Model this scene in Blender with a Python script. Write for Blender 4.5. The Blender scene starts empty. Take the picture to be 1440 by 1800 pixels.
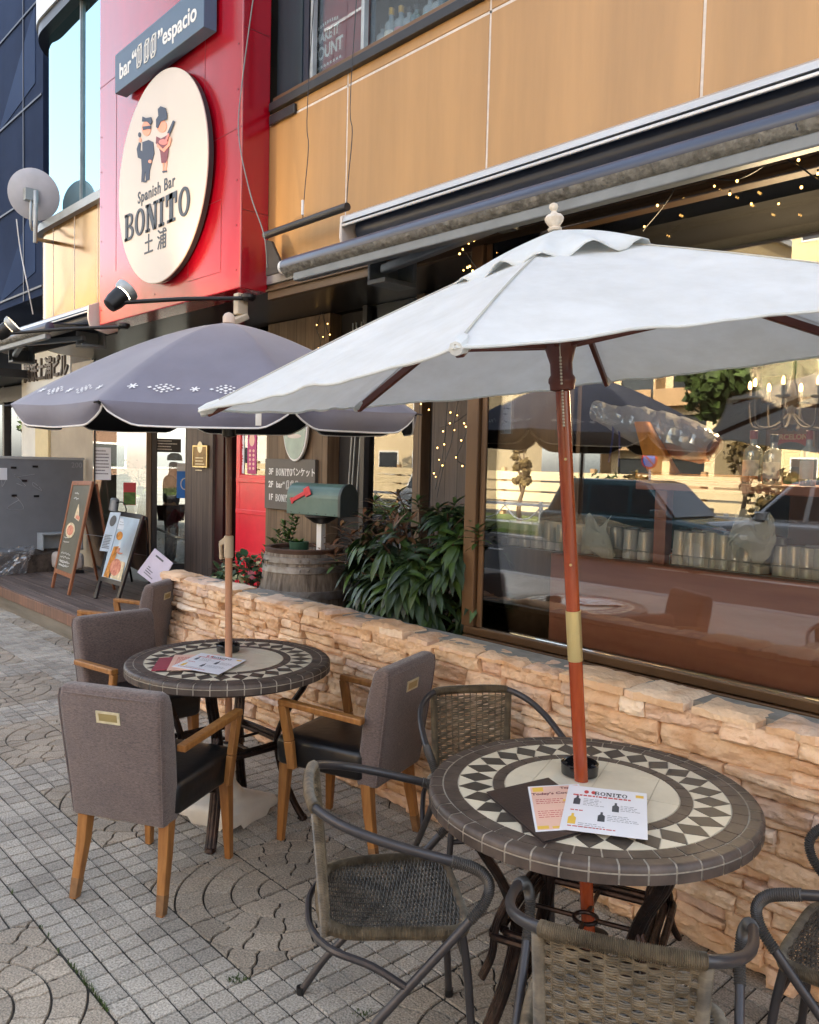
import bpy, math, random
from math import sin, cos, pi, radians as R
from mathutils import Vector as V, Matrix, noise

scene = bpy.context.scene
COL = scene.collection
rnd = random.Random(11)

# ------------------------------------------------------------------ camera
CAM_H = 1.6
F_PX, YAW, PITCH, ROLL = 1455.65, .829121, .0571269, .0242992
_fw = V((-sin(YAW) * cos(PITCH), cos(YAW) * cos(PITCH), -sin(PITCH)))
_r = _fw.cross(V((0, 0, 1))).normalized()
_u = _r.cross(_fw)
C_R = cos(ROLL) * _r + sin(ROLL) * _u
C_U = -sin(ROLL) * _r + cos(ROLL) * _u
cam_data = bpy.data.cameras.new('camera')
cam = bpy.data.objects.new('camera', cam_data)
COL.objects.link(cam)
cam_data.sensor_fit = 'HORIZONTAL'
cam_data.sensor_width = 36.0
cam_data.lens = 36.0 * F_PX / 1440.0
cam_data.clip_start = .05
cam_data.clip_end = 2000
cm = Matrix.Identity(4)
for i in range(3):
    cm[i][0] = C_R[i]; cm[i][1] = C_U[i]; cm[i][2] = -_fw[i]
cm[2][3] = CAM_H
cam.matrix_world = cm
scene.camera = cam


def at(px, py, ax, val):
    """the real place where the line of sight through a photo pixel meets the plane x/y/z = val"""
    d = C_R * ((px - 720) / F_PX) - C_U * ((py - 900) / F_PX) + _fw
    i = 'xyz'.index(ax)
    o = V((0, 0, CAM_H))
    return o + d * ((val - o[i]) / d[i])


# ------------------------------------------------------------------ light
SUN_EL, SUN_AZ = 27.0, 12.0          # the low sun stands behind the bar (towards +y)
world = bpy.data.worlds.new('World')
scene.world = world
world.use_nodes = True
wn = world.node_tree
wn.nodes.clear()
w_out = wn.nodes.new('ShaderNodeOutputWorld')
w_bg = wn.nodes.new('ShaderNodeBackground')
w_sky = wn.nodes.new('ShaderNodeTexSky')
w_sky.sky_type = 'NISHITA'
w_sky.sun_disc = False
w_sky.sun_elevation = R(SUN_EL)
w_sky.sun_rotation = R(SUN_AZ)
w_sky.air_density = 1.0
w_sky.dust_density = 2.0
w_sky.ozone_density = 1.0
w_hs = wn.nodes.new('ShaderNodeHueSaturation')
w_hs.inputs['Saturation'].default_value = .5
w_bg.inputs['Strength'].default_value = .15
wn.links.new(w_sky.outputs[0], w_hs.inputs['Color'])
wn.links.new(w_hs.outputs[0], w_bg.inputs['Color'])
wn.links.new(w_bg.outputs[0], w_out.inputs['Surface'])
sun_data = bpy.data.lights.new('sun', 'SUN')
sun_data.energy = 3.9
sun_data.angle = R(.53)
sun_data.color = (1.0, .84, .62)
sun = bpy.data.objects.new('sun', sun_data)
COL.objects.link(sun)
sd = V((sin(R(SUN_AZ)) * cos(R(SUN_EL)), cos(R(SUN_AZ)) * cos(R(SUN_EL)), sin(R(SUN_EL))))
sun.rotation_euler = sd.to_track_quat('Z', 'Y').to_euler()
sun.location = sd * 60

vs = scene.view_settings
vs.view_transform = 'Standard'
vs.look = 'None'
vs.exposure = 2.58
vs.gamma = 1.0
scene.cycles.use_denoising = True
scene.cycles.max_bounces = 10
scene.cycles.transparent_max_bounces = 16
scene.cycles.glossy_bounces = 5
scene.cycles.caustics_reflective = False
scene.cycles.caustics_refractive = False
scene.cycles.sample_clamp_indirect = 6

# ------------------------------------------------------------------ materials
MATS = {}


def srgb(r, g, b):
    f = lambda c: (c / 255 / 12.92) if c / 255 <= .04045 else ((c / 255 + .055) / 1.055) ** 2.4
    return (f(r), f(g), f(b), 1)


def mat(name, col, rough=.5, metal=0., var=.12, nscale=6., bump=0., bscale=60., spec=.5, col2=None,
        stretch=None, island=0., coat=0., rvar=.0, detail=5., emit=None, estr=0., sheen=0., stain=0., sscale=.9, sst=(1, 1, 1)):
    m = bpy.data.materials.new(name)
    m.use_nodes = True
    nt = m.node_tree
    N, L = nt.nodes, nt.links
    b = N['Principled BSDF']
    b.inputs['Roughness'].default_value = rough
    b.inputs['Metallic'].default_value = metal
    b.inputs['Specular IOR Level'].default_value = spec
    if coat:
        b.inputs['Coat Weight'].default_value = coat
        b.inputs['Coat Roughness'].default_value = .12
    if sheen:
        b.inputs['Sheen Weight'].default_value = sheen
    if emit:
        b.inputs['Emission Color'].default_value = emit
        b.inputs['Emission Strength'].default_value = estr
    col = tuple(col) if len(col) == 4 else tuple(col) + (1,)
    tc = N.new('ShaderNodeTexCoord')
    mp = N.new('ShaderNodeMapping')
    L.new(tc.outputs['Object'], mp.inputs[0])
    if stretch:
        mp.inputs['Scale'].default_value = stretch
    no = N.new('ShaderNodeTexNoise')
    no.inputs['Scale'].default_value = nscale
    no.inputs['Detail'].default_value = detail
    no.inputs['Roughness'].default_value = .62
    L.new(mp.outputs[0], no.inputs['Vector'])
    c2 = tuple(col2) + ((1,) if len(col2) == 3 else ()) if col2 else tuple(c * (1 - 2.2 * var) for c in col[:3]) + (1,)
    mr = N.new('ShaderNodeMapRange')
    mr.inputs['From Min'].default_value = .34
    mr.inputs['From Max'].default_value = .66
    L.new(no.outputs['Fac'], mr.inputs['Value'])
    mx = N.new('ShaderNodeMix')
    mx.data_type = 'RGBA'
    mx.inputs[6].default_value = c2
    mx.inputs[7].default_value = col
    L.new(mr.outputs[0], mx.inputs[0])
    out = mx.outputs[2]
    if island:
        ge = N.new('ShaderNodeNewGeometry')
        hv = N.new('ShaderNodeHueSaturation')
        m2 = N.new('ShaderNodeMapRange')
        m2.inputs['To Min'].default_value = 1 - island
        m2.inputs['To Max'].default_value = 1 + island
        L.new(ge.outputs['Random Per Island'], m2.inputs['Value'])
        L.new(m2.outputs[0], hv.inputs['Value'])
        L.new(out, hv.inputs['Color'])
        out = hv.outputs[0]
    if stain:
        ms = N.new('ShaderNodeMapping'); ms.inputs['Scale'].default_value = sst
        L.new(tc.outputs['Object'], ms.inputs[0])
        ns = N.new('ShaderNodeTexNoise'); ns.inputs['Scale'].default_value = sscale; ns.inputs['Detail'].default_value = 7; ns.inputs['Roughness'].default_value = .65
        L.new(ms.outputs[0], ns.inputs['Vector'])
        mq = N.new('ShaderNodeMapRange'); mq.inputs['From Min'].default_value = .38; mq.inputs['From Max'].default_value = .68; mq.inputs['To Min'].default_value = 1 + stain * .35; mq.inputs['To Max'].default_value = 1 - stain
        L.new(ns.outputs['Fac'], mq.inputs['Value'])
        h2 = N.new('ShaderNodeHueSaturation')
        L.new(mq.outputs[0], h2.inputs['Value']); L.new(out, h2.inputs['Color'])
        out = h2.outputs[0]
    L.new(out, b.inputs['Base Color'])
    if rvar:
        m3 = N.new('ShaderNodeMapRange')
        m3.inputs['To Min'].default_value = max(0.02, rough - rvar)
        m3.inputs['To Max'].default_value = min(1, rough + rvar)
        L.new(no.outputs['Fac'], m3.inputs['Value'])
        L.new(m3.outputs[0], b.inputs['Roughness'])
    if bump:
        nb = N.new('ShaderNodeTexNoise')
        nb.inputs['Scale'].default_value = bscale
        nb.inputs['Detail'].default_value = 4
        L.new(mp.outputs[0], nb.inputs['Vector'])
        bp = N.new('ShaderNodeBump')
        bp.inputs['Strength'].default_value = bump
        bp.inputs['Distance'].default_value = .01
        L.new(nb.outputs['Fac'], bp.inputs['Height'])
        L.new(bp.outputs[0], b.inputs['Normal'])
    MATS[name] = m
    return m


def glass_mat(name, tint=(.9, .93, .92), base=.10, gain=2.0, rough=.0, ior=1.5, haze=None, gcol=(1, 1, 1)):
    m = bpy.data.materials.new(name)
    m.use_nodes = True
    nt = m.node_tree
    N, L = nt.nodes, nt.links
    N.clear()
    o = N.new('ShaderNodeOutputMaterial')
    t = N.new('ShaderNodeBsdfTransparent')
    t.inputs[0].default_value = tuple(tint) + (1,)
    g = N.new('ShaderNodeBsdfGlossy')
    g.inputs['Roughness'].default_value = rough
    g.inputs[0].default_value = tuple(gcol) + (1,)
    fr = N.new('ShaderNodeFresnel')
    fr.inputs[0].default_value = ior
    ma = N.new('ShaderNodeMath')
    ma.operation = 'MULTIPLY_ADD'
    ma.use_clamp = True
    ma.inputs[1].default_value = gain
    ma.inputs[2].default_value = base
    L.new(fr.outputs[0], ma.inputs[0])
    # a large pane is never perfectly flat
    tc = N.new('ShaderNodeTexCoord')
    no = N.new('ShaderNodeTexNoise')
    no.inputs['Scale'].default_value = .8
    L.new(tc.outputs['Object'], no.inputs['Vector'])
    bp = N.new('ShaderNodeBump')
    bp.inputs['Strength'].default_value = .05
    bp.inputs['Distance'].default_value = .01
    L.new(no.outputs['Fac'], bp.inputs['Height'])
    L.new(bp.outputs[0], g.inputs['Normal'])
    mx = N.new('ShaderNodeMixShader')
    L.new(ma.outputs[0], mx.inputs[0])
    L.new(t.outputs[0], mx.inputs[1])
    L.new(g.outputs[0], mx.inputs[2])
    last = mx
    if haze:
        d = N.new('ShaderNodeBsdfDiffuse')
        d.inputs[0].default_value = tuple(haze[:3]) + (1,)
        m2 = N.new('ShaderNodeMixShader')
        m2.inputs[0].default_value = haze[3]
        L.new(mx.outputs[0], m2.inputs[1])
        L.new(d.outputs[0], m2.inputs[2])
        last = m2
    L.new(last.outputs[0], o.inputs[0])
    MATS[name] = m
    return m


def emis(name, col, s):
    m = mat(name, (.8, .7, .5), .4, var=0, emit=tuple(col) + (1,), estr=s)
    return m


# ------------------------------------------------------------------ mesh helpers
ROOTM = {}


def frame(o, ux, uy):
    ux = V(ux).normalized(); uy = V(uy).normalized(); uz = ux.cross(uy)
    m = Matrix.Identity(4)
    for i in range(3):
        m[i][0] = ux[i]; m[i][1] = uy[i]; m[i][2] = uz[i]; m[i][3] = o[i]
    return m


def smooth_path(pts, n=6, closed=False):
    P = [V(p) for p in pts]
    out = []
    m = len(P)
    for i in range(m if closed else m - 1):
        if closed:
            a, b, c, d = P[(i - 1) % m], P[i], P[(i + 1) % m], P[(i + 2) % m]
        else:
            a, b, c, d = P[max(i - 1, 0)], P[i], P[i + 1], P[min(i + 2, m - 1)]
        for k in range(n):
            t = k / n
            out.append(.5 * ((2 * b) + (c - a) * t + (2 * a - 5 * b + 4 * c - d) * t * t + (3 * b - a - 3 * c + d) * t ** 3))
    if not closed:
        out.append(P[-1])
    return out


def resample(path, step):
    L = [0]
    for a, b in zip(path, path[1:]):
        L.append(L[-1] + (b - a).length)
    n = max(2, int(round(L[-1] / step)))
    out = []
    j = 0
    for i in range(n + 1):
        s = L[-1] * i / n
        while j < len(L) - 2 and L[j + 1] < s:
            j += 1
        seg = L[j + 1] - L[j]
        t = (s - L[j]) / seg if seg > 1e-9 else 0
        out.append(path[j].lerp(path[j + 1], t))
    return out


class MB:
    def __init__(s):
        s.v = []; s.f = []; s.mi = []; s.M = None; s.m = 0; s.sm = []

    def add(s, vs, fs, smooth=False):
        o = len(s.v)
        for p in vs:
            p = V(p)
            s.v.append(s.M @ p if s.M is not None else p)
        for f in fs:
            s.f.append([i + o for i in f]); s.mi.append(s.m); s.sm.append(smooth)
        return s

    def box(s, a, b):
        x0, y0, z0 = [min(p, q) for p, q in zip(a, b)]
        x1, y1, z1 = [max(p, q) for p, q in zip(a, b)]
        return s.hexa([(x0, y0, z0), (x1, y0, z0), (x1, y1, z0), (x0, y1, z0), (x0, y0, z1), (x1, y0, z1), (x1, y1, z1), (x0, y1, z1)])

    def hexa(s, p):
        return s.add(p, [(0, 3, 2, 1), (4, 5, 6, 7), (0, 1, 5, 4), (1, 2, 6, 5), (2, 3, 7, 6), (3, 0, 4, 7)])

    def bar(s, a, b, w, h, up=(0, 0, 1), w2=None, h2=None):
        a = V(a); b = V(b)
        d = (b - a).normalized()
        x = d.cross(V(up))
        if x.length < 1e-4:
            x = d.cross(V((1, 0, 0)))
        x.normalize()
        y = x.cross(d)
        w2 = w if w2 is None else w2; h2 = h if h2 is None else h2
        P = []
        for c, ww, hh in ((a, w, h), (b, w2, h2)):
            P += [c - x * ww / 2 - y * hh / 2, c + x * ww / 2 - y * hh / 2, c + x * ww / 2 + y * hh / 2, c - x * ww / 2 + y * hh / 2]
        return s.hexa(P)

    def tube(s, path, r, n=8, closed=False, caps=True, flat=1., upv=None):
        P = [V(p) for p in path]
        m = len(P)
        rr = r if isinstance(r, (list, tuple)) else [r] * m
        vs, fs = [], []
        prev = None
        for i in range(m):
            if closed:
                t = P[(i + 1) % m] - P[i - 1]
            else:
                t = P[min(i + 1, m - 1)] - P[max(i - 1, 0)]
            t = t.normalized() if t.length > 1e-9 else V((0, 0, 1))
            if prev is None:
                x = V(upv) if upv else (V((0, 0, 1)) if abs(t.z) < .9 else V((1, 0, 0)))
            else:
                x = prev
            x = (x - t * x.dot(t))
            x = x.normalized() if x.length > 1e-6 else t.orthogonal().normalized()
            prev = x
            y = t.cross(x)
            for k in range(n):
                a = 2 * pi * k / n
                vs.append(P[i] + (x * cos(a) * flat + y * sin(a)) * rr[i])
        for i in range(m if closed else m - 1):
            j = (i + 1) % m
            for k in range(n):
                l = (k + 1) % n
                fs.append((i * n + k, i * n + l, j * n + l, j * n + k))
        if caps and not closed:
            fs.append(tuple(range(n))[::-1])
            fs.append(tuple(range((m - 1) * n, m * n)))
        return s.add(vs, fs, True)

    def ribs(s, path, r, pitch=.0042, n=8, closed=False):
        P = resample([V(p) for p in path], pitch / 2)
        if closed:
            P = P[:-1]
        rr = [r if i % 2 else r * .8 for i in range(len(P))]
        return s.tube(P, rr, n, closed)

    def lathe(s, prof, n=24, o=(0, 0, 0), axis=None, cap=True, flat=(1, 1)):
        o = V(o)
        if axis is None:
            X, Y, Z = V((1, 0, 0)), V((0, 1, 0)), V((0, 0, 1))
        else:
            Z = V(axis).normalized(); X = Z.orthogonal().normalized(); Y = Z.cross(X)
        vs, fs = [], []
        for r, z in prof:
            for k in range(n):
                a = 2 * pi * k / n
                vs.append(o + X * (r * cos(a) * flat[0]) + Y * (r * sin(a) * flat[1]) + Z * z)
        for i in range(len(prof) - 1):
            for k in range(n):
                l = (k + 1) % n
                fs.append((i * n + k, i * n + l, (i + 1) * n + l, (i + 1) * n + k))
        if cap:
            fs.append(tuple(range(n))[::-1])
            fs.append(tuple(range((len(prof) - 1) * n, len(prof) * n)))
        return s.add(vs, fs, True)

    def prism(s, poly, z0, z1, F=None):
        """poly: 2-D outline (counter-clockwise); F: frame matrix"""
        n = len(poly)
        vs = [V((p[0], p[1], z0)) for p in poly] + [V((p[0], p[1], z1)) for p in poly]
        if F is not None:
            vs = [F @ p for p in vs]
        fs = [tuple(range(n))[::-1], tuple(range(n, 2 * n))]
        for i in range(n):
            j = (i + 1) % n
            fs.append((i, j, n + j, n + i))
        return s.add(vs, fs)

    def ball(s, c, r, nu=10, nv=6):
        prof = [(max(1e-4, r * sin(pi * i / nv)), -r * cos(pi * i / nv)) for i in range(nv + 1)]
        return s.lathe(prof, nu, c, cap=False)

    def text(s, body, size, F, depth=.002, bold=0., align='CENTER', sx=1., spacing=1., shear=0.):
        cu = bpy.data.curves.new('lettering', 'FONT')
        cu.body = body; cu.size = size; cu.extrude = depth / 2; cu.offset = bold
        cu.align_x = align; cu.align_y = 'CENTER'
        cu.space_character = spacing; cu.shear = shear
        cu.resolution_u = 3
        ob = bpy.data.objects.new('lettering', cu)
        COL.objects.link(ob)
        bpy.context.view_layer.update()
        dg = bpy.context.evaluated_depsgraph_get()
        me = bpy.data.meshes.new_from_object(ob.evaluated_get(dg))
        S = Matrix.Diagonal((sx, 1, 1, 1))
        s.add([F @ (S @ v.co) for v in me.vertices], [tuple(p.vertices) for p in me.polygons])
        bpy.data.objects.remove(ob); bpy.data.curves.remove(cu); bpy.data.meshes.remove(me)
        return s

    def build(s, name, mats, parent=None, world=False, bevel=0., seg=2, angle=40, weld=False):
        me = bpy.data.meshes.new(name)
        vs = s.v
        if world and parent is not None:
            root = parent
            while root.parent is not None:
                root = root.parent
            inv = ROOTM.get(root.name, Matrix.Identity(4)).inverted()
            vs = [inv @ p for p in vs]
        me.from_pydata([tuple(p) for p in vs], [], s.f)
        for m in (mats if isinstance(mats, (list, tuple)) else [mats]):
            me.materials.append(m)
        me.polygons.foreach_set('material_index', s.mi)
        me.polygons.foreach_set('use_smooth', s.sm)
        me.update()
        if any(s.sm):
            me.set_sharp_from_angle(angle=R(angle))
        ob = bpy.data.objects.new(name, me)
        COL.objects.link(ob)
        if parent is not None:
            ob.parent = parent
        if bevel:
            bm_ = ob.modifiers.new('bevel', 'BEVEL')
            bm_.width = bevel; bm_.segments = seg; bm_.limit_method = 'ANGLE'; bm_.angle_limit = R(35)
        return ob


def thing(name, label, cat, loc=(0, 0, 0), rz=0., group=None, rot=None):
    o = bpy.data.objects.new(name, None)
    COL.objects.link(o)
    o.empty_display_size = .1
    o.location = loc
    o.rotation_euler = rot if rot else (0, 0, rz)
    o['label'] = label; o['category'] = cat
    if group:
        o['group'] = group
    from mathutils import Euler
    ROOTM[o.name] = Matrix.Translation(V(loc)) @ Euler(rot if rot else (0, 0, rz)).to_matrix().to_4x4()
    return o


def tag(o, label, cat, group=None, kind=None):
    o['label'] = label; o['category'] = cat
    if group:
        o['group'] = group
    if kind:
        o['kind'] = kind
    return o


def struct(o):
    o['kind'] = 'structure'
    return o


def copy_tree(o, parent=None):
    c = o.copy()
    COL.objects.link(c)
    c.parent = parent
    for ch in list(o.children):
        copy_tree(ch, c)
    return c


def dup(o, loc, rz, label, group=None, rot=None):
    c = copy_tree(o)
    c.location = loc
    c.rotation_euler = rot if rot else (0, 0, rz)
    c['label'] = label
    if group:
        c['group'] = group
    return c


def wallF(x, y, z):
    """frame on a facade that faces the street (-y): local x along +x, local y up, local z out to the street"""
    return frame((x, y, z), (1, 0, 0), (0, 0, 1))


def ngon(cx, cy, rx, ry, n=40, a0=0, a1=2 * pi, closed=True):
    return [(cx + rx * cos(a0 + (a1 - a0) * i / n), cy + ry * sin(a0 + (a1 - a0) * i / n)) for i in range(n if closed else n + 1)]
# ------------------------------------------------------------------ palette
mat('paver_grey', srgb(196, 188, 174), .86, var=.27, nscale=150, bump=.6, bscale=150, island=.17, detail=3, stain=.30, sscale=1.7)
mat('paver_fan', srgb(188, 175, 156), .86, var=.27, nscale=150, bump=.6, bscale=150, island=.14, detail=3, stain=.32, sscale=1.7)  # browner than the grey pavers, warm reflected light put into the colour
mat('joint', srgb(62, 57, 50), .95, var=.25, nscale=40)
mat('asphalt', (.062, .062, .064), .9, var=.2, nscale=90, bump=.3, bscale=200)
mat('road_paint', (.75, .75, .72), .7, var=.12, nscale=30)
mat('kerb_stone', (.36, .35, .33), .85, var=.12, nscale=12)
mat('far_ground', (.20, .19, .16), .95, var=.2, nscale=.4)
mat('lawn', (.10, .16, .03), .95, var=.3, nscale=3)
mat('grass', (.06, .10, .02), .7, var=.2, nscale=30)
mat('soil', (.045, .032, .022), .95, var=.3, nscale=30, bump=.6, bscale=40)

mat('orange_panel', srgb(176, 136, 86), .36, var=.09, nscale=2.2, stretch=(9, 9, .12), col2=srgb(174, 134, 84), spec=.5, rvar=.1, stain=.17, sscale=1.1, sst=(3.2, 1, .3))
mat('orange_panel_glint', srgb(190, 138, 56), .18, metal=.85, var=.1, nscale=1.2, bump=.35, bscale=2.2, col2=srgb(160, 112, 44))  # same ochre cladding, reflections of sunlit houses put into a golder colour
mat('sealant', (.72, .66, .60), .6, var=.1, nscale=20)
mat('dark_trim', (.035, .036, .04), .35, metal=.3, var=.1)
mat('bronze_frame', srgb(112, 84, 58), .42, metal=.25, var=.14, nscale=3, stretch=(1, 1, .2))
mat('brown_board', srgb(98, 76, 54), .5, var=.18, nscale=2, stretch=(.3, 3, 3))
mat('galv', srgb(172, 178, 180), .45, metal=.5, var=.14, nscale=5, stretch=(.4, 1, 1))
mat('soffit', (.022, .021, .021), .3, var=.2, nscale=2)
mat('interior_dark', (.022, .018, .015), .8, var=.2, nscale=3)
mat('interior_floor', (.06, .035, .022), .5, var=.2, nscale=5)
mat('white_wall', srgb(226, 224, 214), .7, var=.06, nscale=2)
mat('beige_wall', srgb(176, 163, 142), .8, var=.08, nscale=2)
mat('pale_eave', srgb(214, 218, 220), .4, var=.05, nscale=2)
mat('teal_panel', srgb(46, 62, 70), .3, metal=.3, var=.15, nscale=2, stretch=(4, 4, .3))
mat('maroon', srgb(140, 26, 40), .5, var=.1)
mat('white_paint', (.78, .78, .76), .5, var=.04)
mat('black_metal', (.012, .012, .013), .42, metal=.2, var=.15)
mat('black_plastic', (.014, .014, .015), .35, var=.15)
mat('aluminium', srgb(196, 196, 194), .32, metal=.35, var=.07, nscale=6, stretch=(.3, 2, 2))
glass_mat('shop_glass', (.96, .97, .95), .045, 1.5)
glass_mat('up_glass', (.85, .9, .92), .0, .45)
glass_mat('bay_glass', (.35, .45, .5), .55, .8, gcol=(.50, .78, .86))

# wood cladding with board joints
def plank_mat(name, c1, c2, width, axis='X', rough=.6, groove=.045, dirt=.3):
    m = mat(name, c1, rough, var=.2, nscale=3.2, col2=c2, stretch=(9, 9, .6) if axis == 'X' else (.6, 9, 9), bump=.25, bscale=14)
    nt = m.node_tree; N, L = nt.nodes, nt.links
    b = N['Principled BSDF']
    tc = N.new('ShaderNodeTexCoord')
    sp = N.new('ShaderNodeSeparateXYZ')
    L.new(tc.outputs['Object'], sp.inputs[0])
    d = N.new('ShaderNodeMath'); d.operation = 'DIVIDE'; d.inputs[1].default_value = width
    L.new(sp.outputs[0 if axis == 'X' else 1], d.inputs[0])
    fr = N.new('ShaderNodeMath'); fr.operation = 'FRACT'
    L.new(d.outputs[0], fr.inputs[0])
    fl = N.new('ShaderNodeMath'); fl.operation = 'FLOOR'
    L.new(d.outputs[0], fl.inputs[0])
    wn_ = N.new('ShaderNodeTexWhiteNoise'); wn_.noise_dimensions = '1D'
    L.new(fl.outputs[0], wn_.inputs['W'])
    cp = N.new('ShaderNodeMath'); cp.operation = 'COMPARE'; cp.inputs[1].default_value = .0; cp.inputs[2].default_value = groove
    L.new(fr.outputs[0], cp.inputs[0])
    hv = N.new('ShaderNodeHueSaturation')
    mr = N.new('ShaderNodeMapRange'); mr.inputs['To Min'].default_value = .82; mr.inputs['To Max'].default_value = 1.15
    L.new(wn_.outputs['Value'], mr.inputs['Value']); L.new(mr.outputs[0], hv.inputs['Value'])
    src = b.inputs['Base Color'].links[0].from_socket
    L.new(src, hv.inputs['Color'])
    mx = N.new('ShaderNodeMix'); mx.data_type = 'RGBA'; mx.inputs[7].default_value = tuple(x * .12 for x in c1[:3]) + (1,)
    L.new(hv.outputs[0], mx.inputs[6]); L.new(cp.outputs[0], mx.inputs[0])
    L.new(mx.outputs[2], b.inputs['Base Color'])
    return m

plank_mat('wood_clad', srgb(122, 101, 78), srgb(96, 78, 60), .13)
plank_mat('wood_clad_grey', srgb(92, 80, 72), srgb(72, 62, 56), .115)
plank_mat('deck_boards', srgb(126, 110, 102), srgb(88, 76, 70), .14, axis='Y')
plank_mat('deck_fascia', srgb(132, 96, 78), srgb(98, 76, 64), 2.4, axis='X', groove=.002)

# ------------------------------------------------------------------ ground
g = MB().box((-140, -140, -.6), (80, 60, -.17)).build('ground', MATS['far_ground']); struct(g)
rd = MB().box((-130, -10.4, -.3), (60, -3.4, -.14)).build('road', MATS['asphalt']); struct(rd)
mk = MB()
for i in range(16):
    x = -80 + i * 8
    mk.box((x, -6.95, -.139), (x + 4.5, -6.8, -.1355))
mk.box((-130, -3.85, -.139), (60, -3.72, -.1355)); mk.box((-130, -10.1, -.139), (60, -9.97, -.1355))
struct(mk.build('road_marking', MATS['road_paint']))
kb = MB()
for i in range(70):
    kb.box((-60 + i * 1.2, -3.4, -.3), (-60 + i * 1.2 + 1.19, -3.2, .004))
struct(kb.build('kerb', MATS['kerb_stone'], bevel=.012))

PX, PY, X0, Y0 = .378, .391, -2.52, .943


def clip(poly, x0, y0, x1, y1):
    for ax, val, sg in ((0, x0, 1), (0, x1, -1), (1, y0, 1), (1, y1, -1)):
        out = []
        for i in range(len(poly)):
            a, b = poly[i - 1], poly[i]
            da, db = (a[ax] - val) * sg, (b[ax] - val) * sg
            if da >= 0 and db >= 0:
                out.append(b)
            elif da >= 0 > db or da < 0 <= db:
                t = da / (da - db)
                p = (a[0] + (b[0] - a[0]) * t, a[1] + (b[1] - a[1]) * t)
                out.append(p)
                if db >= 0:
                    out.append(b)
        poly = out
        if len(poly) < 3:
            return []
    return poly


def area(p):
    return .5 * sum(p[i - 1][0] * p[i][1] - p[i][0] * p[i - 1][1] for i in range(len(p)))


st = MB()
st.m = 0


def stone(poly, gap):
    """one paver: top outline pulled in from its cell, with a sloping edge down to the joint"""
    a = area(poly)
    if abs(a) < 3e-4:
        return
    if a < 0:
        poly = poly[::-1]
    n = len(poly)
    cx = sum(p[0] for p in poly) / n; cy = sum(p[1] for p in poly) / n

    def inset(d):
        out = []
        for i in range(n):
            p0, p1, p2 = V(poly[i - 1]), V(poly[i]), V(poly[(i + 1) % n])
            e1 = (p1 - p0); e2 = (p2 - p1)
            if e1.length < 1e-6 or e2.length < 1e-6:
                out.append(p1); continue
            n1 = V((-e1.y, e1.x)).normalized(); n2 = V((-e2.y, e2.x)).normalized()
            nn = (n1 + n2)
            if nn.length < 1e-3:
                out.append(p1 + n1 * d); continue
            nn.normalize()
            out.append(p1 + nn * min(d / max(.35, nn.dot(n1)), d * 2.2))
        return out
    o, t = inset(gap), inset(gap + .0026)
    tx, ty, h = rnd.gauss(0, .0045), rnd.gauss(0, .0045), rnd.gauss(0, .0007)
    vs = [(p[0], p[1], -.009) for p in o] + [(p[0], p[1], h + (p[0] - cx) * tx + (p[1] - cy) * ty) for p in t]
    fs = [tuple(range(n, 2 * n))] + [(i, (i + 1) % n, n + (i + 1) % n, n + i) for i in range(n)]
    st.add(vs, fs)


def jit(x, y, s=.0022):
    q = noise.noise_vector(V((x * 9.1, y * 9.1, 3.3)))
    return (x + q.x * s, y + q.y * s)


for i in range(-27, 11):
    for j in range(-5, 5):
        x0, y0 = X0 + i * PX, Y0 + j * PY
        if x0 > 1.2 or y0 < -1.1:
            continue
        fan = (j % 3 != 0) and (i % 3 != 1)
        t = .0028
        if not fan:
            st.m = 0
            for a in range(5):
                for b in range(5):
                    c = [jit(x0 + (a + da) * PX / 5, y0 + (b + db) * PY / 5) for da, db in ((0, 0), (1, 0), (1, 1), (0, 1))]
                    stone(c, .0017 + (.0010 if 0 in (a, b) or 4 in (a, b) else 0))
        else:
            st.m = 1
            cx = x0 if i % 3 == 0 else x0 + PX
            cy = y0 + PY if j % 3 == 1 else y0
            sx = 1 if i % 3 == 0 else -1
            sy = -1 if j % 3 == 1 else 1
            w = .0975
            for k in range(6):
                nseg = [1, 2, 4, 5, 7, 8][k]
                off = .5 if k in (2, 4) else 0
                r0, r1 = k * w, (k + 1) * w
                for q in range(-1, nseg + 1):
                    a0 = (q + off) / nseg * pi / 2; a1 = (q + 1 + off) / nseg * pi / 2
                    if a1 <= 0 or a0 >= pi / 2:
                        continue
                    wob = lambda r, a: a + (.055 / max(r, .06) * .1) * sin(r * 75 + k * 2.1)
                    pts = []
                    for u in range(5):
                        r = r0 + (r1 - r0) * u / 4; aa = wob(r, a0)
                        pts.append((r * cos(aa), r * sin(aa)))
                    for u in range(1, 6):
                        aa = a0 + (a1 - a0) * u / 6; pts.append((r1 * cos(aa), r1 * sin(aa)))
                    for u in range(5):
                        r = r1 + (r0 - r1) * u / 4; aa = wob(r, a1)
                        pts.append((r * cos(aa), r * sin(aa)))
                    if r0 > 0:
                        for u in range(5, 0, -1):
                            aa = a0 + (a1 - a0) * u / 6; pts.append((r0 * cos(aa), r0 * sin(aa)))
                    wp = [(cx + sx * p[0], cy + sy * p[1] * PY / PX) for p in pts]
                    cl = clip(wp, x0 + .0015, y0 + .0015, x0 + PX - .0015, y0 + PY - .0015)
                    # drop doubled points
                    c2 = []
                    for p in cl:
                        if not c2 or (V(p) - V(c2[-1])).length > .002:
                            c2.append(p)
                    if len(c2) > 2 and (V(c2[0]) - V(c2[-1])).length < .002:
                        c2.pop()
                    if len(c2) >= 3:
                        stone(c2, .0023)
struct(st.build('pavement', [MATS['paver_grey'], MATS['paver_fan']]))
pb = MB().box((-60, -3.2, -.3), (24, 3.14, -.0065))
struct(pb.build('pavement_bed', MATS['joint']))
pf = MB()
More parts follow.
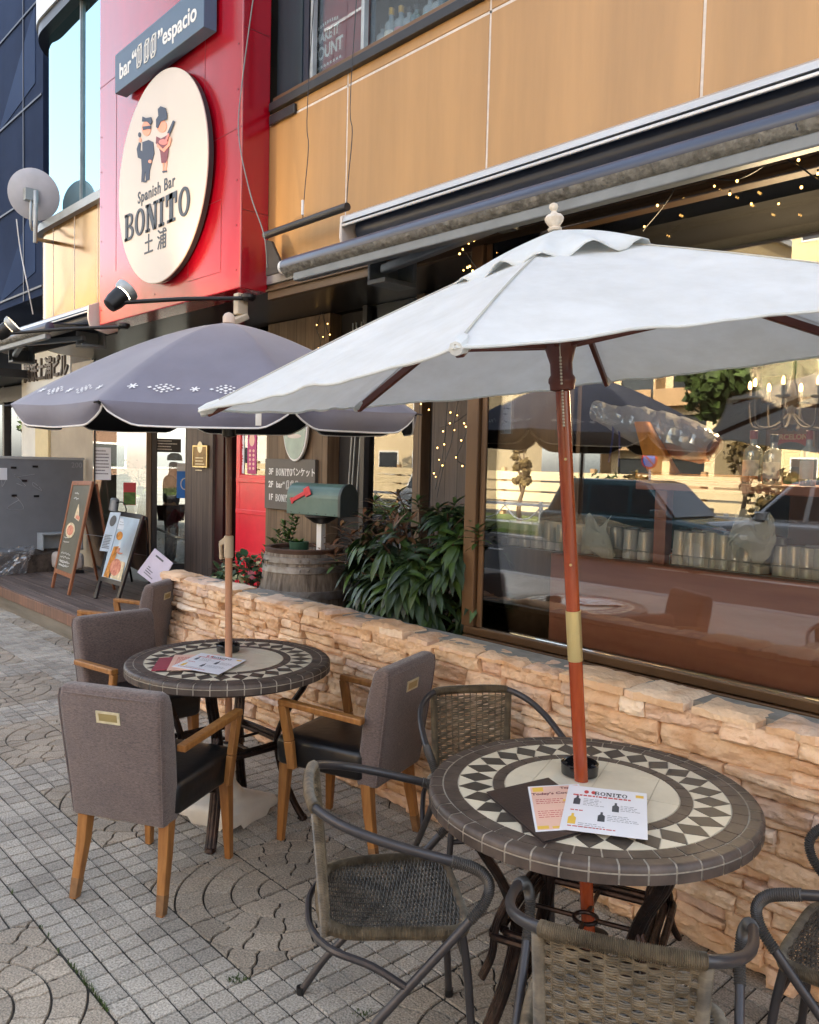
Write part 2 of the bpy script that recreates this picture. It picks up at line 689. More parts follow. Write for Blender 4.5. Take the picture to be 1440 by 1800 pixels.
pf.box((-60, -3.19, -.0064), (24, -1.2, -.001))
struct(pf.build('pavement_far_strip', MATS['paver_grey']))

gr = MB()


def tuft(x, y, n, h):
    for _ in range(n):
        a = rnd.uniform(0, 2 * pi); l = h * rnd.uniform(.5, 1.1); w = .0016
        bx, by = x + rnd.gauss(0, .006), y + rnd.gauss(0, .002)
        dx, dy = cos(a), sin(a)
        q = [V((bx - dy * w, by + dx * w, -.004)), V((bx + dy * w, by - dx * w, -.004)),
             V((bx + dx * l * .35 + dy * w * .8, by + dy * l * .35 - dx * w * .8, l * .6)), V((bx + dx * l * .35 - dy * w * .8, by + dy * l * .35 + dx * w * .8, l * .6)),
             V((bx + dx * l * .9, by + dy * l * .9, l * .75))]
        gr.add(q, [(0, 1, 2, 3), (3, 2, 4)])


for _ in range(34):
    x = rnd.choice([rnd.uniform(-3.3, -1.75), rnd.gauss(-2.62, .1), rnd.gauss(-2.35, .07)])
    tuft(x, Y0 + rnd.gauss(0, .003), rnd.randint(2, 7), .014)
for cx_, cy_ in ((-2.15, 1.31), (-2.16, 1.29), (-1.78, 1.5)):
    for _ in range(7):
        tuft(cx_ + rnd.gauss(0, .012), cy_ + rnd.gauss(0, .012), 4, .013)
for _ in range(60):
    x = rnd.uniform(-6.8, -5.3); tuft(x, 2.5 + rnd.gauss(0, .02), 4, .02)
o = gr.build('grass', MATS['grass']); o['kind'] = 'stuff'

# ------------------------------------------------------------------ the bar building
YO, YG, YP = 3.2, 3.15, 4.0          # cladding face, display window, recessed front
bar = thing('bar_building', 'ochre panelled bar building with a recessed shopfront and a long display window', 'building', (-4, 3.2, 0))


def part(mb, name, m, parent=None, **k):
    return mb.build(name, MATS[m] if isinstance(m, str) else m, parent or bar, world=True, **k)


ZB, ZS = 2.93, 3.985
JO = [-7.70, -6.515, -5.333, -4.15, -2.975, -1.79, -.60, .58, 1.76, 3.0]
clad = MB()
for a, b in zip(JO, JO[1:]):
    clad.box((a + .007, YO, ZB), (b - .007, YO + .1, 3.905))
    clad.box((a + .007, YO, 3.921), (b - .007, YO + .1, ZS))
part(clad, 'cladding', 'orange_panel', bevel=.004)
seal = MB()
for a in JO[:-1]:
    seal.box((a - .0065, YO + .004, ZB), (a + .0065, YO + .03, ZS))
seal.box((JO[0], YO + .004, 3.906), (3, YO + .03, 3.920))
part(seal, 'sealant', 'sealant')
core = MB().box((-7.7, YO + .1, ZB), (3, YO + .25, ZS))
part(core, 'wall_core', 'dark_trim')


# rounded end of the upper floor
def bend(r, z0, z1, mb, th=.1, n=18):
    cx, cy = -9.4, 4.0
    out = [(-7.7, cy - r)] + [(cx - r * sin(pi / 2 * i / n), cy - r * cos(pi / 2 * i / n)) for i in range(n + 1)] + [(cx - r, 9.0)]
    r2 = r - th
    inn = [(-7.7, cy - r2)] + [(cx - r2 * sin(pi / 2 * i / n), cy - r2 * cos(pi / 2 * i / n)) for i in range(n + 1)] + [(cx - r2, 9.0)]
    m = len(out)
    vs = [(x, y, z0) for x, y in out] + [(x, y, z1) for x, y in out] + [(x, y, z0) for x, y in inn] + [(x, y, z1) for x, y in inn]
    fs = []
    for i in range(m - 1):
        fs += [(i + 1, i, m + i, m + i + 1), (2 * m + i, 2 * m + i + 1, 3 * m + i + 1, 3 * m + i),
               (m + i, 3 * m + i, 3 * m + i + 1, m + i + 1), (i, i + 1, 2 * m + i + 1, 2 * m + i)]
    mb.add(vs, fs, True)


mb = MB(); bend(.80, ZB, 4.02, mb); part(mb, 'curved_cladding', 'orange_panel_glint')
mb = MB()
for x in (-8.0, -8.6, -9.2):
    mb.box((x - .006, YO - .002, ZB), (x + .006, YO + .01, 4.02))
part(mb, 'curved_joint', 'sealant')
mb = MB(); bend(.86, 4.02, 4.10, mb, .2); part(mb, 'bay_sill', 'galv')
bw = MB(); bend(.74, 4.10, 6.13, bw, .03); bwin = part(bw, 'bay_window', 'bay_glass')
for x in (-8.55,):
    part(MB().box((x - .008, 3.235, 4.1), (x + .008, 3.262, 6.13)), 'mullion', 'galv', bwin)
for i in (13,):
    a = pi / 2 * i / 18
    c = V((-9.4 - .757 * sin(a), 4 - .757 * cos(a), 0))
    part(MB().box((c.x - .008, c.y - .008, 4.1), (c.x + .008, c.y + .008, 6.13)), 'mullion', 'galv', bwin)
mb = MB(); bend(.6, 4.1, 6.13, mb, .05); part(mb, 'bay_lining', 'teal_panel')
mb = MB(); bend(.84, 6.12, 6.24, mb, .5); part(mb, 'eave_soffit', 'dark_trim')
mb = MB(); bend(.86, 6.2405, 6.56, mb, .4); part(mb, 'eave_band', 'pale_eave')
mb = MB(); bend(.83, 6.564, 9.4, mb, .3); part(mb, 'upper_wall', 'pale_eave')

# upper window band
mb = MB().box((-4.98, YO - .035, ZS), (3, YO + .14, ZS + .055)); part(mb, 'window_sill', 'dark_trim', bevel=.004)
mb = MB().box((-4.98, YO - .002, ZS + .0555), (3, YO + .09, ZS + .10)); part(mb, 'window_track', 'bronze_frame', bevel=.003)
ZW0, ZW1 = ZS + .10, 5.9
xa = at(530, 110, 'y', YO + .03).x; xb = at(549, 110, 'y', YO + .03).x; xc = at(639, 60, 'y', YO + .03).x
mb = MB().box((-4.98, YO + .03, ZW0), (xa, YO + .07, ZW1)); part(mb, 'metal_panel', 'teal_panel')
mb = MB().box((-4.7, YO + .012, ZW0), (-4.66, YO + .03, ZW1)); part(mb, 'panel_rib', 'teal_panel')
upw = MB().box((xa, YO + .06, ZW0), (3, YO + .066, ZW1)); upwin = part(upw, 'upper_window', 'up_glass')
mb = MB()
mb.box((xa, YO + .02, ZW0), (xb - .03, YO + .058, ZW1))
part(mb, 'mullion_panel', mat('navy_strip', srgb(24, 30, 48), .4, var=.1), upwin)
for x in (xb, xc, xc + 2.0, xc + 4.0):
    part(MB().box((x - .014, YO + .02, ZW0), (x + .014, YO + .058, ZW1)), 'mullion', 'galv', upwin, bevel=.003)
mb = MB().box((xb + .03, YO + .09, ZW0), (xc - .03, YO + .10, ZW1)); ms = part(mb, 'maroon_screen', 'maroon', upwin)
wt = MB()
c0 = at(575, 74, 'y', YO + .089)
F = wallF(c0.x, YO + .089, c0.z)
wt.text('MAKE IT', .085, F @ Matrix.Translation((0, .045, 0)), .001, .0025, sx=.8)
wt.text('COUNT', .115, F @ Matrix.Translation((0, -.055, 0)), .001, .003, sx=.8)
for k in range(9):
    wt.bar(F @ V((-.13 + k * .033, -.14, .0005)), F @ V((-.112 + k * .033, -.138, .0005)), .016, .001, up=(0, 1, 0))
    wt.bar(F @ V((-.10 + k * .025, .115 + .012 * sin(k * pi / 8), .0005)), F @ V((-.088 + k * .025, .115 + .012 * sin(k * pi / 8), .0005)), .02, .001, up=(0, 1, 0))
part(wt, 'window_lettering', 'white_paint', upwin)
mb = MB().box((-4.98, YO + .6, ZW0 - .3), (3, YO + .65, ZW1 + .2)); part(mb, 'upper_room_wall', 'interior_dark')
mb = MB().box((-4.98, YO + .1, ZW0 - .03), (3, YO + .6, ZW0)); part(mb, 'upper_shelf', 'bronze_frame')
mb = MB().box((-7.7, YO, 5.9), (3, YO + .3, 9.4)); part(mb, 'upper_storey_wall', 'orange_panel')
mb = MB().box((-10.2, 4.3, 9.1), (3, 14, 9.4)); mb.box((-7.7, 3.5, 9.1), (3, 4.3, 9.397)); part(mb, 'roof', 'galv')
mb = MB().box((-10.2, 13.8, -.1), (3, 14, 9.1)); mb.box((2.85, 3.5, -.1), (3, 13.8, 9.1)); part(mb, 'rear_wall', 'beige_wall')
# mass of the upper floors behind the rooms
mb = MB().box((-10.0, 4.7, 3.2), (2.8, 13.7, 9.0)); part(mb, 'inner_floors', 'interior_dark')

# under the cladding
mb = MB().box((-5.02, YO - .012, 2.825), (3, YO + .12, 2.925)); part(mb, 'galvanised_trim', 'galv', bevel=.004)
mb = MB()
mb.box((-5.02, YO + .004, 2.725), (3, YO + .05, 2.822)); mb.box((-5.02, YO - .02, 2.775), (3, YO + .003, 2.792))
mb.box((-2.95, YO - .03, 2.722), (3, YO + .003, 2.744))
part(mb, 'header_board', 'brown_board', bevel=.004)
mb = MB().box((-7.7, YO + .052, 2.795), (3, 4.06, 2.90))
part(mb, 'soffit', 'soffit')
cv = MB()
cx, cy = -9.4, 4.0
pl = [(-7.7, 3.26)] + [(cx - .74 * sin(pi / 2 * i / 14), cy - .74 * cos(pi / 2 * i / 14)) for i in range(15)] + [(cx - .74, 6.0), (-7.7, 6.0)]
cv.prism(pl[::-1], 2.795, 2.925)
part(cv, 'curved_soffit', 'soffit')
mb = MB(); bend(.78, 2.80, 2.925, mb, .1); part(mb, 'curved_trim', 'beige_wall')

# display window (right)
XC = -2.95
zs0 = at(1000, 1156, 'y', YG - .02).z   # dark line of the sill
mb = MB()
mb.box((XC - .02, YG - .05, zs0 - .22), (3, YG + .06, zs0 - .012)); mb.box((XC - .02, YG - .035, zs0 - .0115), (3, YG + .06, zs0 + .0))
mb.box((XC - .02, YG - .028, zs0 + .006), (3, YG + .06, zs0 + .045))
sw = part(mb, 'sill_frame', 'bronze_frame', bevel=.004)
mb = MB()
mb.box((XC - .035, YG - .03, zs0 + .046), (XC + .045, YG + .05, 2.72)); mb.box((XC + .052, YG - .01, zs0 + .046), (XC + .085, YG + .05, 2.72))
part(mb, 'window_post', 'bronze_frame', bevel=.005)
mb = MB().box((XC + .086, YG + .0, zs0 + .046), (3, YG + .008, 2.722))
dw = part(mb, 'display_window', 'shop_glass')
mb = MB().box((XC - .03, YG + .06, 0), (XC + .0, YP + .02, 2.79)); part(mb, 'return_wall', 'wood_clad_grey')
# room behind it
mb = MB().box((XC, 7.0, 0), (2.85, 7.1, 3)); part(mb, 'interior_wall', mat('bar_wall', srgb(96, 70, 50), .8, var=.12, nscale=1.2))
mb = MB().box((XC, YG + .2, 2.7), (2.85, 7.0, 2.79)); part(mb, 'interior_ceiling', mat('ceiling_black', (.005, .0045, .004), .8, var=.1, spec=.2))
mb = MB().box((-14, YG + .9, -.05), (2.85, 13, .02)); part(mb, 'interior_floor', 'interior_floor')
mb = MB()
for y in (3.9, 5.2):
    mb.box((XC, y, 2.5), (2.85, y + .16, 2.7))
part(mb, 'ceiling_beam', mat('dark_beam', srgb(70, 38, 20), .5, var=.2, nscale=3, stretch=(.3, 3, 3)), bevel=.01)

# recessed front: pillars, doors, glazing on the plane YP
def xat(px, py=880, y=YP):
    return at(px, py, 'y', y).x

mb = MB().box((xat(467) + .0, YP, 0), (xat(574), YP + .12, 2.79)); part(mb, 'clad_pillar', 'wood_clad', bevel=.004)
mb = MB().box((xat(329, 950), YP - .03, 0), (xat(377, 950), YP + .10, 2.79)); part(mb, 'clad_pillar', 'wood_clad_grey', bevel=.004)
mb = MB().box((xat(377, 950), YP + .0, 0), (xat(391, 950) , YP + .3, 2.79)); part(mb, 'pillar_side', mat('dark_red', srgb(58, 20, 20), .5, var=.2))
mb = MB().box((xat(391, 950), YP + .30, 0), (xat(411, 950) , YP + .34, 2.79)); part(mb, 'pillar_side', 'dark_red')
mb = MB().box((xat(762, 800), YP - .02, 0), (XC, YP + .06, 2.79)); part(mb, 'clad_panel', 'wood_clad_grey', bevel=.003)
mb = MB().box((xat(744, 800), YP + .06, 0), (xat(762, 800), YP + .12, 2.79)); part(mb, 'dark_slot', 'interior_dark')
mb = MB().box((xat(731, 800), YP - .03, 0), (xat(745, 800), YP + .1, 2.79)); part(mb, 'clad_post', 'wood_clad', bevel=.004)
mb = MB().box((xat(574) - .1, YP + .121, 0), (xat(640) + .05, YP + .15, 2.79)); part(mb, 'dark_recess', 'interior_dark')  # near-black sheet standing in for the shade of the opening
mb = MB()
for i, px in enumerate((597, 603, 612)):
    mb.tube([(xat(px), YP + .1, 2.7), (xat(px) + .02, YP + .1, 1.9), (xat(px) - .03, YP + .1, 1.2)], .006, 6)
part(mb, 'cable', 'galv')
gl = MB().box((xat(640), YP + .04, .0), (xat(731), YP + .048, 2.79)); part(gl, 'side_window', 'shop_glass')
mb = MB().box((xat(640) - .05, YP - .01, 0), (xat(640), YP + .08, 2.79)); part(mb, 'window_post', 'dark_trim')

# red door
xd0, xd1 = xat(411), xat(467)
dr = MB().box((xd0, YP + .02, .0), (xd0 + .07, YP + .075, 2.75)).box((xd1 - .02, YP + .02, 0), (xd1 + .05, YP + .075, 2.75))
zgl = at(440, 835, 'y', YP).z
dr.box((xd0 + .07, YP + .02, 0), (xd1 - .02, YP + .075, zgl))
door = part(dr, 'door', mat('red_door', srgb(232, 40, 62), .36, var=.07, nscale=6, coat=.3), bevel=.006)
W = xd1 - xd0
def rail(x0, x1, z0, z1):
    part(MB().box((x0, YP + .006, z0), (x1, YP + .0195, z1)), 'door_moulding', 'red_door', door, bevel=.004)


for zz in (zgl - .04, zgl - .33, zgl - .72):
    rail(xd0 + .02, xd1, zz - .03, zz + .012)
rail(xd0 + .02, xd0 + .1, 0, zgl - .992); rail(xd0 + W * .47, xd0 + W * .62, 0, zgl - .992); rail(xd1 - .06, xd1, 0, zgl - .992)
rail(xd0 + .02, xd1, zgl - .99, zgl - .90)
mb = MB().box((xd0 + .07, YP + .045, zgl), (xd1 - .02, YP + .05, 2.75)); part(mb, 'door_glass', 'shop_glass', door)

# glazed door and window on the left
x1_, x2_, x3_, x4_ = xat(163), xat(257), xat(276), xat(329)
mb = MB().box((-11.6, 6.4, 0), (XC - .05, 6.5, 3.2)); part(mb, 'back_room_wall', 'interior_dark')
# the entrance glazing stands at an angle, turned towards the street corner
GA, GD = V((x1_, YP + .04, 0)), V((.47, .883, 0))


def gpt(px):
    k = at(px, 880, 'y', 1).x
    t = (k * GA.y - GA.x) / (GD.x - k * GD.y)
    return GA + GD * t


def gbar(a, b, z0, z1, w, name, m, parent=None, **k):
    n = V((GD.y, -GD.x, 0)) * w / 2
    return part(MB().hexa([a - n + V((0, 0, z0)), b - n + V((0, 0, z0)), b + n + V((0, 0, z0)), a + n + V((0, 0, z0)), a - n + V((0, 0, z1)), b - n + V((0, 0, z1)), b + n + V((0, 0, z1)), a + n + V((0, 0, z1))]), name, m, parent, **k)


glass_mat('door_glass', (.80, .84, .84), .11, 1.2)
g1, g2, g3, g4 = gpt(163), gpt(257), gpt(276), gpt(329)
gbar(g1, g2, .23, 2.79, .008, 'shop_window', 'door_glass')
gbar(g1 + (g2 - g1) * .02, g1 + (g2 - g1) * .05, .23, 2.79, .05, 'window_post', 'dark_trim')
gbar(g2, g2 + (g3 - g2) * .48, .2, 2.79, .1, 'door_post', 'wood_clad', bevel=.004)
gbar(g2 + (g3 - g2) * .5, g3, .2, 2.79, .08, 'door_post', 'dark_trim', bevel=.004)
glass_mat('clear_door', (.9, .93, .93), .03, .8)
gd = gbar(g3, g4 + GD * .25, .2, 2.79, .008, 'glass_door', 'clear_door')
gbar(g3, g4 + GD * .25, .2, .28, .05, 'bottom_rail', 'dark_trim', gd)
mb = MB().box((x1_ - .75, YP + .02, 0), (x1_, YP + .3, 2.79)); part(mb, 'end_wall', 'beige_wall')

# red sign tower
RX0, RX1, RY, RZ = -7.41, -5.01, 2.975, 2.773
mat('red_panel', srgb(164, 10, 32), .2, coat=.5, var=.06, nscale=1.5, stretch=(3, 3, .4), col2=srgb(152, 9, 29), stain=.12, sst=(2, 2, .5), rvar=.08)
tower = thing('red_sign_tower', 'tall glossy red box on the facade carrying two bar signs', 'sign box', (-6.2, 3.1, RZ))
MB().box((RX0, RY, RZ), (RX1, YO - .002, 9.2)).build('red_casing', MATS['red_panel'], tower, world=True, bevel=.008)
mb = MB()
zc1 = at(390, 290, 'y', RY).z
for (x0, x1, z) in ((-5.85, RX1, at(400, 235, 'y', RY).z), (RX0, -6.9, at(190, 145, 'y', RY).z), (-5.75, -5.27, at(390, 350, 'y', RY).z), (-5.75, -5.27, at(380, 480, 'y', RY).z)):
    mb.box((x0, RY - .0015, z - .003), (x1, RY + .0, z + .003))
for (x, z0, z1) in ((-5.52, at(390, 225, 'y', RY).z, 6), (-5.75, at(360, 480, 'y', RY).z, at(360, 395, 'y', RY).z), (-5.27, at(403, 470, 'y', RY).z, at(403, 350, 'y', RY).z), (-7.05, 3.2, at(199, 105, 'y', RY).z)):
    mb.box((x - .003, RY - .0016, z0), (x + .003, RY + .0001, z1))
for z in (3.3, 4.5):
    mb.box((RX1, RY + .01, z - .003), (RX1 + .0015, YO - .01, z + .003))
mb.build('panel_seam', mat('seam_red', srgb(120, 10, 26), .5), tower, world=True)
mb = MB()
for z in (2.9, 3.2, 3.5, 3.8, 4.1, 4.4):
    for x in (RX0 + .05, RX1 - .05, -6.3):
        mb.lathe([(.007, 0), (.006, .003)], 8, (x, RY, z), axis=(0, -1, 0))
mb.build('rivet', MATS['seam_red'], tower, world=True)
# ------------------------------------------------------------------ signs on the red tower
mat('sign_cream', srgb(206, 196, 184), .4, var=.02, nscale=2)
mat('sign_ink', srgb(52, 62, 74), .5, var=.03)
mat('sign_blue', srgb(74, 98, 122), .45, var=.05, nscale=2)
mat('skin_flat', srgb(236, 160, 130), .5, var=.02)
mat('maroon_flat', srgb(120, 50, 62), .5, var=.03)
mat('pink_flat', srgb(216, 130, 120), .5, var=.03)
mat('navy_flat', srgb(40, 54, 78), .5, var=.03)

SY = RY - .075
cc = at(280, 313, 'y', SY)
rz_ = abs(at(282, 128, 'y', SY).z - at(280, 498, 'y', SY).z) / 2
rx_ = abs(at(203, 330, 'y', SY).x - at(357, 290, 'y', SY).x) / 2
RS = (rx_ + rz_) / 2
rs = thing('round_sign', 'large round cream bar sign with two flat cartoon figures on the red tower', 'sign', (cc.x, SY, cc.z))
F = wallF(cc.x, SY, cc.z)
MB().prism(ngon(0, 0, rx_, rz_, 72), -.012, 0, F).build('sign_disc', MATS['sign_cream'], rs, world=True, bevel=.003)
MB().prism(ngon(0, 0, rx_ - .006, rz_ - .006, 72), -.05, -.0125, F).build('disc_rim', MATS['dark_trim'], rs, world=True)
MB().prism(ngon(0, 0, RS * .8, RS * .8, 48), -.073, -.0505, F).build('sign_mount', MATS['dark_trim'], rs, world=True)


def S(px, py):   # photo pixel -> local sign coordinates
    p = at(px, py, 'y', SY)
    return (p.x - cc.x, p.z - cc.z)


def slab_letter(mb, ch, cx, cz, w, h, F, d=.006):
    """heavy western-style slab lettering drawn from simple outlines"""
    s = h * .16
    def q(x0, z0, x1, z1):
        mb.prism([(cx + x0 * w, cz + z0 * h), (cx + x1 * w, cz + z0 * h), (cx + x1 * w, cz + z1 * h), (cx + x0 * w, cz + z1 * h)], 0, d, F)
    def ring(x, z, rx, rz, tx, tz, a0=0, a1=2 * pi, n=28):
        o = ngon(cx + x * w, cz + z * h, rx * w, rz * h, n, a0, a1, False)
        i = ngon(cx + x * w, cz + z * h, (rx - tx) * w, (rz - tz) * h, n, a0, a1, False)
        for k in range(n):
            mb.prism([o[k], o[k + 1], i[k + 1], i[k]], 0, d, F)
    if ch == 'O':
        ring(0, 0, .5, .5, .24, .10)
    elif ch == 'I':
        q(-.2, -.5, .2, .5); q(-.42, .36, .42, .5); q(-.42, -.5, .42, -.4)
    elif ch == 'T':
        q(-.16, -.5, .16, .5); q(-.5, .30, .5, .5); q(-.5, .1, -.34, .3); q(.34, .1, .5, .3); q(-.36, -.5, .36, -.4)
    elif ch == 'N':
        q(-.44, -.5, -.28, .5); q(.28, -.5, .44, .5)
        mb.prism([(cx - .44 * w, cz + .5 * h), (cx + .14 * w, cz - .5 * h), (cx + .44 * w, cz - .5 * h), (cx - .14 * w, cz + .5 * h)], 0, d, F)
        q(-.56, -.5, -.18, -.4); q(.16, .4, .56, .5); q(-.56, .4, -.2, .5)
    elif ch == 'B':
        q(-.42, -.5, -.14, .5); q(-.5, .4, .1, .5); q(-.5, -.5, .1, -.4); q(-.2, -.02, .1, .07)
        ring(.06, .25, .36, .25, .2, .1, -pi / 2, pi / 2, 14); ring(.08, -.24, .42, .26, .22, .1, -pi / 2, pi / 2, 14)


def bonito(mb, F, cx, cz, W, h, d=.006):
    ws = [1, 1.05, 1.12, .62, 1.05, 1.05]
    tot = sum(ws)
    x = cx - W / 2
    for ch, w in zip('BONITO', ws):
        ww = W * w / tot
        slab_letter(mb, ch, x + ww / 2, cz, ww * .86, h, F, d)
        x += ww


FT = F @ Matrix.Translation((0, 0, .001))
t = MB()
p0, p1 = S(220, 397), S(335, 356)
bonito(t, FT, (p0[0] + p1[0]) / 2, (p0[1] + p1[1]) / 2, (p1[0] - p0[0]) * 1.02, abs(S(276, 355)[1] - S(276, 404)[1]))
p = S(274, 334); t.text('Spanish Bar', .128, FT @ Matrix.Translation((p[0], p[1], 0)), .004, .0015, sx=.95, spacing=1.12)
p = S(273, 427); t.text('土 浦', .165, FT @ Matrix.Translation((p[0], p[1], 0)), .004, .001, spacing=1.1)
t.build('sign_lettering', MATS['sign_ink'], rs, world=True)


def blob(mb, pts, z, d=.003):
    q = [S(*p) for p in pts]
    if area(q) < 0:
        q = q[::-1]
    mb.prism(q, z, z + d, F)


def ell(x, y, rx, ry, n=18):
    return [(x + rx * cos(2 * pi * i / n), y + ry * sin(2 * pi * i / n)) for i in range(n)]


figs = [MATS['navy_flat'], MATS['skin_flat'], MATS['maroon_flat'], MATS['pink_flat']]
mb = MB()   # man in a suit, one arm raised with a glass
blob(mb, [(251, 250), (262, 246), (270, 250), (272, 270), (268, 284), (264, 300), (263, 316), (257, 318), (256, 300), (254, 318), (249, 320), (250, 300), (249, 280), (243, 277), (241, 262), (245, 250), (248, 252), (247, 264), (251, 266)], .001)
blob(mb, ell(246, 237, 2.4, 4.5), .001); blob(mb, ell(255, 319, 4, 1.6), .0045)
blob(mb, [(251, 214), (252, 205), (258, 208), (267, 206), (269, 214), (266, 220), (260, 214)], .0052); blob(mb, [(252, 223), (267, 221), (266, 227), (260, 227), (253, 229)], .0052)
mb.m = 1
blob(mb, ell(258, 226, 8, 13), .0012); blob(mb, ell(247, 246, 2.6, 4), .0012); blob(mb, ell(265, 284, 3, 3), .0042)
mb.build('painted_man', figs, rs, world=True)
mb = MB()   # woman with a bun and a guitar
blob(mb, [(276, 224), (276, 210), (280, 204), (279, 192), (284, 187), (292, 190), (295, 200), (295, 210), (284, 214), (279, 226)], .0052)
blob(mb, [(296, 234), (306, 212), (309, 214), (300, 238)], .0062); blob(mb, ell(288, 302, 2, 2), .001); blob(mb, ell(292, 301, 2, 2), .001)
mb.m = 1
blob(mb, ell(285, 222, 9, 11), .0012); blob(mb, [(278, 252), (288, 262), (296, 254), (300, 240), (303, 244), (300, 256), (290, 268), (277, 258)], .0052); blob(mb, [(286, 284), (289, 284), (289, 300), (287, 300)], .0012); blob(mb, [(292, 283), (295, 283), (293, 300), (291, 300)], .0012)
mb.m = 2
blob(mb, [(276, 240), (284, 244), (295, 238), (298, 256), (296, 276), (293, 286), (285, 287), (283, 268), (279, 256), (275, 252)], .0032)
mb.m = 3
blob(mb, ell(289, 250, 8, 5), .0062); blob(mb, [(292, 246), (298, 234), (300, 236), (295, 250)], .0066)
mb.build('painted_woman', figs, rs, world=True)

# blue plank sign
BY = RY - .12
tl, bl, br = at(201, 98, 'y', BY), at(202, 165, 'y', BY), at(358, 50, 'y', BY)
bs = thing('plank_sign', 'slate blue plank sign with white bar lettering above the round sign', 'sign', (bl.x, BY, bl.z))
MB().box((bl.x, BY, bl.z), (br.x, RY - .02, tl.z)).build('plank', MATS['sign_blue'], bs, world=True, bevel=.004)
MB().box((bl.x + .05, RY - .0195, bl.z + .03), (br.x - .05, RY - .0005, tl.z - .03)).build('batten', MATS['dark_trim'], bs, world=True)
hz = (bl.z + tl.z) / 2; W = br.x - bl.x; hh = tl.z - bl.z
FB = wallF(bl.x, BY - .001, hz)
t = MB()
p = at(220, 119, 'y', BY)
def BX(px, py):
    q = at(px, py, 'y', BY); return (q.x - bl.x, q.z - hz)
x, z = BX(220, 120); t.text('bar', .175, FB @ Matrix.Translation((x, z, 0)), .003, .003, sx=.95)
x, z = BX(236, 103); t.text('“', .20, FB @ Matrix.Translation((x, z - .02, 0)), .003, .004)
x, z = BX(282, 66); t.text('”', .20, FB @ Matrix.Translation((x, z - .02, 0)), .003, .004)
x, z = BX(315, 44); t.text('espacio', .172, FB @ Matrix.Translation((x, z, 0)), .003, .003, sx=1.02)
for px, py in ((246, 97), (259, 88), (271, 79)):      # three open boxes drawn in line
    x, z = BX(px, py); w, h, k = .055, .125, .022
    for ox, oz in ((0, 0), (.026, .034)):
        for (a, b) in (((-w / 2, -h / 2), (w / 2, -h / 2)), ((w / 2, -h / 2), (w / 2, h / 2)), ((w / 2, h / 2), (-w / 2, h / 2)), ((-w / 2, h / 2), (-w / 2, -h / 2))):
            t.bar(FB @ V((x + a[0] + ox - .018, z + a[1] + oz - .02, .002)), FB @ V((x + b[0] + ox - .018, z + b[1] + oz - .02, .002)), .008, .004, up=(0, 1, 0))
    for sx in (-1, 1):
        for sz in (-1, 1):
            a = V((x + sx * w / 2 - .018, z + sz * h / 2 - .02, .002)); t.bar(FB @ a, FB @ (a + V((.026, .034, 0))), .008, .004, up=(0, 1, 0))
t.build('sign_lettering', MATS['white_paint'], bs, world=True)

# ------------------------------------------------------------------ spotlights on arms
lamp_glow = emis('lamp_glow', (1, .78, .5), 14)


def spotlight(head, root, aim, label):
    head, root, aim = V(head), V(root), V(aim).normalized()
    t = thing('arm_spotlight', label, 'spotlight', root, group='black spotlights on arms under the facade')
    MB().tube([root, root.lerp(head, .5) + V((0, 0, -.01)), head - aim * .07], .014, 10).build('arm', MATS['black_metal'], t, world=True)
    MB().lathe([(.03, -.02), (.05, 0), (.05, .02), (.03, .03)], 14, root, axis=(0, 0, 1)).build('bracket', MATS['black_metal'], t, world=True)
    MB().lathe([(.02, -.11), (.045, -.10), (.058, -.05), (.06, .02), (.052, .025)], 20, head, axis=aim).build('lamp_body', MATS['black_metal'], t, world=True)
    MB().lathe([(.058, .0251), (.074, .045), (.078, .075), (.070, .076), (.05, .035)], 20, head, axis=aim, cap=False).build('lamp_rim', MATS['galv'], t, world=True)
    MB().lathe([(.001, .034), (.05, .036)], 20, head, axis=aim).build('lamp_lens', lamp_glow, t, world=True)
    li = bpy.data.lights.new('spot_lamp', 'SPOT'); li.energy = 9; li.color = (1, .74, .46); li.spot_size = R(95); li.spot_blend = .7; li.shadow_soft_size = .05
    lo = bpy.data.objects.new('spot_lamp', li); COL.objects.link(lo); lo.parent = t
    lo.matrix_parent_inverse = Matrix.Identity(4)
    lo.location = head + aim * .08 - root
    lo.rotation_euler = aim.to_track_quat('-Z', 'Y').to_euler()
    return t


h1 = at(211, 521, 'y', 2.25); r1 = at(437, 524, 'y', 2.95)
spotlight(h1, r1, (.0, .75, .75), 'black spotlight on an arm below the round cream sign')
h2 = at(12, 578, 'y', 2.25); r2 = at(218, 574, 'y', 2.95)
spotlight(h2, r2, (.35, .55, .6), 'lit black spotlight on an arm below the small awning')

# beige sensor light under the tower
q = at(421, 548, 'y', 2.92)
t = thing('sensor_light', 'beige sensor light fixed under the red tower behind the grey parasol', 'sensor light', q)
mb = MB(); mb.box((-.03, -.03, -.02), (.03, .05, .12)); mb.build('bracket', mat('beige_plastic', srgb(196, 182, 160), .5, var=.06), t, bevel=.006)
mb = MB(); mb.M = Matrix.Rotation(.5, 4, 'X'); mb.box((-.05, -.12, -.06), (.09, .0, -.02)); mb.build('lamp_head', MATS['beige_plastic'], t, bevel=.008)

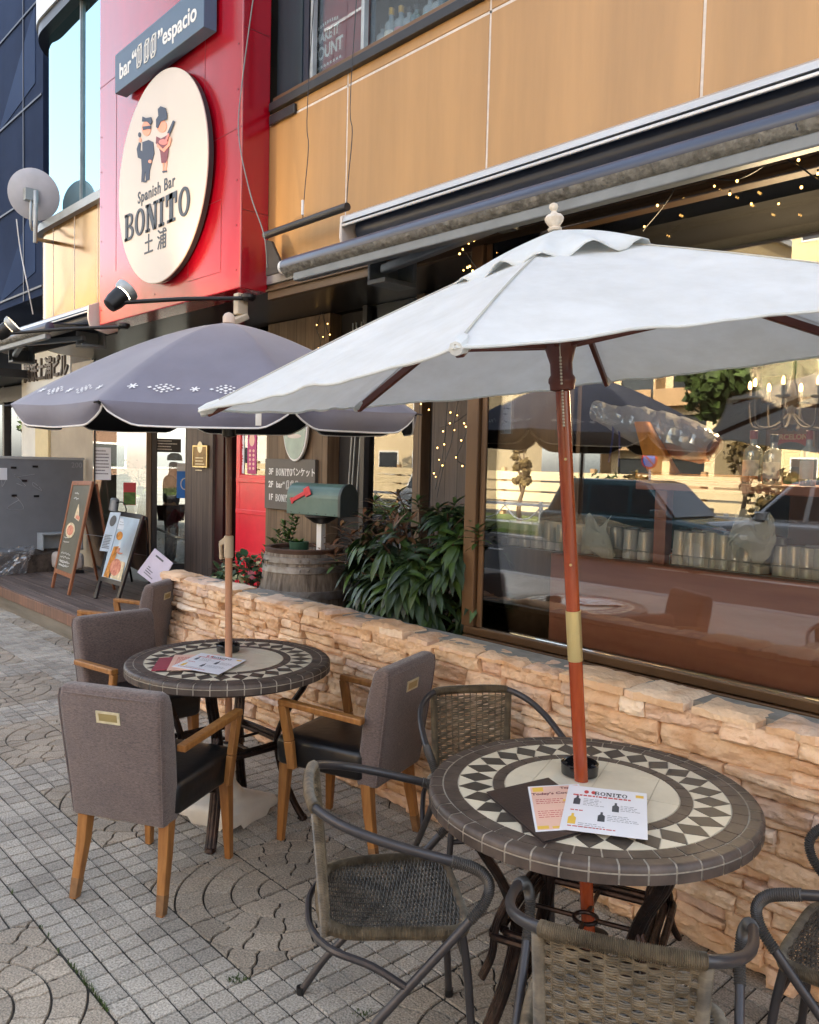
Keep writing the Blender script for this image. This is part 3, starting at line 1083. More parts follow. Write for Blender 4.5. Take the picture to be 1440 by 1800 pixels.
# ------------------------------------------------------------------ satellite dish
sd_ = thing('satellite_dish', 'grey satellite dish on a wall bracket beside the curved window', 'satellite dish', at(104, 428, 'y', 3.3))
wb = at(104, 428, 'y', 3.3); mp_ = at(62, 420, 'y', 2.95); mt = at(63, 335, 'y', 2.95); dc = at(57, 342, 'y', 3.0)
mb = MB(); mb.bar(wb, mp_, .035, .035); mb.tube([mp_ - V((0, 0, .04)), mt], .022, 10); mb.box((wb.x - .012, wb.y - .05, wb.z - .1), (wb.x + .012, wb.y + .05, wb.z + .1))
mb.build('mast', MATS['galv'], sd_, world=True, bevel=.003)
ax = (V((0, 0, 1.9)) - dc); ax = V((-.72, .5, .28)).normalized()
mb = MB(); mb.lathe([(.001, -.0), (.09, .004), (.18, .018), (.25, .04), (.262, .046), (.256, .052), (.18, .03), (.09, .016), (.001, .012)], 40, dc, axis=ax, cap=False)
mb.build('dish', mat('dish_grey', srgb(178, 180, 188), .5, var=.05), sd_, world=True)
mb = MB(); mb.tube(smooth_path([dc - ax * .05 + V((0, 0, -.05)), dc - ax * .06 + V((0, 0, -.3)), dc + ax * .05 + V((0, 0, -.36)), dc + ax * .3 + V((0, 0, -.24))], 5), .014, 8)
mb.box(dc - ax * .05 - V((.06, .06, .06)), dc - ax * .02 + V((.05, .05, .05))); mb.build('feed_arm', MATS['galv'], sd_, world=True)
MB().lathe([(.02, 0), (.035, .02), (.035, .09), (.02, .1)], 12, dc + ax * .3 + V((0, 0, -.24)), axis=-ax).build('receiver', MATS['pale_eave'], sd_, world=True)
mb = MB(); mb.tube(smooth_path([at(29, 385, 'y', 2.95), at(36, 440, 'y', 2.98), at(48, 500, 'y', 3.0), at(58, 552, 'y', 3.1)], 5), .006, 6); mb.build('cable', MATS['white_paint'], sd_, world=True)

# ------------------------------------------------------------------ awnings
mat('awning_fabric', srgb(56, 66, 88), .32, var=.15, nscale=4, spec=.6, stretch=(.4, 2, 2))
mat('awning_dirty', srgb(142, 141, 134), .9, var=.4, nscale=26, bump=.8, bscale=60, col2=srgb(92, 90, 84))
mat('grey_arm', srgb(122, 128, 132), .45, metal=.2, var=.1)


def awning(name, label, x0, x1, zt, zb, yf, xb0, xb1):
    t = thing(name, label, 'awning', ((x0 + x1) / 2, YO, zt), group='folded awnings along the facade')
    yh = YO - .27
    # hood: curved aluminium profile, open to the front
    prof = [(YO - .001, zt + .05), (YO - .10, zt + .055), (YO - .20, zt + .035), (yh, zt - .005), (yh - .008, zt - .035), (yh + .004, zt - .036), (yh + .012, zt - .012), (YO - .19, zt + .02), (YO - .1, zt + .038), (YO - .001, zt + .035)]
    n = len(prof)
    vs = [(x0, y, z) for y, z in prof] + [(x1, y, z) for y, z in prof]
    MB().add(vs, [(i, (i + 1) % n, n + (i + 1) % n, n + i) for i in range(n)] + [tuple(range(n))[::-1], tuple(range(n, 2 * n))], True).build('hood', MATS['aluminium'], t, world=True)
    MB().box((x0, yh - .012, zt - .062), (x1, yh + .0, zt - .046)).build('hood_lip', MATS['aluminium'], t, world=True, bevel=.004)
    pc = [(YO - .002, zt + .06), (YO - .12, zt + .064), (yh - .01, zt + .0), (yh - .014, zt - .12), (yh + .01, zt - .20), (YO - .1, zt - .24), (YO - .002, zt - .2)]
    for xx in ((x0 - .022, x0 - .001), (x1 + .001, x1 + .022)):
        m_ = len(pc)
        MB().add([(xx[0], y, z) for y, z in pc] + [(xx[1], y, z) for y, z in pc], [(i, m_ + i, m_ + (i + 1) % m_, (i + 1) % m_) for i in range(m_)] + [tuple(range(m_)), tuple(range(m_, 2 * m_))[::-1]]).build('end_cap', MATS['beige_cap'], t, world=True, bevel=.006)
    MB().box((x0, YO - .02, zt - .22), (x1, YO - .003, zt + .03)).build('hood_shade_strip', MATS['dark_trim'], t, world=True)  # dark strip put in for the shade in the gap under the hood
    # roller with the cloth
    MB().lathe([(.07, 0), (.07, x1 - x0 - .04)], 18, (x0 + .02, YO - .13, zt - .06), axis=(1, 0, 0)).build('roller', MATS['awning_fabric'], t, world=True)
    # cloth from the roller down to the front bar, slack
    nx, ny = 40, 8
    vs = []
    for i in range(nx + 1):
        u = i / nx
        for j in range(ny + 1):
            v = j / ny
            xx0, xx1 = x0 + .05, x1 - .05
            xa_, xb_ = xb0 + .02, xb1 - .02
            x = (xx0 + (xx1 - xx0) * u) * (1 - v) + (xa_ + (xb_ - xa_) * u) * v
            y = YO - .15 + (yf - (YO - .15)) * v
            z = (zt - .13) + (zb + .045 - (zt - .13)) * v - .02 * sin(pi * v) + .008 * noise.noise(V((x * 2.2, v * 3, zt))) * sin(pi * v) * 2
            vs.append((x, y, z))
    fs = [(i * (ny + 1) + j, (i + 1) * (ny + 1) + j, (i + 1) * (ny + 1) + j + 1, i * (ny + 1) + j + 1) for i in range(nx) for j in range(ny)]
    o = MB().add(vs, fs, True).build('canopy', MATS['awning_fabric'], t, world=True)
    so = o.modifiers.new('thick', 'SOLIDIFY'); so.thickness = .004
    # front bar: rounded fabric-covered tube, frayed valance edge, flat rail
    L = xb1 - xb0
    MB().lathe([(.02, -.004), (.042, .0), (.045, .01), (.045, L - .01), (.042, L), (.02, L + .004)], 18, (xb0, yf, zb), axis=(1, 0, 0)).build('front_bar', MATS['awning_fabric'], t, world=True)
    MB().lathe([(.02, -.03), (.04, -.028), (.043, -.0045)], 16, (xb0, yf, zb), axis=(1, 0, 0)).build('bar_cap', MATS['white_paint'], t, world=True)
    n = int(L / .012)
    vs = []
    for i in range(n + 1):
        x = xb0 + L * i / n
        for k in range(5):
            a = .32 + k * .32
            rr = .047 + .005 * noise.noise(V((x * 40, k * 1.7, zb))) + (.004 if i % 2 else 0)
            vs.append((x, yf - rr * cos(a), zb - rr * sin(a) - (.012 * (k == 4))))
    fs = [(i * 5 + k, i * 5 + k + 1, (i + 1) * 5 + k + 1, (i + 1) * 5 + k) for i in range(n) for k in range(4)]
    MB().add(vs, fs, True).build('valance', MATS['awning_dirty'], t, world=True)
    MB().box((xb0 + .1, yf - .02, zb - .095), (xb1 - .06, yf + .03, zb - .05)).build('front_rail', MATS['grey_arm'], t, world=True, bevel=.006)
    # folded arms
    xm = x0 + .55
    for s, xo in ((1, x0 + .28), (-1, x1 - .3)):
        e = xo + s * 1.05
        mb = MB(); mb.bar((xo, YO - .2, zb - .03), (e, yf + .13, zb - .02), .05, .05); mb.build('arm', MATS['grey_arm'], t, world=True, bevel=.01)
        mb = MB(); mb.bar((e, yf + .08, zb - .03), (xo + s * .1, yf + .04, zb - .045), .04, .04); mb.build('arm', MATS['grey_arm'], t, world=True, bevel=.01)
        mb = MB(); mb.box((e - .05, yf + .03, zb - .06), (e + .05, yf + .17, zb + .01)); mb.build('elbow', MATS['black_plastic'], t, world=True, bevel=.012)
        mb = MB(); mb.box((xo - .09, YO - .24, zb - .11), (xo + .06, YO - .005, zb - .085)); mb.box((xo - .09, YO - .03, zb - .085), (xo + .06, YO - .005, zb + .09)); mb.box((xo - .09, YO - .24, zb - .0845), (xo - .07, YO - .031, zb + .04)); mb.build('bracket', MATS['grey_arm'], t, world=True, bevel=.004)
    return t


mat('beige_cap', srgb(214, 204, 194), .5, var=.05)
yh = YO - .27
ha, hb = at(600, 384, 'y', yh), at(1438, 98, 'y', yh)
ba, bb = at(503, 470, 'y', 2.68), at(1436, 205, 'y', 2.68)
awning('awning', 'long folded awning with a white hood above the display window', ha.x + .02, 2.6, (ha.z + hb.z) / 2, (ba.z + bb.z) / 2, 2.68, ba.x, 2.55)
ha, hb = at(20, 583, 'y', yh), at(158, 533, 'y', yh)
ba = at(-40, 622, 'y', 2.62)
awning('awning', 'short folded awning with a cream hood below the curved ochre panel', -10.1, hb.x - .03, (ha.z + hb.z) / 2, 2.735, 2.62, -10.3, -7.62)

# hanging rod in front of the cladding
ra, rb = at(466, 414, 'y', 3.04), at(611, 363, 'y', 3.04)
t = thing('hanging_rod', 'dark metal rod hung on wires in front of the ochre panels', 'rod', (ra + rb) / 2)
mb = MB(); mb.tube([ra, rb], .024, 14); mb.build('rod', mat('dark_steel', srgb(60, 60, 62), .4, metal=.4, var=.15), t, world=True)
mb = MB()
for px0, py0, px1, py1 in ((532, 388, 541, 175), (609, 363, 617, 150)):
    a, b = at(px0, py0, 'y', 3.04), at(px1, py1, 'y', 3.12)
    mb.tube(smooth_path([a, a.lerp(b, .25) + V((.01, 0, 0)), a.lerp(b, .6) + V((.03, 0, 0)), b, b + V((.08, .03, 1.4))], 5), .0028, 6)
mb.build('wire', MATS['black_plastic'], t, world=True)
mb = MB()
a = at(532, 372, 'y', 3.04); mb.tube([a + V((0, 0, -.02)), a + V((0, 0, .07))], .009, 8); mb.build('connector', MATS['white_paint'], t, world=True)
mb = MB()
g0 = at(468, 432, 'y', 3.1); mb.prism([(g0.x, g0.z - .2), (g0.x + .22, g0.z - .2), (g0.x + .06, g0.z + .02), (g0.x, g0.z + .04)], 0, .02, frame((0, 3.12, 0), (1, 0, 0), (0, 0, 1)))
mb.build('end_bracket', MATS['dark_steel'], t, world=True)
# wire down the red tower
mb = MB()
mb.tube(smooth_path([at(449, -30, 'y', 2.93), at(425, 150, 'y', 2.93), at(420, 240, 'y', 2.93), at(440, 340, 'y', 2.95), at(464, 412, 'y', 3.0), at(470, 470, 'y', 3.05)], 6), .004, 6)
tag(mb.build('hanging_wire', MATS['grey_arm']), 'thin loose wire running down the corner of the red tower', 'wire')
mb = MB(); a = at(480, 212, 'y', YO - .01); b = at(520, 205, 'y', YO - .01)
mb.box((RX1 + .02, YO - .025, a.z - .03), (b.x, YO - .003, a.z + .035))
tag(mb.build('dark_plate', MATS['dark_trim'], bevel=.004), 'small dark metal plate on the ochre panels by the red tower', 'plate')

# ------------------------------------------------------------------ left neighbours
mat('blue_cladding', srgb(50, 64, 92), .9, metal=.0, var=.2, nscale=.35, col2=srgb(36, 47, 70), spec=.08)  # dark blue panels, reflected sky put into the matte colour
mat('blue_cladding_b', srgb(62, 78, 108), .9, metal=.0, var=.15, nscale=.4, col2=srgb(48, 62, 90), spec=.08)
ob_ = thing('office_block', 'dark blue panelled office block beyond the bar building', 'building', (-15, 3.3, 0))
mb = MB().box((-30, 3.45, 3.5), (-10.25, 18, 8.6)); mb.build('wall', MATS['blue_cladding'], ob_, world=True)
mb = MB()
for i in range(7):
    for j in range(5):
        x0, z0 = -10.5 - i * 1.4 - 1.4, 3.6 + j * 1.1
        if (i + j) % 2 == 0:
            mb.prism([(x0, z0), (x0 + 1.4, z0 + .2), (x0 + 1.4, z0 + 1.1)], 0, .008, frame((0, 3.449, 0), (1, 0, 0), (0, 0, 1)))
mb.build('facet', MATS['blue_cladding_b'], ob_, world=True)
mb = MB()
for j in range(4):
    mb.box((-30, 3.43, 3.6 + j * 1.1 - .012), (-10.25, 3.4405, 3.6 + j * 1.1 + .012))
for x in (-10.9, -12.3, -13.7):
    mb.box((x - .012, 3.432, 3.5), (x + .012, 3.4402, 8.6))
mb.build('panel_joint', mat('joint_blue', srgb(22, 30, 52), .4), ob_, world=True)
mb = MB().box((-10.24, 4.9, 2.9), (-10.2 + .0, 8, 9)); mb.build('side_wall', MATS['beige_wall'], ob_, world=True)
mb = MB().box((-30, 4.75, 0), (-12.5, 5, 2.9)); mb.build('ground_floor_wall', MATS['interior_dark'], ob_, world=True)
mb = MB().box((-30, 4.60, 1.0), (-12.55, 4.61, 2.5)); mb.build('shop_window', MATS['shop_glass'], ob_, world=True)
mb = MB()
for x in (-13.0, -13.6, -14.3, -15.5):
    mb.box((x - .05, 4.54, .2), (x + .05, 4.7, 2.9))
mb.box((-30, 4.5, 2.5), (-12.45, 4.7, 2.75)); mb.box((-30, 4.5, .2), (-12.45, 4.74, 1.0))
mb.build('window_frame', MATS['dark_trim'], ob_, world=True)
mb = MB().box((-30, 3.2, 2.78), (-13.4, 4.6, 2.9)); mb.build('canopy_slab', MATS['dark_trim'], ob_, world=True)

# white name wall between the two
wx0, wx1 = at(38, 690, 'y', 4.3).x, at(123, 690, 'y', 4.3).x
nw = thing('name_wall', 'white wall carrying raised dark building name letters', 'wall', (wx0, 4.3, 0))
MB().box((wx0, 4.3, 0), (wx1, 4.6, 3.62)).build('wall_panel', MATS['white_wall'], nw, world=True, bevel=.006)
a, b = at(46, 660, 'y', 4.28), at(114, 641, 'y', 4.28)
t = MB(); t.text('関鉄土浦ビル', .34, wallF((a.x + b.x) / 2, 4.285, (a.z + b.z) / 2), .03, .006, sx=.9)
t.build('name_letters', mat('bronze_letter', srgb(80, 70, 62), .4, metal=.3, var=.1), nw, world=True)
# beige pier, yellow light put into its colour, and beige wall behind the partition
pr = MB().box((at(70, 770, 'y', 4.25).x, 4.18, 0), (at(76, 770, 'y', 4.2).x + .25, 4.29, 2.2))
tag(pr.build('beige_pier', mat('pier_cream', srgb(214, 196, 150), .6, var=.05), bevel=.01), 'narrow beige pier with yellow light in its colour behind the grey partition', 'pier')
pr = MB().box((at(75, 790, 'y', 4.22).x + .3, 4.22, 0), (-10.38, 4.29, 2.1))
tag(pr.build('beige_wall_panel', MATS['beige_wall'], bevel=.01), 'flat beige wall panel above the grey partition', 'wall')
# ------------------------------------------------------------------ mosaic tables
mat('tile_dark', srgb(88, 76, 68), .5, var=.22, nscale=14, island=.13, bump=.15, bscale=60, col2=srgb(62, 53, 48))
mat('tile_diamond', srgb(74, 67, 60), .42, var=.15, nscale=18, island=.1)
mat('tile_cream', srgb(222, 213, 190), .36, var=.06, nscale=10, island=.03)
mat('grout', srgb(206, 198, 182), .8, var=.15, nscale=60)
mat('bronze_cast', srgb(60, 44, 38), .36, metal=.65, var=.35, nscale=22, bump=.2, bscale=50, col2=srgb(24, 19, 18))
TZ, TR = .72, .445


def sector(r0, r1, a0, a1, n=3):
    return [(r1 * cos(a0 + (a1 - a0) * i / n), r1 * sin(a0 + (a1 - a0) * i / n)) for i in range(n + 1)] + \
           [(r0 * cos(a1 + (a0 - a1) * i / n), r0 * sin(a1 + (a0 - a1) * i / n)) for i in range(n + 1)]


def make_table(loc, rz, label):
    t = thing('mosaic_table', label, 'table', loc, rz, group='round mosaic parasol tables')
    MB().lathe([(.02, TZ - .045), (TR - .004, TZ - .045), (TR - .003, TZ - .04), (TR - .0025, TZ - .009), (TR - .009, TZ - .0022), (.019, TZ - .0022)], 96, cap=False).build('tabletop', MATS['grout'], t)
    rim = MB(); g = .0022
    n = 42
    for i in range(n):
        a0, a1 = 2 * pi * i / n, 2 * pi * (i + 1) / n
        d = g / TR
        # rounded rim tile: side face
        for (ra, za, rb, zb) in ((TR, TZ - .044, TR + .0005, TZ - .020), ):
            A = [a0 + d + (a1 - a0 - 2 * d) * k / 4 for k in range(5)]
            vs = [(ra * cos(a), ra * sin(a), za) for a in A] + [(rb * cos(a), rb * sin(a), zb) for a in A]
            rim.add(vs, [(k, k + 1, 6 + k, 5 + k) for k in range(4)], True)
        prof = [(TR + .0005, TZ - .0165), (TR - .0008, TZ - .008), (TR - .006, TZ - .0015), (TR - .013, TZ), (.4085, TZ)]
        A = [a0 + d + (a1 - a0 - 2 * d) * k / 4 for k in range(5)]
        vs = [(r * cos(a), r * sin(a), z) for r, z in prof for a in A]
        rim.add(vs, [(p * 5 + k, p * 5 + k + 1, p * 5 + 6 + k, p * 5 + 5 + k) for p in range(4) for k in range(4)], True)
    rim.build('rim_tiles', MATS['tile_dark'], t, angle=60)
    for r0, r1, n, o in ((.366, .4045, 38, .3), (.237, .268, 26, .1)):
        mb = MB()
        for i in range(n):
            d = g / r1
            mb.prism(sector(r0, r1, 2 * pi * (i + o) / n + d, 2 * pi * (i + 1 + o) / n - d), TZ - .003, TZ)
        mb.build('ring_tiles', MATS['tile_dark'], t)
    mb = MB(); mc = MB(); n = 28; rm = .317
    for i in range(n):
        a = 2 * pi * i / n; w = 2 * pi / n * .5
        pt = lambda r, aa: (r * cos(aa), r * sin(aa))
        mb.prism([pt(.2715, a), pt(rm, a - w * .94), pt(.3625, a), pt(rm, a + w * .94)][::1], TZ - .003, TZ)
        mc.prism([pt(.2715, a + .012), pt(rm, a + w), pt(.2715, a + 2 * w - .012)][::-1], TZ - .003, TZ - .0004)
        mc.prism([pt(.3635, a + .008), pt(rm, a + w), pt(.3635, a + 2 * w - .008)], TZ - .003, TZ - .0004)
    mb.build('diamond_tiles', MATS['tile_diamond'], t)
    for i in range(-2, 2):
        for j in range(-2, 2):
            s_ = .1585
            poly = [(i * s_, j * s_), ((i + 1) * s_, j * s_), ((i + 1) * s_, (j + 1) * s_), (i * s_, (j + 1) * s_)]
            circ = ngon(0, 0, .2335, .2335, 72)
            cl = clip(circ, i * s_ + .0009, j * s_ + .0009, (i + 1) * s_ - .0009, (j + 1) * s_ - .0009)
            if len(cl) > 2:
                mc.prism(cl, TZ - .003, TZ)
    mc.build('cream_tiles', MATS['tile_cream'], t)
    MB().lathe([(.40, TZ - .062), (.405, TZ - .060), (.405, TZ - .0455), (.36, TZ - .0455), (.36, TZ - .062)], 48, cap=False).build('under_ring', MATS['bronze_cast'], t)
    for k in range(4):
        a = pi / 4 + k * pi / 2
        mb = MB(); mb.M = Matrix.Rotation(a, 4, 'Z')
        up = smooth_path([(.36, 0, TZ - .05), (.33, 0, .60), (.265, 0, .50), (.222, 0, .40), (.215, 0, .33), (.245, 0, .20), (.30, 0, .07), (.335, 0, .012)], 6)
        for off in (-.013, 0, .013):
            mb.tube([p + V((0, off, 0)) for p in up], .0115 if off else .0135, 8)
        br_ = smooth_path([(.20, 0, .36), (.255, .0, .45), (.305, 0, .52), (.345, 0, .62), (.31, 0, TZ - .05)], 5)
        br2 = smooth_path([(.235, 0, .46), (.275, 0, .38), (.285, 0, .30), (.315, 0, .24)], 5)
        for off in (-.006, .006):
            mb.tube([p + V((0, off, 0)) for p in br2], .008, 8)
        mb.lathe([(.02, 0), (.024, .006), (.018, .02)], 12, (.335, 0, 0))
        mb.build('leg', MATS['bronze_cast'], t)
    mb = MB()
    for ins, z in ((0, .352), (.022, .358), (.044, .352)):
        h = .21 - ins; c = .05
        mb.tube(smooth_path([(h, -h + c, z), (h, h - c, z), (h - c * .3, h - c * .3, z), (h - c, h, z), (-h + c, h, z), (-h + c * .3, h - c * .3, z), (-h, h - c, z), (-h, -h + c, z), (-h + c * .3, -h + c * .3, z), (-h + c, -h, z), (h - c, -h, z), (h - c * .3, -h + c * .3, z)], 4, True), .0105, 8, closed=True)
    mb.build('stretcher_ring', MATS['bronze_cast'], t)
    mb = MB(); mb.tube(ngon3(.032, .352), .006, 8, closed=True)
    for k in range(4):
        a = k * pi / 2
        mb.tube([(.032 * cos(a), .032 * sin(a), .352), (.16 * cos(a), .16 * sin(a), .352)], .007, 8)
    mb.build('pole_holder', MATS['bronze_cast'], t)
    return t


def ngon3(r, z, n=24, cx=0, cy=0):
    return [(cx + r * cos(2 * pi * i / n), cy + r * sin(2 * pi * i / n), z) for i in range(n)]


TN = V((-1.30, 1.893, 0)); TF = V((-3.205, 1.875, 0))
tab = make_table(TN, R(22), 'round mosaic table under the white parasol, among the rattan chairs')
tabf = dup(tab, TF, R(3), 'round mosaic table under the grey parasol, among the upholstered armchairs')

# ------------------------------------------------------------------ rattan chairs
mat('frame_tube', srgb(66, 64, 66), .38, metal=.35, var=.1, nscale=20)
mat('rattan', srgb(120, 108, 88), .42, var=.25, nscale=26, col2=srgb(78, 70, 57), island=.1, rvar=.1)
mat('rattan_dark', srgb(98, 90, 78), .42, var=.25, nscale=26, col2=srgb(58, 54, 48), island=.12)


def make_rattan(loc, rz, label):
    t = thing('rattan_chair', label, 'chair', loc, rz, group='rattan armchairs round the near mosaic table')
    r = .0125
    # back rail + both arm loops, symmetric
    half = [(.0, -.262, .738), (.10, -.258, .738), (.175, -.238, .733), (.235, -.165, .712), (.268, -.06, .685), (.282, .06, .655), (.285, .15, .632), (.280, .215, .606), (.272, .245, .565), (.268, .232, .518), (.268, .185, .468), (.266, .10, .385), (.266, .0, .29), (.268, -.10, .195), (.270, -.19, .11), (.272, -.262, .02), (.272, -.274, .0)]
    P = smooth_path(half, 8)
    n0 = 16     # end of the wrapped back rail
    wrap0 = [p for p in P[:n0]]
    loop = [V((-p.x, p.y, p.z)) for p in P[:n0]][::-1][:-1] + P[:n0]
    MB().ribs(loop, .0175).build('back_rail', MATS['rattan'], t)
    for s in (1, -1):
        Q = [V((s * p.x, p.y, p.z)) for p in P]
        mb = MB(); mb.tube(Q[n0 - 2:], r, 10)
        arm = mb.build('arm_loop', MATS['frame_tube'], t)
        mb = MB(); mb.ribs(Q[46:80], .0160, .0060, 10); mb.build('arm_wrap', MATS['frame_wrap'], arm)
    # seat frame
    sf = [(.0, .205, .412), (.13, .203, .414), (.195, .185, .416), (.222, .12, .424), (.222, .0, .428), (.208, -.12, .426), (.165, -.195, .424), (.08, -.215, .422), (0, -.218, .422)]
    sfull = sf + [(-x, y, z) for x, y, z in sf[-2:0:-1]]
    S_ = smooth_path(sfull, 6, True)
    MB().ribs(S_ + [S_[0]], .0185, .0042, 8, closed=True).build('seat_frame', MATS['rattan'], t)

    def half_w(y):
        best = 0
        for a, b in zip(S_, S_[1:] + S_[:1]):
            if (a.y - y) * (b.y - y) <= 0 and abs(a.y - b.y) > 1e-6 :
                u = (y - a.y) / (b.y - a.y); x = a.x + (b.x - a.x) * u
                best = max(best, x)
        return best
    # woven seat: strands across, over and under stakes that run front to back
    mb = MB()
    ny = 66
    xs = [(-.21 + .42 * k / 15) for k in range(16)]
    sag = lambda x, y: -.020 * max(0, 1 - (x / .22) ** 2) * max(0, 1 - (y / .22) ** 2) + .004
    for i in range(ny):
        y = -.205 + .40 * (i + .5) / ny
        w = half_w(y)
        if w < .03:
            continue
        pts = []
        m = max(6, int(2 * w / .0115))
        for k in range(m + 1):
            x = -w + 2 * w * k / m
            ph = x / (.42 / 15) * pi + (pi if i % 2 else 0)
            pts.append((x, y, .424 + sag(x, y) + .0032 * sin(ph)))
        mb.tube(pts, .0026, 5, caps=False)
    for x in xs:
        pts = []
        for k in range(15):
            y = -.205 + .40 * k / 14
            if half_w(y) < abs(x):
                continue
            pts.append((x, y, .424 + sag(x, y) - .0005))
        if len(pts) > 1:
            mb.tube(pts, .0024, 5, caps=False)
    mb.build('seat_weave', MATS['rattan_dark'], t)
    # back posts and woven back
    def bp(u, v):      # u across -1..1, v up 0..1
        x = u * (.158 + .012 * v)
        y = -.208 - .032 * v - .018 * (1 - u * u) * (.3 + .7 * v)
        return V((x, y, .43 + .295 * v))
    for s in (1, -1):
        mb = MB(); mb.ribs([bp(s, v / 10) + V((0, .0, -.03 * (v == 0))) for v in range(11)], .0165); mb.build('back_post', MATS['rattan'], t)
    mb = MB()
    rows = 62; st_ = 12
    for i in range(rows):
        v = .03 + .94 * (i + .5) / rows
        pts = []
        for k in range(49):
            u = -1 + 2 * k / 48
            # strands go over and under the stakes, three rows at a time
            ph = k / 48 * st_ * pi + (pi if (i // 3) % 2 else 0)
            p = bp(u, v); p.y += .0045 * sin(ph) ; p.z += .0012 * sin(ph * .5 + i)
            pts.append(p)
        mb.tube(pts, .0021, 5, caps=False)
    for k in range(1, st_):
        u = -1 + 2 * (k - .0) / st_
        mb.tube([bp(u, v / 8) for v in range(9)], .0026, 5, caps=False)
    mb.build('back_weave', MATS['rattan'], t)
    for s in (1, -1):
        mb = MB(); L = smooth_path([(s * .192, .186, .41), (s * .202, .205, .30), (s * .21, .222, .12), (s * .216, .232, .0)], 5)
        mb.tube(L, r, 10); leg = mb.build('front_leg', MATS['frame_tube'], t)
        for fx, fy in ((s * .216, .232), (s * .272, -.274)):
            mb = MB(); mb.lathe([(.014, 0), (.0155, .004), (.0145, .022)], 12, (fx, fy, 0)); mb.build('foot_cap', MATS['black_plastic'], leg)
    mb = MB(); mb.tube(smooth_path([(.266, .02, .31), (.245, -.08, .36), (.205, -.19, .385), (.11, -.245, .39), (0, -.256, .39), (-.11, -.245, .39), (-.205, -.19, .385), (-.245, -.08, .36), (-.266, .02, .31)], 6), .0105, 8)
    mb.tube([(.20, .20, .33), (-.20, .20, .33)], .009, 8)
    mb.build('stretcher', MATS['frame_tube'], t)
    return t


mat('frame_wrap', srgb(74, 71, 68), .4, var=.12, metal=.1, nscale=20)
def rescale(t, kx, ky):
    todo = list(t.children)
    while todo:
        o = todo.pop()
        o.data.transform(Matrix.Diagonal((kx, ky, 1, 1)))
        todo += list(o.children)


RA = make_rattan((-1.640, 1.470, 0), R(-35.2), 'rattan armchair left of the near table, its seat in full view')
rescale(RA, .88, .88)
RB = dup(RA, (-.912, 1.476, 0), R(28.9), 'rattan armchair in front of the near table, its woven back to the viewer')
RC = dup(RA, (-1.963, 2.205, 0), R(-120.3), 'rattan armchair against the stone wall behind the near table')
RD = dup(RA, (-.66, 2.19, 0), R(98), 'rattan armchair by the stone wall, cut by the photo edge')

# ------------------------------------------------------------------ upholstered armchairs
def tweed():
    m = mat('tweed', srgb(122, 106, 100), .95, var=.3, nscale=90, bump=.5, bscale=220, stain=.16, sscale=5, col2=srgb(80, 69, 67), stretch=(1, 1, 3.5), sheen=.3)
    return m
tweed()
mat('black_leather', (.010, .010, .011), .36, var=.2, nscale=5, bump=.12, bscale=40, rvar=.08)
mat('chair_wood', srgb(166, 116, 62), .42, var=.2, nscale=4, stretch=(9, 9, 1.2), col2=srgb(132, 86, 42))
mat('brass_plate', srgb(232, 222, 186), .35, metal=.35, var=.12, nscale=30)
mat('worn_wood', srgb(142, 104, 66), .7, var=.25, nscale=14)


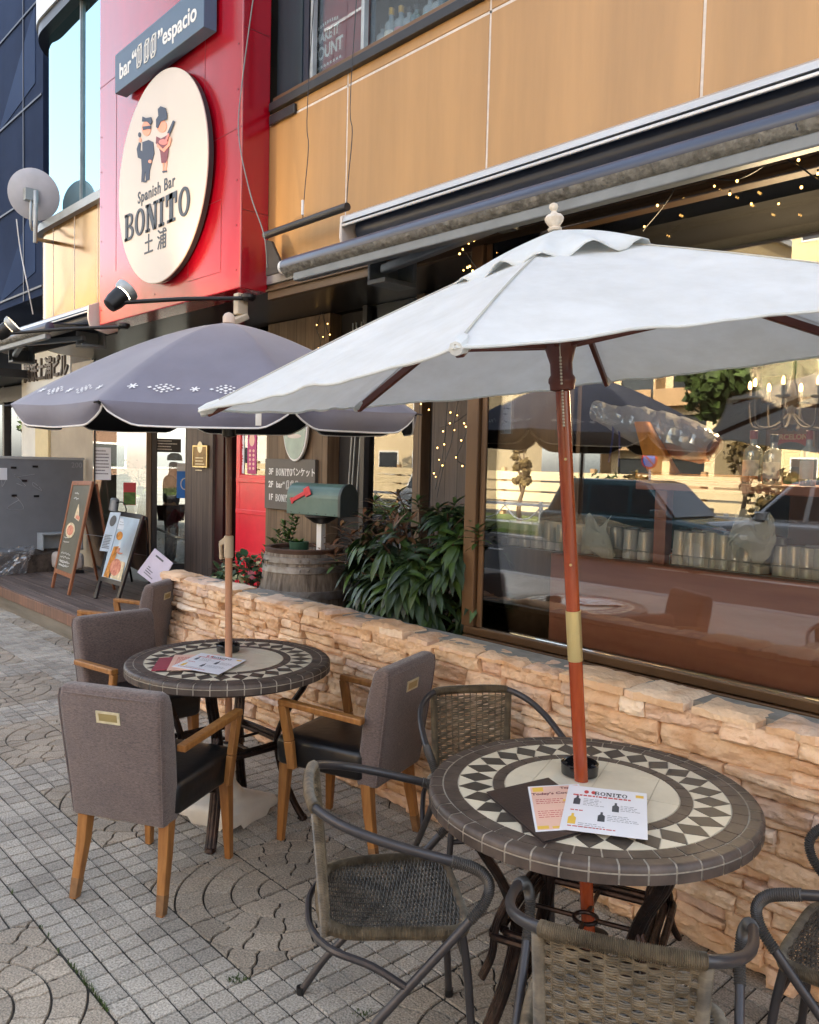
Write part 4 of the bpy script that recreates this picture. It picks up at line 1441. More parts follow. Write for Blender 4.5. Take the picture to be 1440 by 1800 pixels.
def make_armchair(loc, rz, label):
    t = thing('upholstered_armchair', label, 'armchair', loc, rz, group='upholstered armchairs round the far mosaic table')
    # back: padded slab, wider at the top, leaning back
    def ring(z, hw, yf, yb, rr):
        pts = []
        for cx, cy, a in ((hw - rr, yf - rr, 0), (-hw + rr, yf - rr, pi / 2), (-hw + rr, yb + rr, pi), (hw - rr, yb + rr, 1.5 * pi)):
            for k in range(5):
                aa = a + pi / 2 * k / 4
                pts.append((cx + rr * cos(aa), cy + rr * sin(aa), z))
        return pts
    rings = []
    prof = [(.315, .213, -.165, -.262, .012), (.322, .218, -.160, -.266, .02), (.40, .222, -.163, -.278, .026), (.55, .232, -.185, -.300, .03), (.68, .240, -.214, -.318, .03), (.755, .243, -.236, -.326, .03), (.785, .238, -.248, -.322, .028), (.797, .222, -.262, -.312, .02), (.799, .19, -.274, -.300, .010)]
    for z, hw, yf, yb, rr in prof:
        rings.append(ring(z, hw, yf, yb, rr))
    n = len(rings[0])
    vs = [p for r_ in rings for p in r_]
    fs = [(i * n + k, i * n + (k + 1) % n, (i + 1) * n + (k + 1) % n, (i + 1) * n + k) for i in range(len(rings) - 1) for k in range(n)]
    fs += [tuple(range(n))[::-1], tuple(range((len(rings) - 1) * n, len(rings) * n))]
    MB().add(vs, fs, True).build('backrest', MATS['tweed'], t, angle=70)
    for s in (1, -1):      # welted seams down both rear edges
        mb = MB(); mb.tube([(s * (hw - .006), yb + .006, z) for z, hw, yf, yb, rr in prof[1:7]], .0036, 6); mb.build('piping', MATS['tweed'], t)
    mb = MB(); mb.tube([(-.21, -.322, .772), (-.1, -.3265, .774), (.1, -.3265, .774), (.21, -.322, .772)], .003, 6); mb.build('piping', MATS['tweed'], t)
    # seat cushion
    rings = []
    for z, k in ((.335, -.008), (.345, 0), (.43, .004), (.447, -.004), (.455, -.02), (.459, -.06), (.461, -.14)):
        w = .232 + k; f = .262 + k; b = -.20
        rr = .03
        pts = []
        for cx, cy, a in ((w - rr, f - rr, 0), (-w + rr, f - rr, pi / 2), (-w + rr, b + rr - min(0, k) , pi), (w - rr, b + rr - min(0, k), 1.5 * pi)):
            for q in range(4):
                aa = a + pi / 2 * q / 3
                pts.append((cx + rr * cos(aa), cy + rr * sin(aa), z))
        rings.append(pts)
    n = len(rings[0])
    vs = [p for r_ in rings for p in r_]
    fs = [(i * n + k, i * n + (k + 1) % n, (i + 1) * n + (k + 1) % n, (i + 1) * n + k) for i in range(len(rings) - 1) for k in range(n)]
    fs += [tuple(range(n))[::-1], tuple(range((len(rings) - 1) * n, len(rings) * n))]
    MB().add(vs, fs, True).build('seat', MATS['black_leather'], t, angle=70)
    for s in (1, -1):
        mb = MB()
        mb.bar((s * .258, -.215, .588), (s * .268, .215, .612), .042, .026)
        arm = mb.build('armrest', MATS['chair_wood'], t, bevel=.005)
        mb = MB(); mb.bar((s * .266, .20, .60), (s * .262, .165, .45), .03, .042, up=(0, 1, 0)); mb.bar((s * .262, .1655, .4502), (s * .255, .15, .335), .0298, .045, up=(0, 1, 0), w2=.027, h2=.04)
        mb.build('arm_post', MATS['chair_wood'], arm, bevel=.004)
        mb = MB(); mb.bar((s * .200, .222, .336), (s * .212, .238, .0), .05, .05, up=(0, 1, 0), w2=.03, h2=.03); fl_ = mb.build('leg', MATS['chair_wood'], t, bevel=.004)
        mb = MB()
        P = [(s * .192, -.205, .335), (s * .196, -.222, .20), (s * .204, -.248, .07), (s * .207, -.262, .0)]
        ws_ = [.05, .044, .036, .032]
        vs = []
        for p, w in zip(P, ws_):
            for dx, dy in ((-1, -1), (1, -1), (1, 1), (-1, 1)):
                vs.append((p[0] + dx * w / 2, p[1] + dy * w / 2, p[2]))
        fs = [(3, 2, 1, 0), (12, 13, 14, 15)] + [(i * 4 + k, (i + 1) * 4 + k, (i + 1) * 4 + (k + 1) % 4, i * 4 + (k + 1) % 4)[::-1] for i in range(3) for k in range(4)]
        mb.add(vs, fs); rl = mb.build('leg', MATS['chair_wood'], t, bevel=.004)
        mb = MB(); mb.bar((s * .2038, -.2475, .072), (s * .2068, -.262, .002), .0372, .0372, up=(0, 1, 0), w2=.033, h2=.033); mb.build('worn_foot', MATS['worn_wood'], rl, bevel=.003)
    # brass pull plate set into the back
    mb = MB()
    F = frame((0, -.3195, .70), (-1, 0, 0), (0, -.17, 1))
    for (a, b, c_, d) in ((-.055, .055, .014, .022), (-.055, .055, -.022, -.014), (-.055, -.043, -.0139, .0139), (.043, .055, -.0139, .0139)):
        mb.prism([(a, c_), (b, c_), (b, d), (a, d)], -.004, .004, F)
    pl_ = mb.build('pull_plate', MATS['brass_plate'], t)
    mb = MB(); mb.prism([(-.043, -.014), (.043, -.014), (.043, .014), (-.043, .014)], -.0035, .0012, F); mb.build('plate_recess', mat('plate_shadow', srgb(190, 172, 120), .35, metal=.7, var=.1), pl_)
    mb = MB(); mb.bar(F @ V((-.034, -.004, .003)), F @ V((-.034, .008, .003)), .006, .004); mb.build('plate_latch', MATS['dark_trim'], pl_)
    return t


AA = make_armchair((-2.919, 1.403, 0), R(30.1), 'nearest upholstered armchair, its back and brass plate facing the viewer')
rescale(AA, .88, .92)
AB = dup(AA, (-2.729, 2.186, 0), R(109.8), 'upholstered armchair between the two tables, turned away from the rattan chairs')
AC = dup(AA, (-3.90, 1.775, 0), R(-85.2), 'upholstered armchair behind the nearest one, its far side against the table')
AD = dup(AA, (-5.284, 2.30, 0), R(129.6), 'upholstered armchair in the corner by the end of the stone wall')

# ------------------------------------------------------------------ parasols
mat('canvas_white', srgb(234, 239, 239), .85, var=.06, nscale=9, col2=srgb(224, 228, 226), stain=.065, sscale=2.2, bump=.12, bscale=420)
mat('canvas_grey', srgb(106, 106, 122), .6, var=.06, nscale=4, col2=srgb(97, 96, 111), stain=.1, sscale=3, sheen=.3)
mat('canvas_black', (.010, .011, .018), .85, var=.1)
mat('piping_white', (.78, .78, .78), .6, var=.05)
mat('parasol_wood', srgb(160, 72, 32), .26, var=.2, nscale=5, stretch=(6, 6, .8), col2=srgb(132, 52, 22), coat=.35)
mat('parasol_wood_dark', srgb(104, 48, 32), .4, var=.2, nscale=6, col2=srgb(76, 32, 22))
mat('brass', srgb(226, 208, 150), .3, metal=.7, var=.1, nscale=4, stretch=(6, 6, .5))
mat('painted_finial', srgb(222, 216, 204), .55, var=.12, nscale=18, col2=srgb(176, 158, 130))


def cloth_translucent(m, amt=.25):
    nt = m.node_tree; N, L = nt.nodes, nt.links
    b = N['Principled BSDF']; o = [x for x in N if x.type == 'OUTPUT_MATERIAL'][0]
    tr = N.new('ShaderNodeBsdfTranslucent')
    L.new(b.inputs['Base Color'].links[0].from_socket, tr.inputs[0])
    mx = N.new('ShaderNodeMixShader'); mx.inputs[0].default_value = amt
    L.new(b.outputs[0], mx.inputs[1]); L.new(tr.outputs[0], mx.inputs[2]); L.new(mx.outputs[0], o.inputs[0])


cloth_translucent(MATS['canvas_white'], .3)

# white hexagonal market parasol
A_ = V((-.035, -.090, 1)).normalized()
T_ = at(1022, 1372, 'z', .72)
apex = T_ + A_ * 1.497
U_ = V((0, 1, 0)).cross(A_).normalized(); W_ = A_.cross(U_)
NW, RW, DROP, ROTW = 6, .961, .368, 4.134
cor = [apex - A_ * DROP + (U_ * cos(ROTW + 2 * pi * i / NW) + W_ * sin(ROTW + 2 * pi * i / NW)) * RW for i in range(NW)]
# each corner sags or lifts a few centimetres
for i, dz in enumerate((-.031, .012, .075, .04, .024, -.015)):
    cor[i] = cor[i] + A_ * dz
base = T_ - A_ * (.72 / A_.z)
ws = thing('white_parasol', 'large white canvas parasol with a varnished wooden pole through the near table', 'parasol', base)


def wedge(c0, c1, a, nu, nv, s0=0., s1=1., bow=.02, edge=.015, seed=0, crease=.0):
    vs = []
    for j in range(nv + 1):
        v = s0 + (s1 - s0) * j / nv
        for i in range(nu + 1):
            u = i / nu
            p = a.lerp(c0.lerp(c1, u), v)
            m_ = 4 * u * (1 - u)
            # cloth between ribs sinks, edge is cut slightly concave
            p = p - A_ * bow * m_ * v * (1.2 - v * .5) + (a - c0.lerp(c1, u)).normalized() * edge * m_ * v * v
            p = p + A_ * .010 * sin(pi * v)
            q = p * 3.1
            p = p + A_ * (.005 * noise.noise(q + V((seed, 0, 0))) + crease * (noise.noise(V((u * 9, v * 2.5, seed * 3.7))) + .6 * abs(noise.noise(V((u * 5 + v * 3, v * 4 - u * 2, seed)))))) * min(1, 4 * m_ + .15) * v
            vs.append(p)
    w = nu + 1
    return vs, [(j * w + i, (j + 1) * w + i, (j + 1) * w + i + 1, j * w + i + 1) for j in range(nv) for i in range(nu)]


mb = MB()
for i in range(NW):
    mb.add(*wedge(cor[i], cor[(i + 1) % NW], apex, 22, 22, .0, 1, seed=i * 2.3, crease=.009), True)
o = mb.build('canopy', MATS['canvas_white'], ws, world=True, angle=180)
bm_mod = o.modifiers.new('weld', 'WELD'); bm_mod.merge_threshold = .002
for i in range(NW):     # stitched seams over the ribs
    sm2 = MB()
    vs, _ = wedge(cor[i], cor[(i + 1) % NW], apex, 22, 22, .0, 1, seed=i * 2.3, crease=.009)
    sm2.tube([vs[j * 23] + A_ * .0015 for j in range(23)], .0022, 5)
    sm2.tube([vs[j * 23 + 1].lerp(vs[j * 23], 1 - .28 * 22 / max(j, 1) / 22 * 3) + A_ * .0012 for j in range(7, 23)], .0009, 4)
    sm2.build('seam', mat('seam_thread_%d' % i, srgb(190, 188, 178), .9, var=.1), o, world=True)
hem = MB()
for i in range(NW):
    vs, _ = wedge(cor[i], cor[(i + 1) % NW], apex, 22, 22, .0, 1, seed=i * 2.3, crease=.009)
    hem.tube([p - A_ * .002 for p in vs[-23:]], .0035, 6)
hem.build('hem', MATS['canvas_white'], o, world=True)
for i in range(NW):     # stitched corner pockets
    d = (cor[i] - apex).normalized()
    mb = MB(); mb.tube([cor[i] - d * .06 - A_ * .004, cor[i] - d * .03 - A_ * .008, cor[i] - d * .002 - A_ * .005], [.010, .017, .012], 8)
    mb.build('corner_pocket', MATS['canvas_white'], o, world=True)
mb = MB(); p = cor[0].lerp(cor[5], .30) - A_ * .01; mb.hexa([p + V(q) for q in ((-.006, -.006, -.035), (.006, .006, -.035), (.0055, .0065, -.035), (-.0065, -.0055, -.035), (-.006, -.006, 0), (.006, .006, 0), (.0055, .0065, 0), (-.0065, -.0055, 0))])
mb.build('care_tag', MATS['white_paint'], o, world=True)
# vent cap above it
mb = MB()
capc = [apex + (c - apex) * .30 + A_ * (.016 + .008 * ((i * 7) % 3 - 1)) for i, c in enumerate(cor)]
top = apex + A_ * .022
for i in range(NW):
    vs, fs = wedge(capc[i], capc[(i + 1) % NW], top, 14, 10, 0, 1, bow=.0, edge=-.012, seed=9 + i, crease=.0)
    for j in range(11):
        for k in range(15):
            v = j / 10; u = k / 14
            vs[j * 15 + k] = vs[j * 15 + k] + A_ * (.018 * v ** 3 * sin(u * 4 * pi + i * 1.7) * min(1, 6 * u * (1 - u)))
    mb.add(vs, fs, True)
cp = mb.build('vent_cap', MATS['canvas_white'], ws, world=True, angle=180)
cp.modifiers.new('weld', 'WELD').merge_threshold = .002
sm_ = cp.modifiers.new('thick', 'SOLIDIFY'); sm_.thickness = .003
MB().lathe([(q * .80, w * .68) for q, w in ((.012, 0), (.022, .004), (.024, .012), (.018, .018), (.020, .024), (.030, .040), (.032, .052), (.024, .064), (.012, .070), (.008, .078), (.012, .084), (.0155, .094), (.013, .104), (.004, .110))], 28, apex + A_ * .018, axis=A_).build('finial', MATS['painted_finial'], ws, world=True)
# pole in two lengths with a brass sleeve
zp = lambda s: T_ + A_ * s
sb0 = at(1010, 1160, 'y', T_.y - .03).z - .72; sb1 = at(1012, 1072, 'y', T_.y - .04).z - .72
MB().lathe([(.0195, 0), (.0195, sb0 + .72 / A_.z)], 20, base, axis=A_).build('lower_pole', MATS['parasol_wood'], ws, world=True)
MB().lathe([(.0195, sb1), (.0195, 1.485)], 20, T_, axis=A_).build('upper_pole', MATS['parasol_wood'], ws, world=True)
MB().lathe([(.0195, sb0), (.0213, sb0 + .001), (.0213, sb1 - .001), (.0195, sb1)], 24, T_, axis=A_).build('brass_sleeve', MATS['brass'], ws, world=True)
sh = 1.518 - .33
MB().lathe([(.020, sh - .095), (.033, sh - .09), (.034, sh - .075), (.037, sh - .07), (.036, sh - .06), (.030, sh - .05), (.030, sh - .02), (.036, sh - .0), (.040, sh + .015), (.046, sh + .03), (.046, sh + .05), (.02, sh + .052)], 24, T_, axis=A_).build('runner', MATS['parasol_wood_dark'], ws, world=True)
MB().lathe([(.02, 1.43), (.05, 1.435), (.05, 1.475), (.02, 1.48)], 24, T_, axis=A_).build('crown_hub', MATS['parasol_wood_dark'], ws, world=True)
for i in range(NW):
    d = (cor[i] - apex)
    r0 = apex + d * .05 - A_ * .045; r1 = cor[i] - d.normalized() * .02 - A_ * .014
    mb = MB(); mb.bar(r0, r0.lerp(r1, .5) + A_ * .012, .016, .024, up=A_); mb.bar(r0.lerp(r1, .5) + A_ * .012, r1, .016, .024, up=A_)
    rb = mb.build('rib', MATS['parasol_wood_dark'], ws, world=True, bevel=.003)
    hub = T_ + A_ * (sh + .03)
    dd = d - A_ * d.dot(A_); dd.normalize()
    mb = MB(); mb.bar(hub + dd * .035, r0.lerp(r1, .50) - A_ * .005, .014, .02, up=A_); mb.build('strut', MATS['parasol_wood_dark'], rb, world=True, bevel=.003)
ch = MB()
side = (V((0, 0, CAM_H)) - T_); side.z = 0; side.normalize()
cpts = [T_ + A_ * (sh - .005) + side * .047]
for k in range(22):
    s = sh - .01 - k * .0085
    rad = .047 if k < 9 else .026
    c = T_ + A_ * s + side * rad
    ch.ball(c + side * (.001 if k % 2 else -.001), .0038, 6, 4)
ch.tube(smooth_path([T_ + A_ * (sh + .03) + side * .047, T_ + A_ * (sh + .0) + side * .05, T_ + A_ * (sh - .012) + side * .047], 4), .0014, 6)
ch.build('chain', mat('chain_metal', srgb(200, 190, 170), .3, metal=.8, var=.1), ws, world=True)
for s in (sb1 + .13, sb1 + .42, -.03):
    MB().lathe([(.004, 0), (.003, .002)], 10, T_ + A_ * s + side * .0195, axis=side).build('screw', MATS['brass'], ws, world=True)
mb = MB(); mb.lathe([(.20, -.0), (.205, .01), (.20, .035), (.05, .05), (.035, .06), (.035, .26), (.03, .262)], 32, (base.x, base.y, 0)); mb.build('foot', MATS['black_metal'], ws, world=True)

# grey octagonal parasol with a scalloped valance
A_ = V((.010, -.018, 1)).normalized()
T2 = at(402, 1157, 'z', .72)
apex2 = T2 + A_ * 1.471
U_ = V((0, 1, 0)).cross(A_).normalized(); W_ = A_.cross(U_)
NG, RG, DG, ROTG = 8, .856, .38, 4.449
base2 = T2 - A_ * (.72 / A_.z)
gs = thing('grey_parasol', 'slate grey parasol with white snowflake prints and a scalloped valance', 'parasol', base2)


def dome(ang, s):
    # s: 0 apex .. 1 rim ; curved fabric parasol
    r = RG * s
    drop = DG * (s ** 1.45)
    return apex2 - A_ * drop + (U_ * cos(ang) + W_ * sin(ang)) * r


def panel(i, u, s):
    a0 = ROTG + 2 * pi * i / NG; a1 = a0 + 2 * pi / NG
    p = dome(a0, s).lerp(dome(a1, s), u)
    m_ = 4 * u * (1 - u)
    return p - A_ * .010 * m_ * s + A_ * .004 * noise.noise(p * 4) * m_ * s


mb = MB()
for i in range(NG):
    vs = [panel(i, u / 14, s / 16) for s in range(17) for u in range(15)]
    mb.add(vs, [(j * 15 + k, (j + 1) * 15 + k, (j + 1) * 15 + k + 1, j * 15 + k + 1) for j in range(16) for k in range(14)], True)
can = mb.build('canopy', [MATS['canvas_grey']], gs, world=True, angle=28)
can.modifiers.new('weld', 'WELD').merge_threshold = .002
mb = MB()
for i in range(NG):
    vs = [panel(i, u / 10, .03 + .965 * s / 12) - A_ * .006 for s in range(13) for u in range(11)]
    mb.add(vs, [(j * 11 + k, j * 11 + k + 1, (j + 1) * 11 + k + 1, (j + 1) * 11 + k) for j in range(12) for k in range(10)], True)
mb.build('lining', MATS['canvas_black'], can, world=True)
for i in range(NG):
    a0 = ROTG + 2 * pi * (i + .5) / NG
    outd = (U_ * cos(a0) + W_ * sin(a0))
    vs = []; low = []
    nu = 26
    for k in range(nu + 1):
        u = k / nu
        e = panel(i, u, 1.0)
        h = .078 * min(1, (min(u, 1 - u) / .17)) ** .55
        for j in range(5):
            w = j / 4
            q = e - A_ * (h * w) + outd * (.018 * w + .006 * w * sin(u * 11 + i * 2)) - outd * .03 * w * w
            vs.append(q)
        low.append(vs[-1])
    fs = [(k * 5 + j, k * 5 + j + 1, (k + 1) * 5 + j + 1, (k + 1) * 5 + j) for k in range(nu) for j in range(4)]
    va = MB().add(vs, fs, True).build('valance', MATS['canvas_grey'], gs, world=True)
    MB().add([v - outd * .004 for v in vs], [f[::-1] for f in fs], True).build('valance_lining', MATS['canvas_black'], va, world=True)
    pp = MB(); pp.tube(low, .0038, 6); pp.build('piping', MATS['piping_white'], va, world=True)
# printed motifs above the rim of every panel
pm = MB()


def motif(i, u0, v0, pts):
    q = []
    for x, z in [(x_ * .84, z_ * .84) for x_, z_ in pts]:
        s = v0 - z / .9
        w = 2 * RG * s * sin(pi / NG)
        q.append(panel(i, u0 + x / w, s) + A_ * .004)
    n = len(q)
    pm.add(q, [tuple(range(n))])


for i in range(NG):
    for k, u in enumerate((.10, .28, .46, .64, .82)):
        if k % 2 == 0:     # small star
            for a in range(3):
                an = a * pi / 3 + .3
                dx, dz = cos(an) * .02, sin(an) * .02
                nx, nz = -sin(an) * .0035, cos(an) * .0035
                motif(i, u, .90, [(-dx + nx, -dz + nz), (dx + nx, dz + nz), (dx - nx, dz - nz), (-dx - nx, -dz - nz)])
        else:              # stepped diamond built from small lozenges
            for (cx_, cz_, s) in ((0, .012, .011), (0, -.012, .011), (.018, .0, .011), (-.018, 0, .011), (.034, .012, .008), (-.034, .012, .008), (.034, -.012, .008), (-.034, -.012, .008), (0, .030, .008), (0, -.030, .008), (.020, .024, .007), (-.020, .024, .007), (.020, -.024, .007), (-.020, -.024, .007), (.058, 0, .010), (-.058, 0, .010)):
                motif(i, u, .90, [(cx_ - s, cz_), (cx_, cz_ + s * .8), (cx_ + s, cz_), (cx_, cz_ - s * .8)])
pm.build('printed_pattern', MATS['piping_white'], can, world=True)
MB().lathe([(.02, 0), (.026, .004), (.026, .03), (.018, .044), (.004, .05)], 18, apex2 - A_ * .004, axis=A_).build('finial', mat('pole_cap', srgb(206, 186, 170), .5, var=.05), gs, world=True)
mat('tan_pole', srgb(186, 138, 108), .38, var=.06, nscale=8)
MB().lathe([(.016, 0), (.016, .72 / A_.z + .55)], 18, base2, axis=A_).build('lower_pole', MATS['tan_pole'], gs, world=True)
MB().lathe([(.0135, .55), (.0135, 1.46)], 18, T2, axis=A_).build('upper_pole', mat('brown_pole', srgb(120, 84, 70), .38, var=.06), gs, world=True)
mb = MB(); sd2 = V((-.68, -.2, 0)).normalized(); c = T2 + A_ * .50
mb.lathe([(.016, -.05), (.021, -.045), (.021, .045), (.016, .05)], 18, c, axis=A_); mb.bar(c + sd2 * .018 + A_ * .03, c + sd2 * .05 + A_ * .01, .012, .022, up=A_); mb.bar(c + sd2 * .05 + A_ * .012, c + sd2 * .045 - A_ * .06, .012, .012, up=(1, 0, 0))
mb.build('height_clamp', MATS['beige_plastic'], gs, world=True, bevel=.002)
for i in range(NG):
    a = ROTG + 2 * pi * i / NG
    mb = MB(); mb.tube([dome(a, s / 10) - A_ * .012 for s in range(0, 11)], .0045, 6)
    d = (U_ * cos(a) + W_ * sin(a)); tip = dome(a, 1.0) - A_ * .006
    mb.tube([tip, tip + d * .025 - A_ * .004], .0035, 6)
    rb = mb.build('rib', MATS['black_metal'], gs, world=True)
    MB().tube([T2 + A_ * 1.02 + d * .02, dome(a, .52) - A_ * .016], .004, 6).build('strut', MATS['black_metal'], rb, world=True)
MB().lathe([(.015, .98), (.03, .985), (.03, 1.04), (.015, 1.045)], 18, T2, axis=A_).build('runner', MATS['black_plastic'], gs, world=True)

# white plastic parasol foot
mat('white_plastic', srgb(226, 220, 206), .5, var=.1, nscale=5, bump=.08, bscale=20)
pfoot = thing('parasol_foot', 'white plastic parasol foot under the far mosaic table', 'parasol foot', (base2.x, base2.y, 0), R(20))
vs = []; nn = 64
levels = [(.0, .98), (.012, 1.0), (.055, .99), (.075, .93), (.085, .80), (.088, .60), (.10, .42), (.125, .34), (.145, .24), (.16, .19), (.20, .15), (.21, .105)]
for z, k in levels:
    for i in range(nn):
        a = 2 * pi * i / nn
        sq = 1 / max(abs(cos(a)), abs(sin(a)), .72)
        lob = 1 + .05 * cos(4 * a + pi) * (1 if k > .7 else 0)
        bl = min(1, max(0, (k - .45) / .4))
        rr = .165 * k * (bl * sq * .92 + (1 - bl) * 1.0) * lob
        zz = z
        if z == 0 or z == .012:
            zz = z + (.028 if abs(cos(2 * a)) < .42 else 0)
        vs.append((rr * cos(a), rr * sin(a), zz))
fs = [(j * nn + i, j * nn + (i + 1) % nn, (j + 1) * nn + (i + 1) % nn, (j + 1) * nn + i) for j in range(len(levels) - 1) for i in range(nn)]
fs += [tuple(range((len(levels) - 1) * nn, len(levels) * nn))]
MB().add(vs, fs, True).build('foot_body', MATS['white_plastic'], pfoot)
MB().lathe([(.021, .20), (.03, .205), (.03, .30), (.036, .305), (.036, .33), (.018, .335)], 20).build('foot_socket', MATS['white_plastic'], pfoot)

# ------------------------------------------------------------------ things on the tables
def ashtray(loc, label):
    t = thing('ashtray', label, 'ashtray', loc, group='black glass ashtrays')
    MB().lathe([(.048, .0), (.052, .003), (.054, .03), (.054, .034), (.050, .036), (.044, .034), (.042, .012), (.03, .008), (.001, .008)], 40).build('bowl', MATS['black_glass'], t)
    mb = MB()
    for a in (0, 2.1, 4.2):
        mb.bar((.040 * cos(a), .040 * sin(a), .0362), (.056 * cos(a), .056 * sin(a), .0362), .010, .004)
    mb.build('rest_notch', MATS['canvas_black'], t, bevel=.002)
    return t


mat('black_glass', (.008, .008, .009), .08, var=0, spec=.7)
p = at(1019, 1356, 'z', TZ + .02); a_ = p - T_; a_.z = 0
q = V((p.x, p.y, TZ)) + (V((p.x, p.y, 0)) - V((0, 0, 0))).normalized() * .035
ashtray((q.x, q.y, TZ), 'black ashtray behind the pole on the near table')
p = at(401, 1140, 'z', TZ + .02); q = V((p.x, p.y, TZ)) + V((p.x, p.y, 0)).normalized() * .03
ashtray((q.x, q.y, TZ), 'black ashtray behind the pole on the far table')

mat('paper_white', srgb(236, 238, 244), .35, var=.02, nscale=6)
mat('paper_pink', srgb(238, 196, 176), .4, var=.04, nscale=6)
mat('leatherette', srgb(56, 40, 36), .45, var=.15, nscale=20, bump=.1, bscale=120)
mat('red_folder', srgb(160, 62, 78), .5, var=.1, nscale=8)
mat('print_red', srgb(196, 66, 70), .6, var=.05)
mat('print_grey', srgb(120, 120, 130), .6, var=.1)
mat('print_yellow', srgb(236, 196, 80), .6, var=.05)


def on_quad(c, z):
    """frame and size of a sheet from its photo corners (tl, tr, br, bl) on the level z"""
    q = [at(x, y, 'z', z) for x, y in c]
    ux = ((q[1] - q[0]) + (q[2] - q[3])) / 2; uy = ((q[0] - q[3]) + (q[1] - q[2])) / 2
    o = sum(q, V((0, 0, 0))) / 4
    return frame(o, ux, uy), ux.length, uy.length, o


def bottle_icon(mbs, F, x, y, s):
    mbs.prism([(x - .3 * s, y - s), (x + .3 * s, y - s), (x + .3 * s, y + .2 * s), (x + .1 * s, y + .5 * s), (x + .1 * s, y + s), (x - .1 * s, y + s), (x - .1 * s, y + .5 * s), (x - .3 * s, y + .2 * s)], .0013, .0016, F)


def lines(mbs, F, x0, y0, w, n, dy, h=.0016):
    for i in range(n):
        ww = w * rnd.uniform(.6, 1)
        x = x0
        while x < x0 + ww - .004:
            l = rnd.uniform(.004, .014)
            mbs.prism([(x, y0 - i * dy), (min(x + l, x0 + ww), y0 - i * dy), (min(x + l, x0 + ww), y0 - i * dy + h), (x, y0 - i * dy + h)], .0013, .0015, F)
            x += l + .0025


# near table: dark folder, pink sheet, white sheet
Fm, w, h, o_ = on_quad([(860, 1394), (935, 1372), (1055, 1455), (950, 1478)], TZ + .008)
t = thing('menu_folder', 'dark brown menu folder under the papers on the near table', 'menu', (o_.x, o_.y, TZ))
Fm = frame((o_.x, o_.y, TZ), Fm.col[0].xyz, Fm.col[1].xyz)
mb = MB(); mb.prism([(-w / 2, -h / 2), (w / 2 + .05, -h / 2), (w / 2 + .05, h / 2), (-w / 2, h / 2)], .0005, .003, Fm); mb.prism([(-w / 2, -h / 2), (w / 2 + .05, -h / 2), (w / 2 + .05, h / 2), (-w / 2, h / 2)], .0075, .010, Fm)
mb.build('cover', MATS['leatherette'], t, world=True, bevel=.001)
mb = MB(); mb.prism([(-w / 2 + .004, -h / 2 + .003), (w / 2 + .045, -h / 2 + .003), (w / 2 + .045, h / 2 - .003), (-w / 2 + .004, h / 2 - .003)], .0031, .0074, Fm); mb.build('pages', MATS['black_plastic'], t, world=True)
Fm, w, h, o_ = on_quad([(926, 1383), (1020, 1378), (1042, 1455), (944, 1462)], TZ + .0115)
t = thing('pink_menu', 'pink laminated drinks sheet on the dark folder', 'menu', (o_.x, o_.y, TZ + .0105))
Fm = frame((o_.x, o_.y, TZ + .0105), Fm.col[0].xyz, Fm.col[1].xyz)
sheet = lambda m, mt_, w, h, Fm, nm='sheet': MB().prism([(-w / 2, -h / 2), (w / 2, -h / 2), (w / 2, h / 2), (-w / 2, h / 2)], 0, .0012, Fm).build(nm, MATS[mt_], m, world=True)
sheet(t, 'paper_white', w, h, Fm)
mb = MB(); mb.prism([(-w / 2 + .006, -h / 2 + .006), (w / 2 - .006, -h / 2 + .006), (w / 2 - .006, h / 2 - .006), (-w / 2 + .006, h / 2 - .006)], .00121, .0013, Fm); mb.build('printed_panel', MATS['paper_pink'], t, world=True)
mb = MB(); mb.text("Today's Cocktail", .020, Fm @ Matrix.Translation((.0, h * .30, .0015)), .0003, .0006)
mb.text('Tapas', .018, Fm @ Matrix.Translation((w * .25, h * .42, .0015)), .0003, .0006); mb.build('lettering', MATS['maroon_flat'], t, world=True)
mb = MB(); lines(mb, Fm, -w * .4, h * .16, w * .7, 3, .012, .0035); lines(mb, Fm, -w * .4, -h * .1, w * .7, 4, .012, .003); mb.build('print', MATS['print_red'], t, world=True)
mb = MB()
for q0, q1, q2, q3 in ((-.42, .36, -.22, .46), (-.46, -.46, -.26, -.40), (-.2, -.46, .44, -.42), (.1, .1, .3, .14)):
    mb.prism([(q0 * w, q1 * h), (q2 * w, q1 * h), (q2 * w, q3 * h), (q0 * w, q3 * h)], .0013, .0015, Fm)
mb.build('print', MATS['print_yellow'], t, world=True)


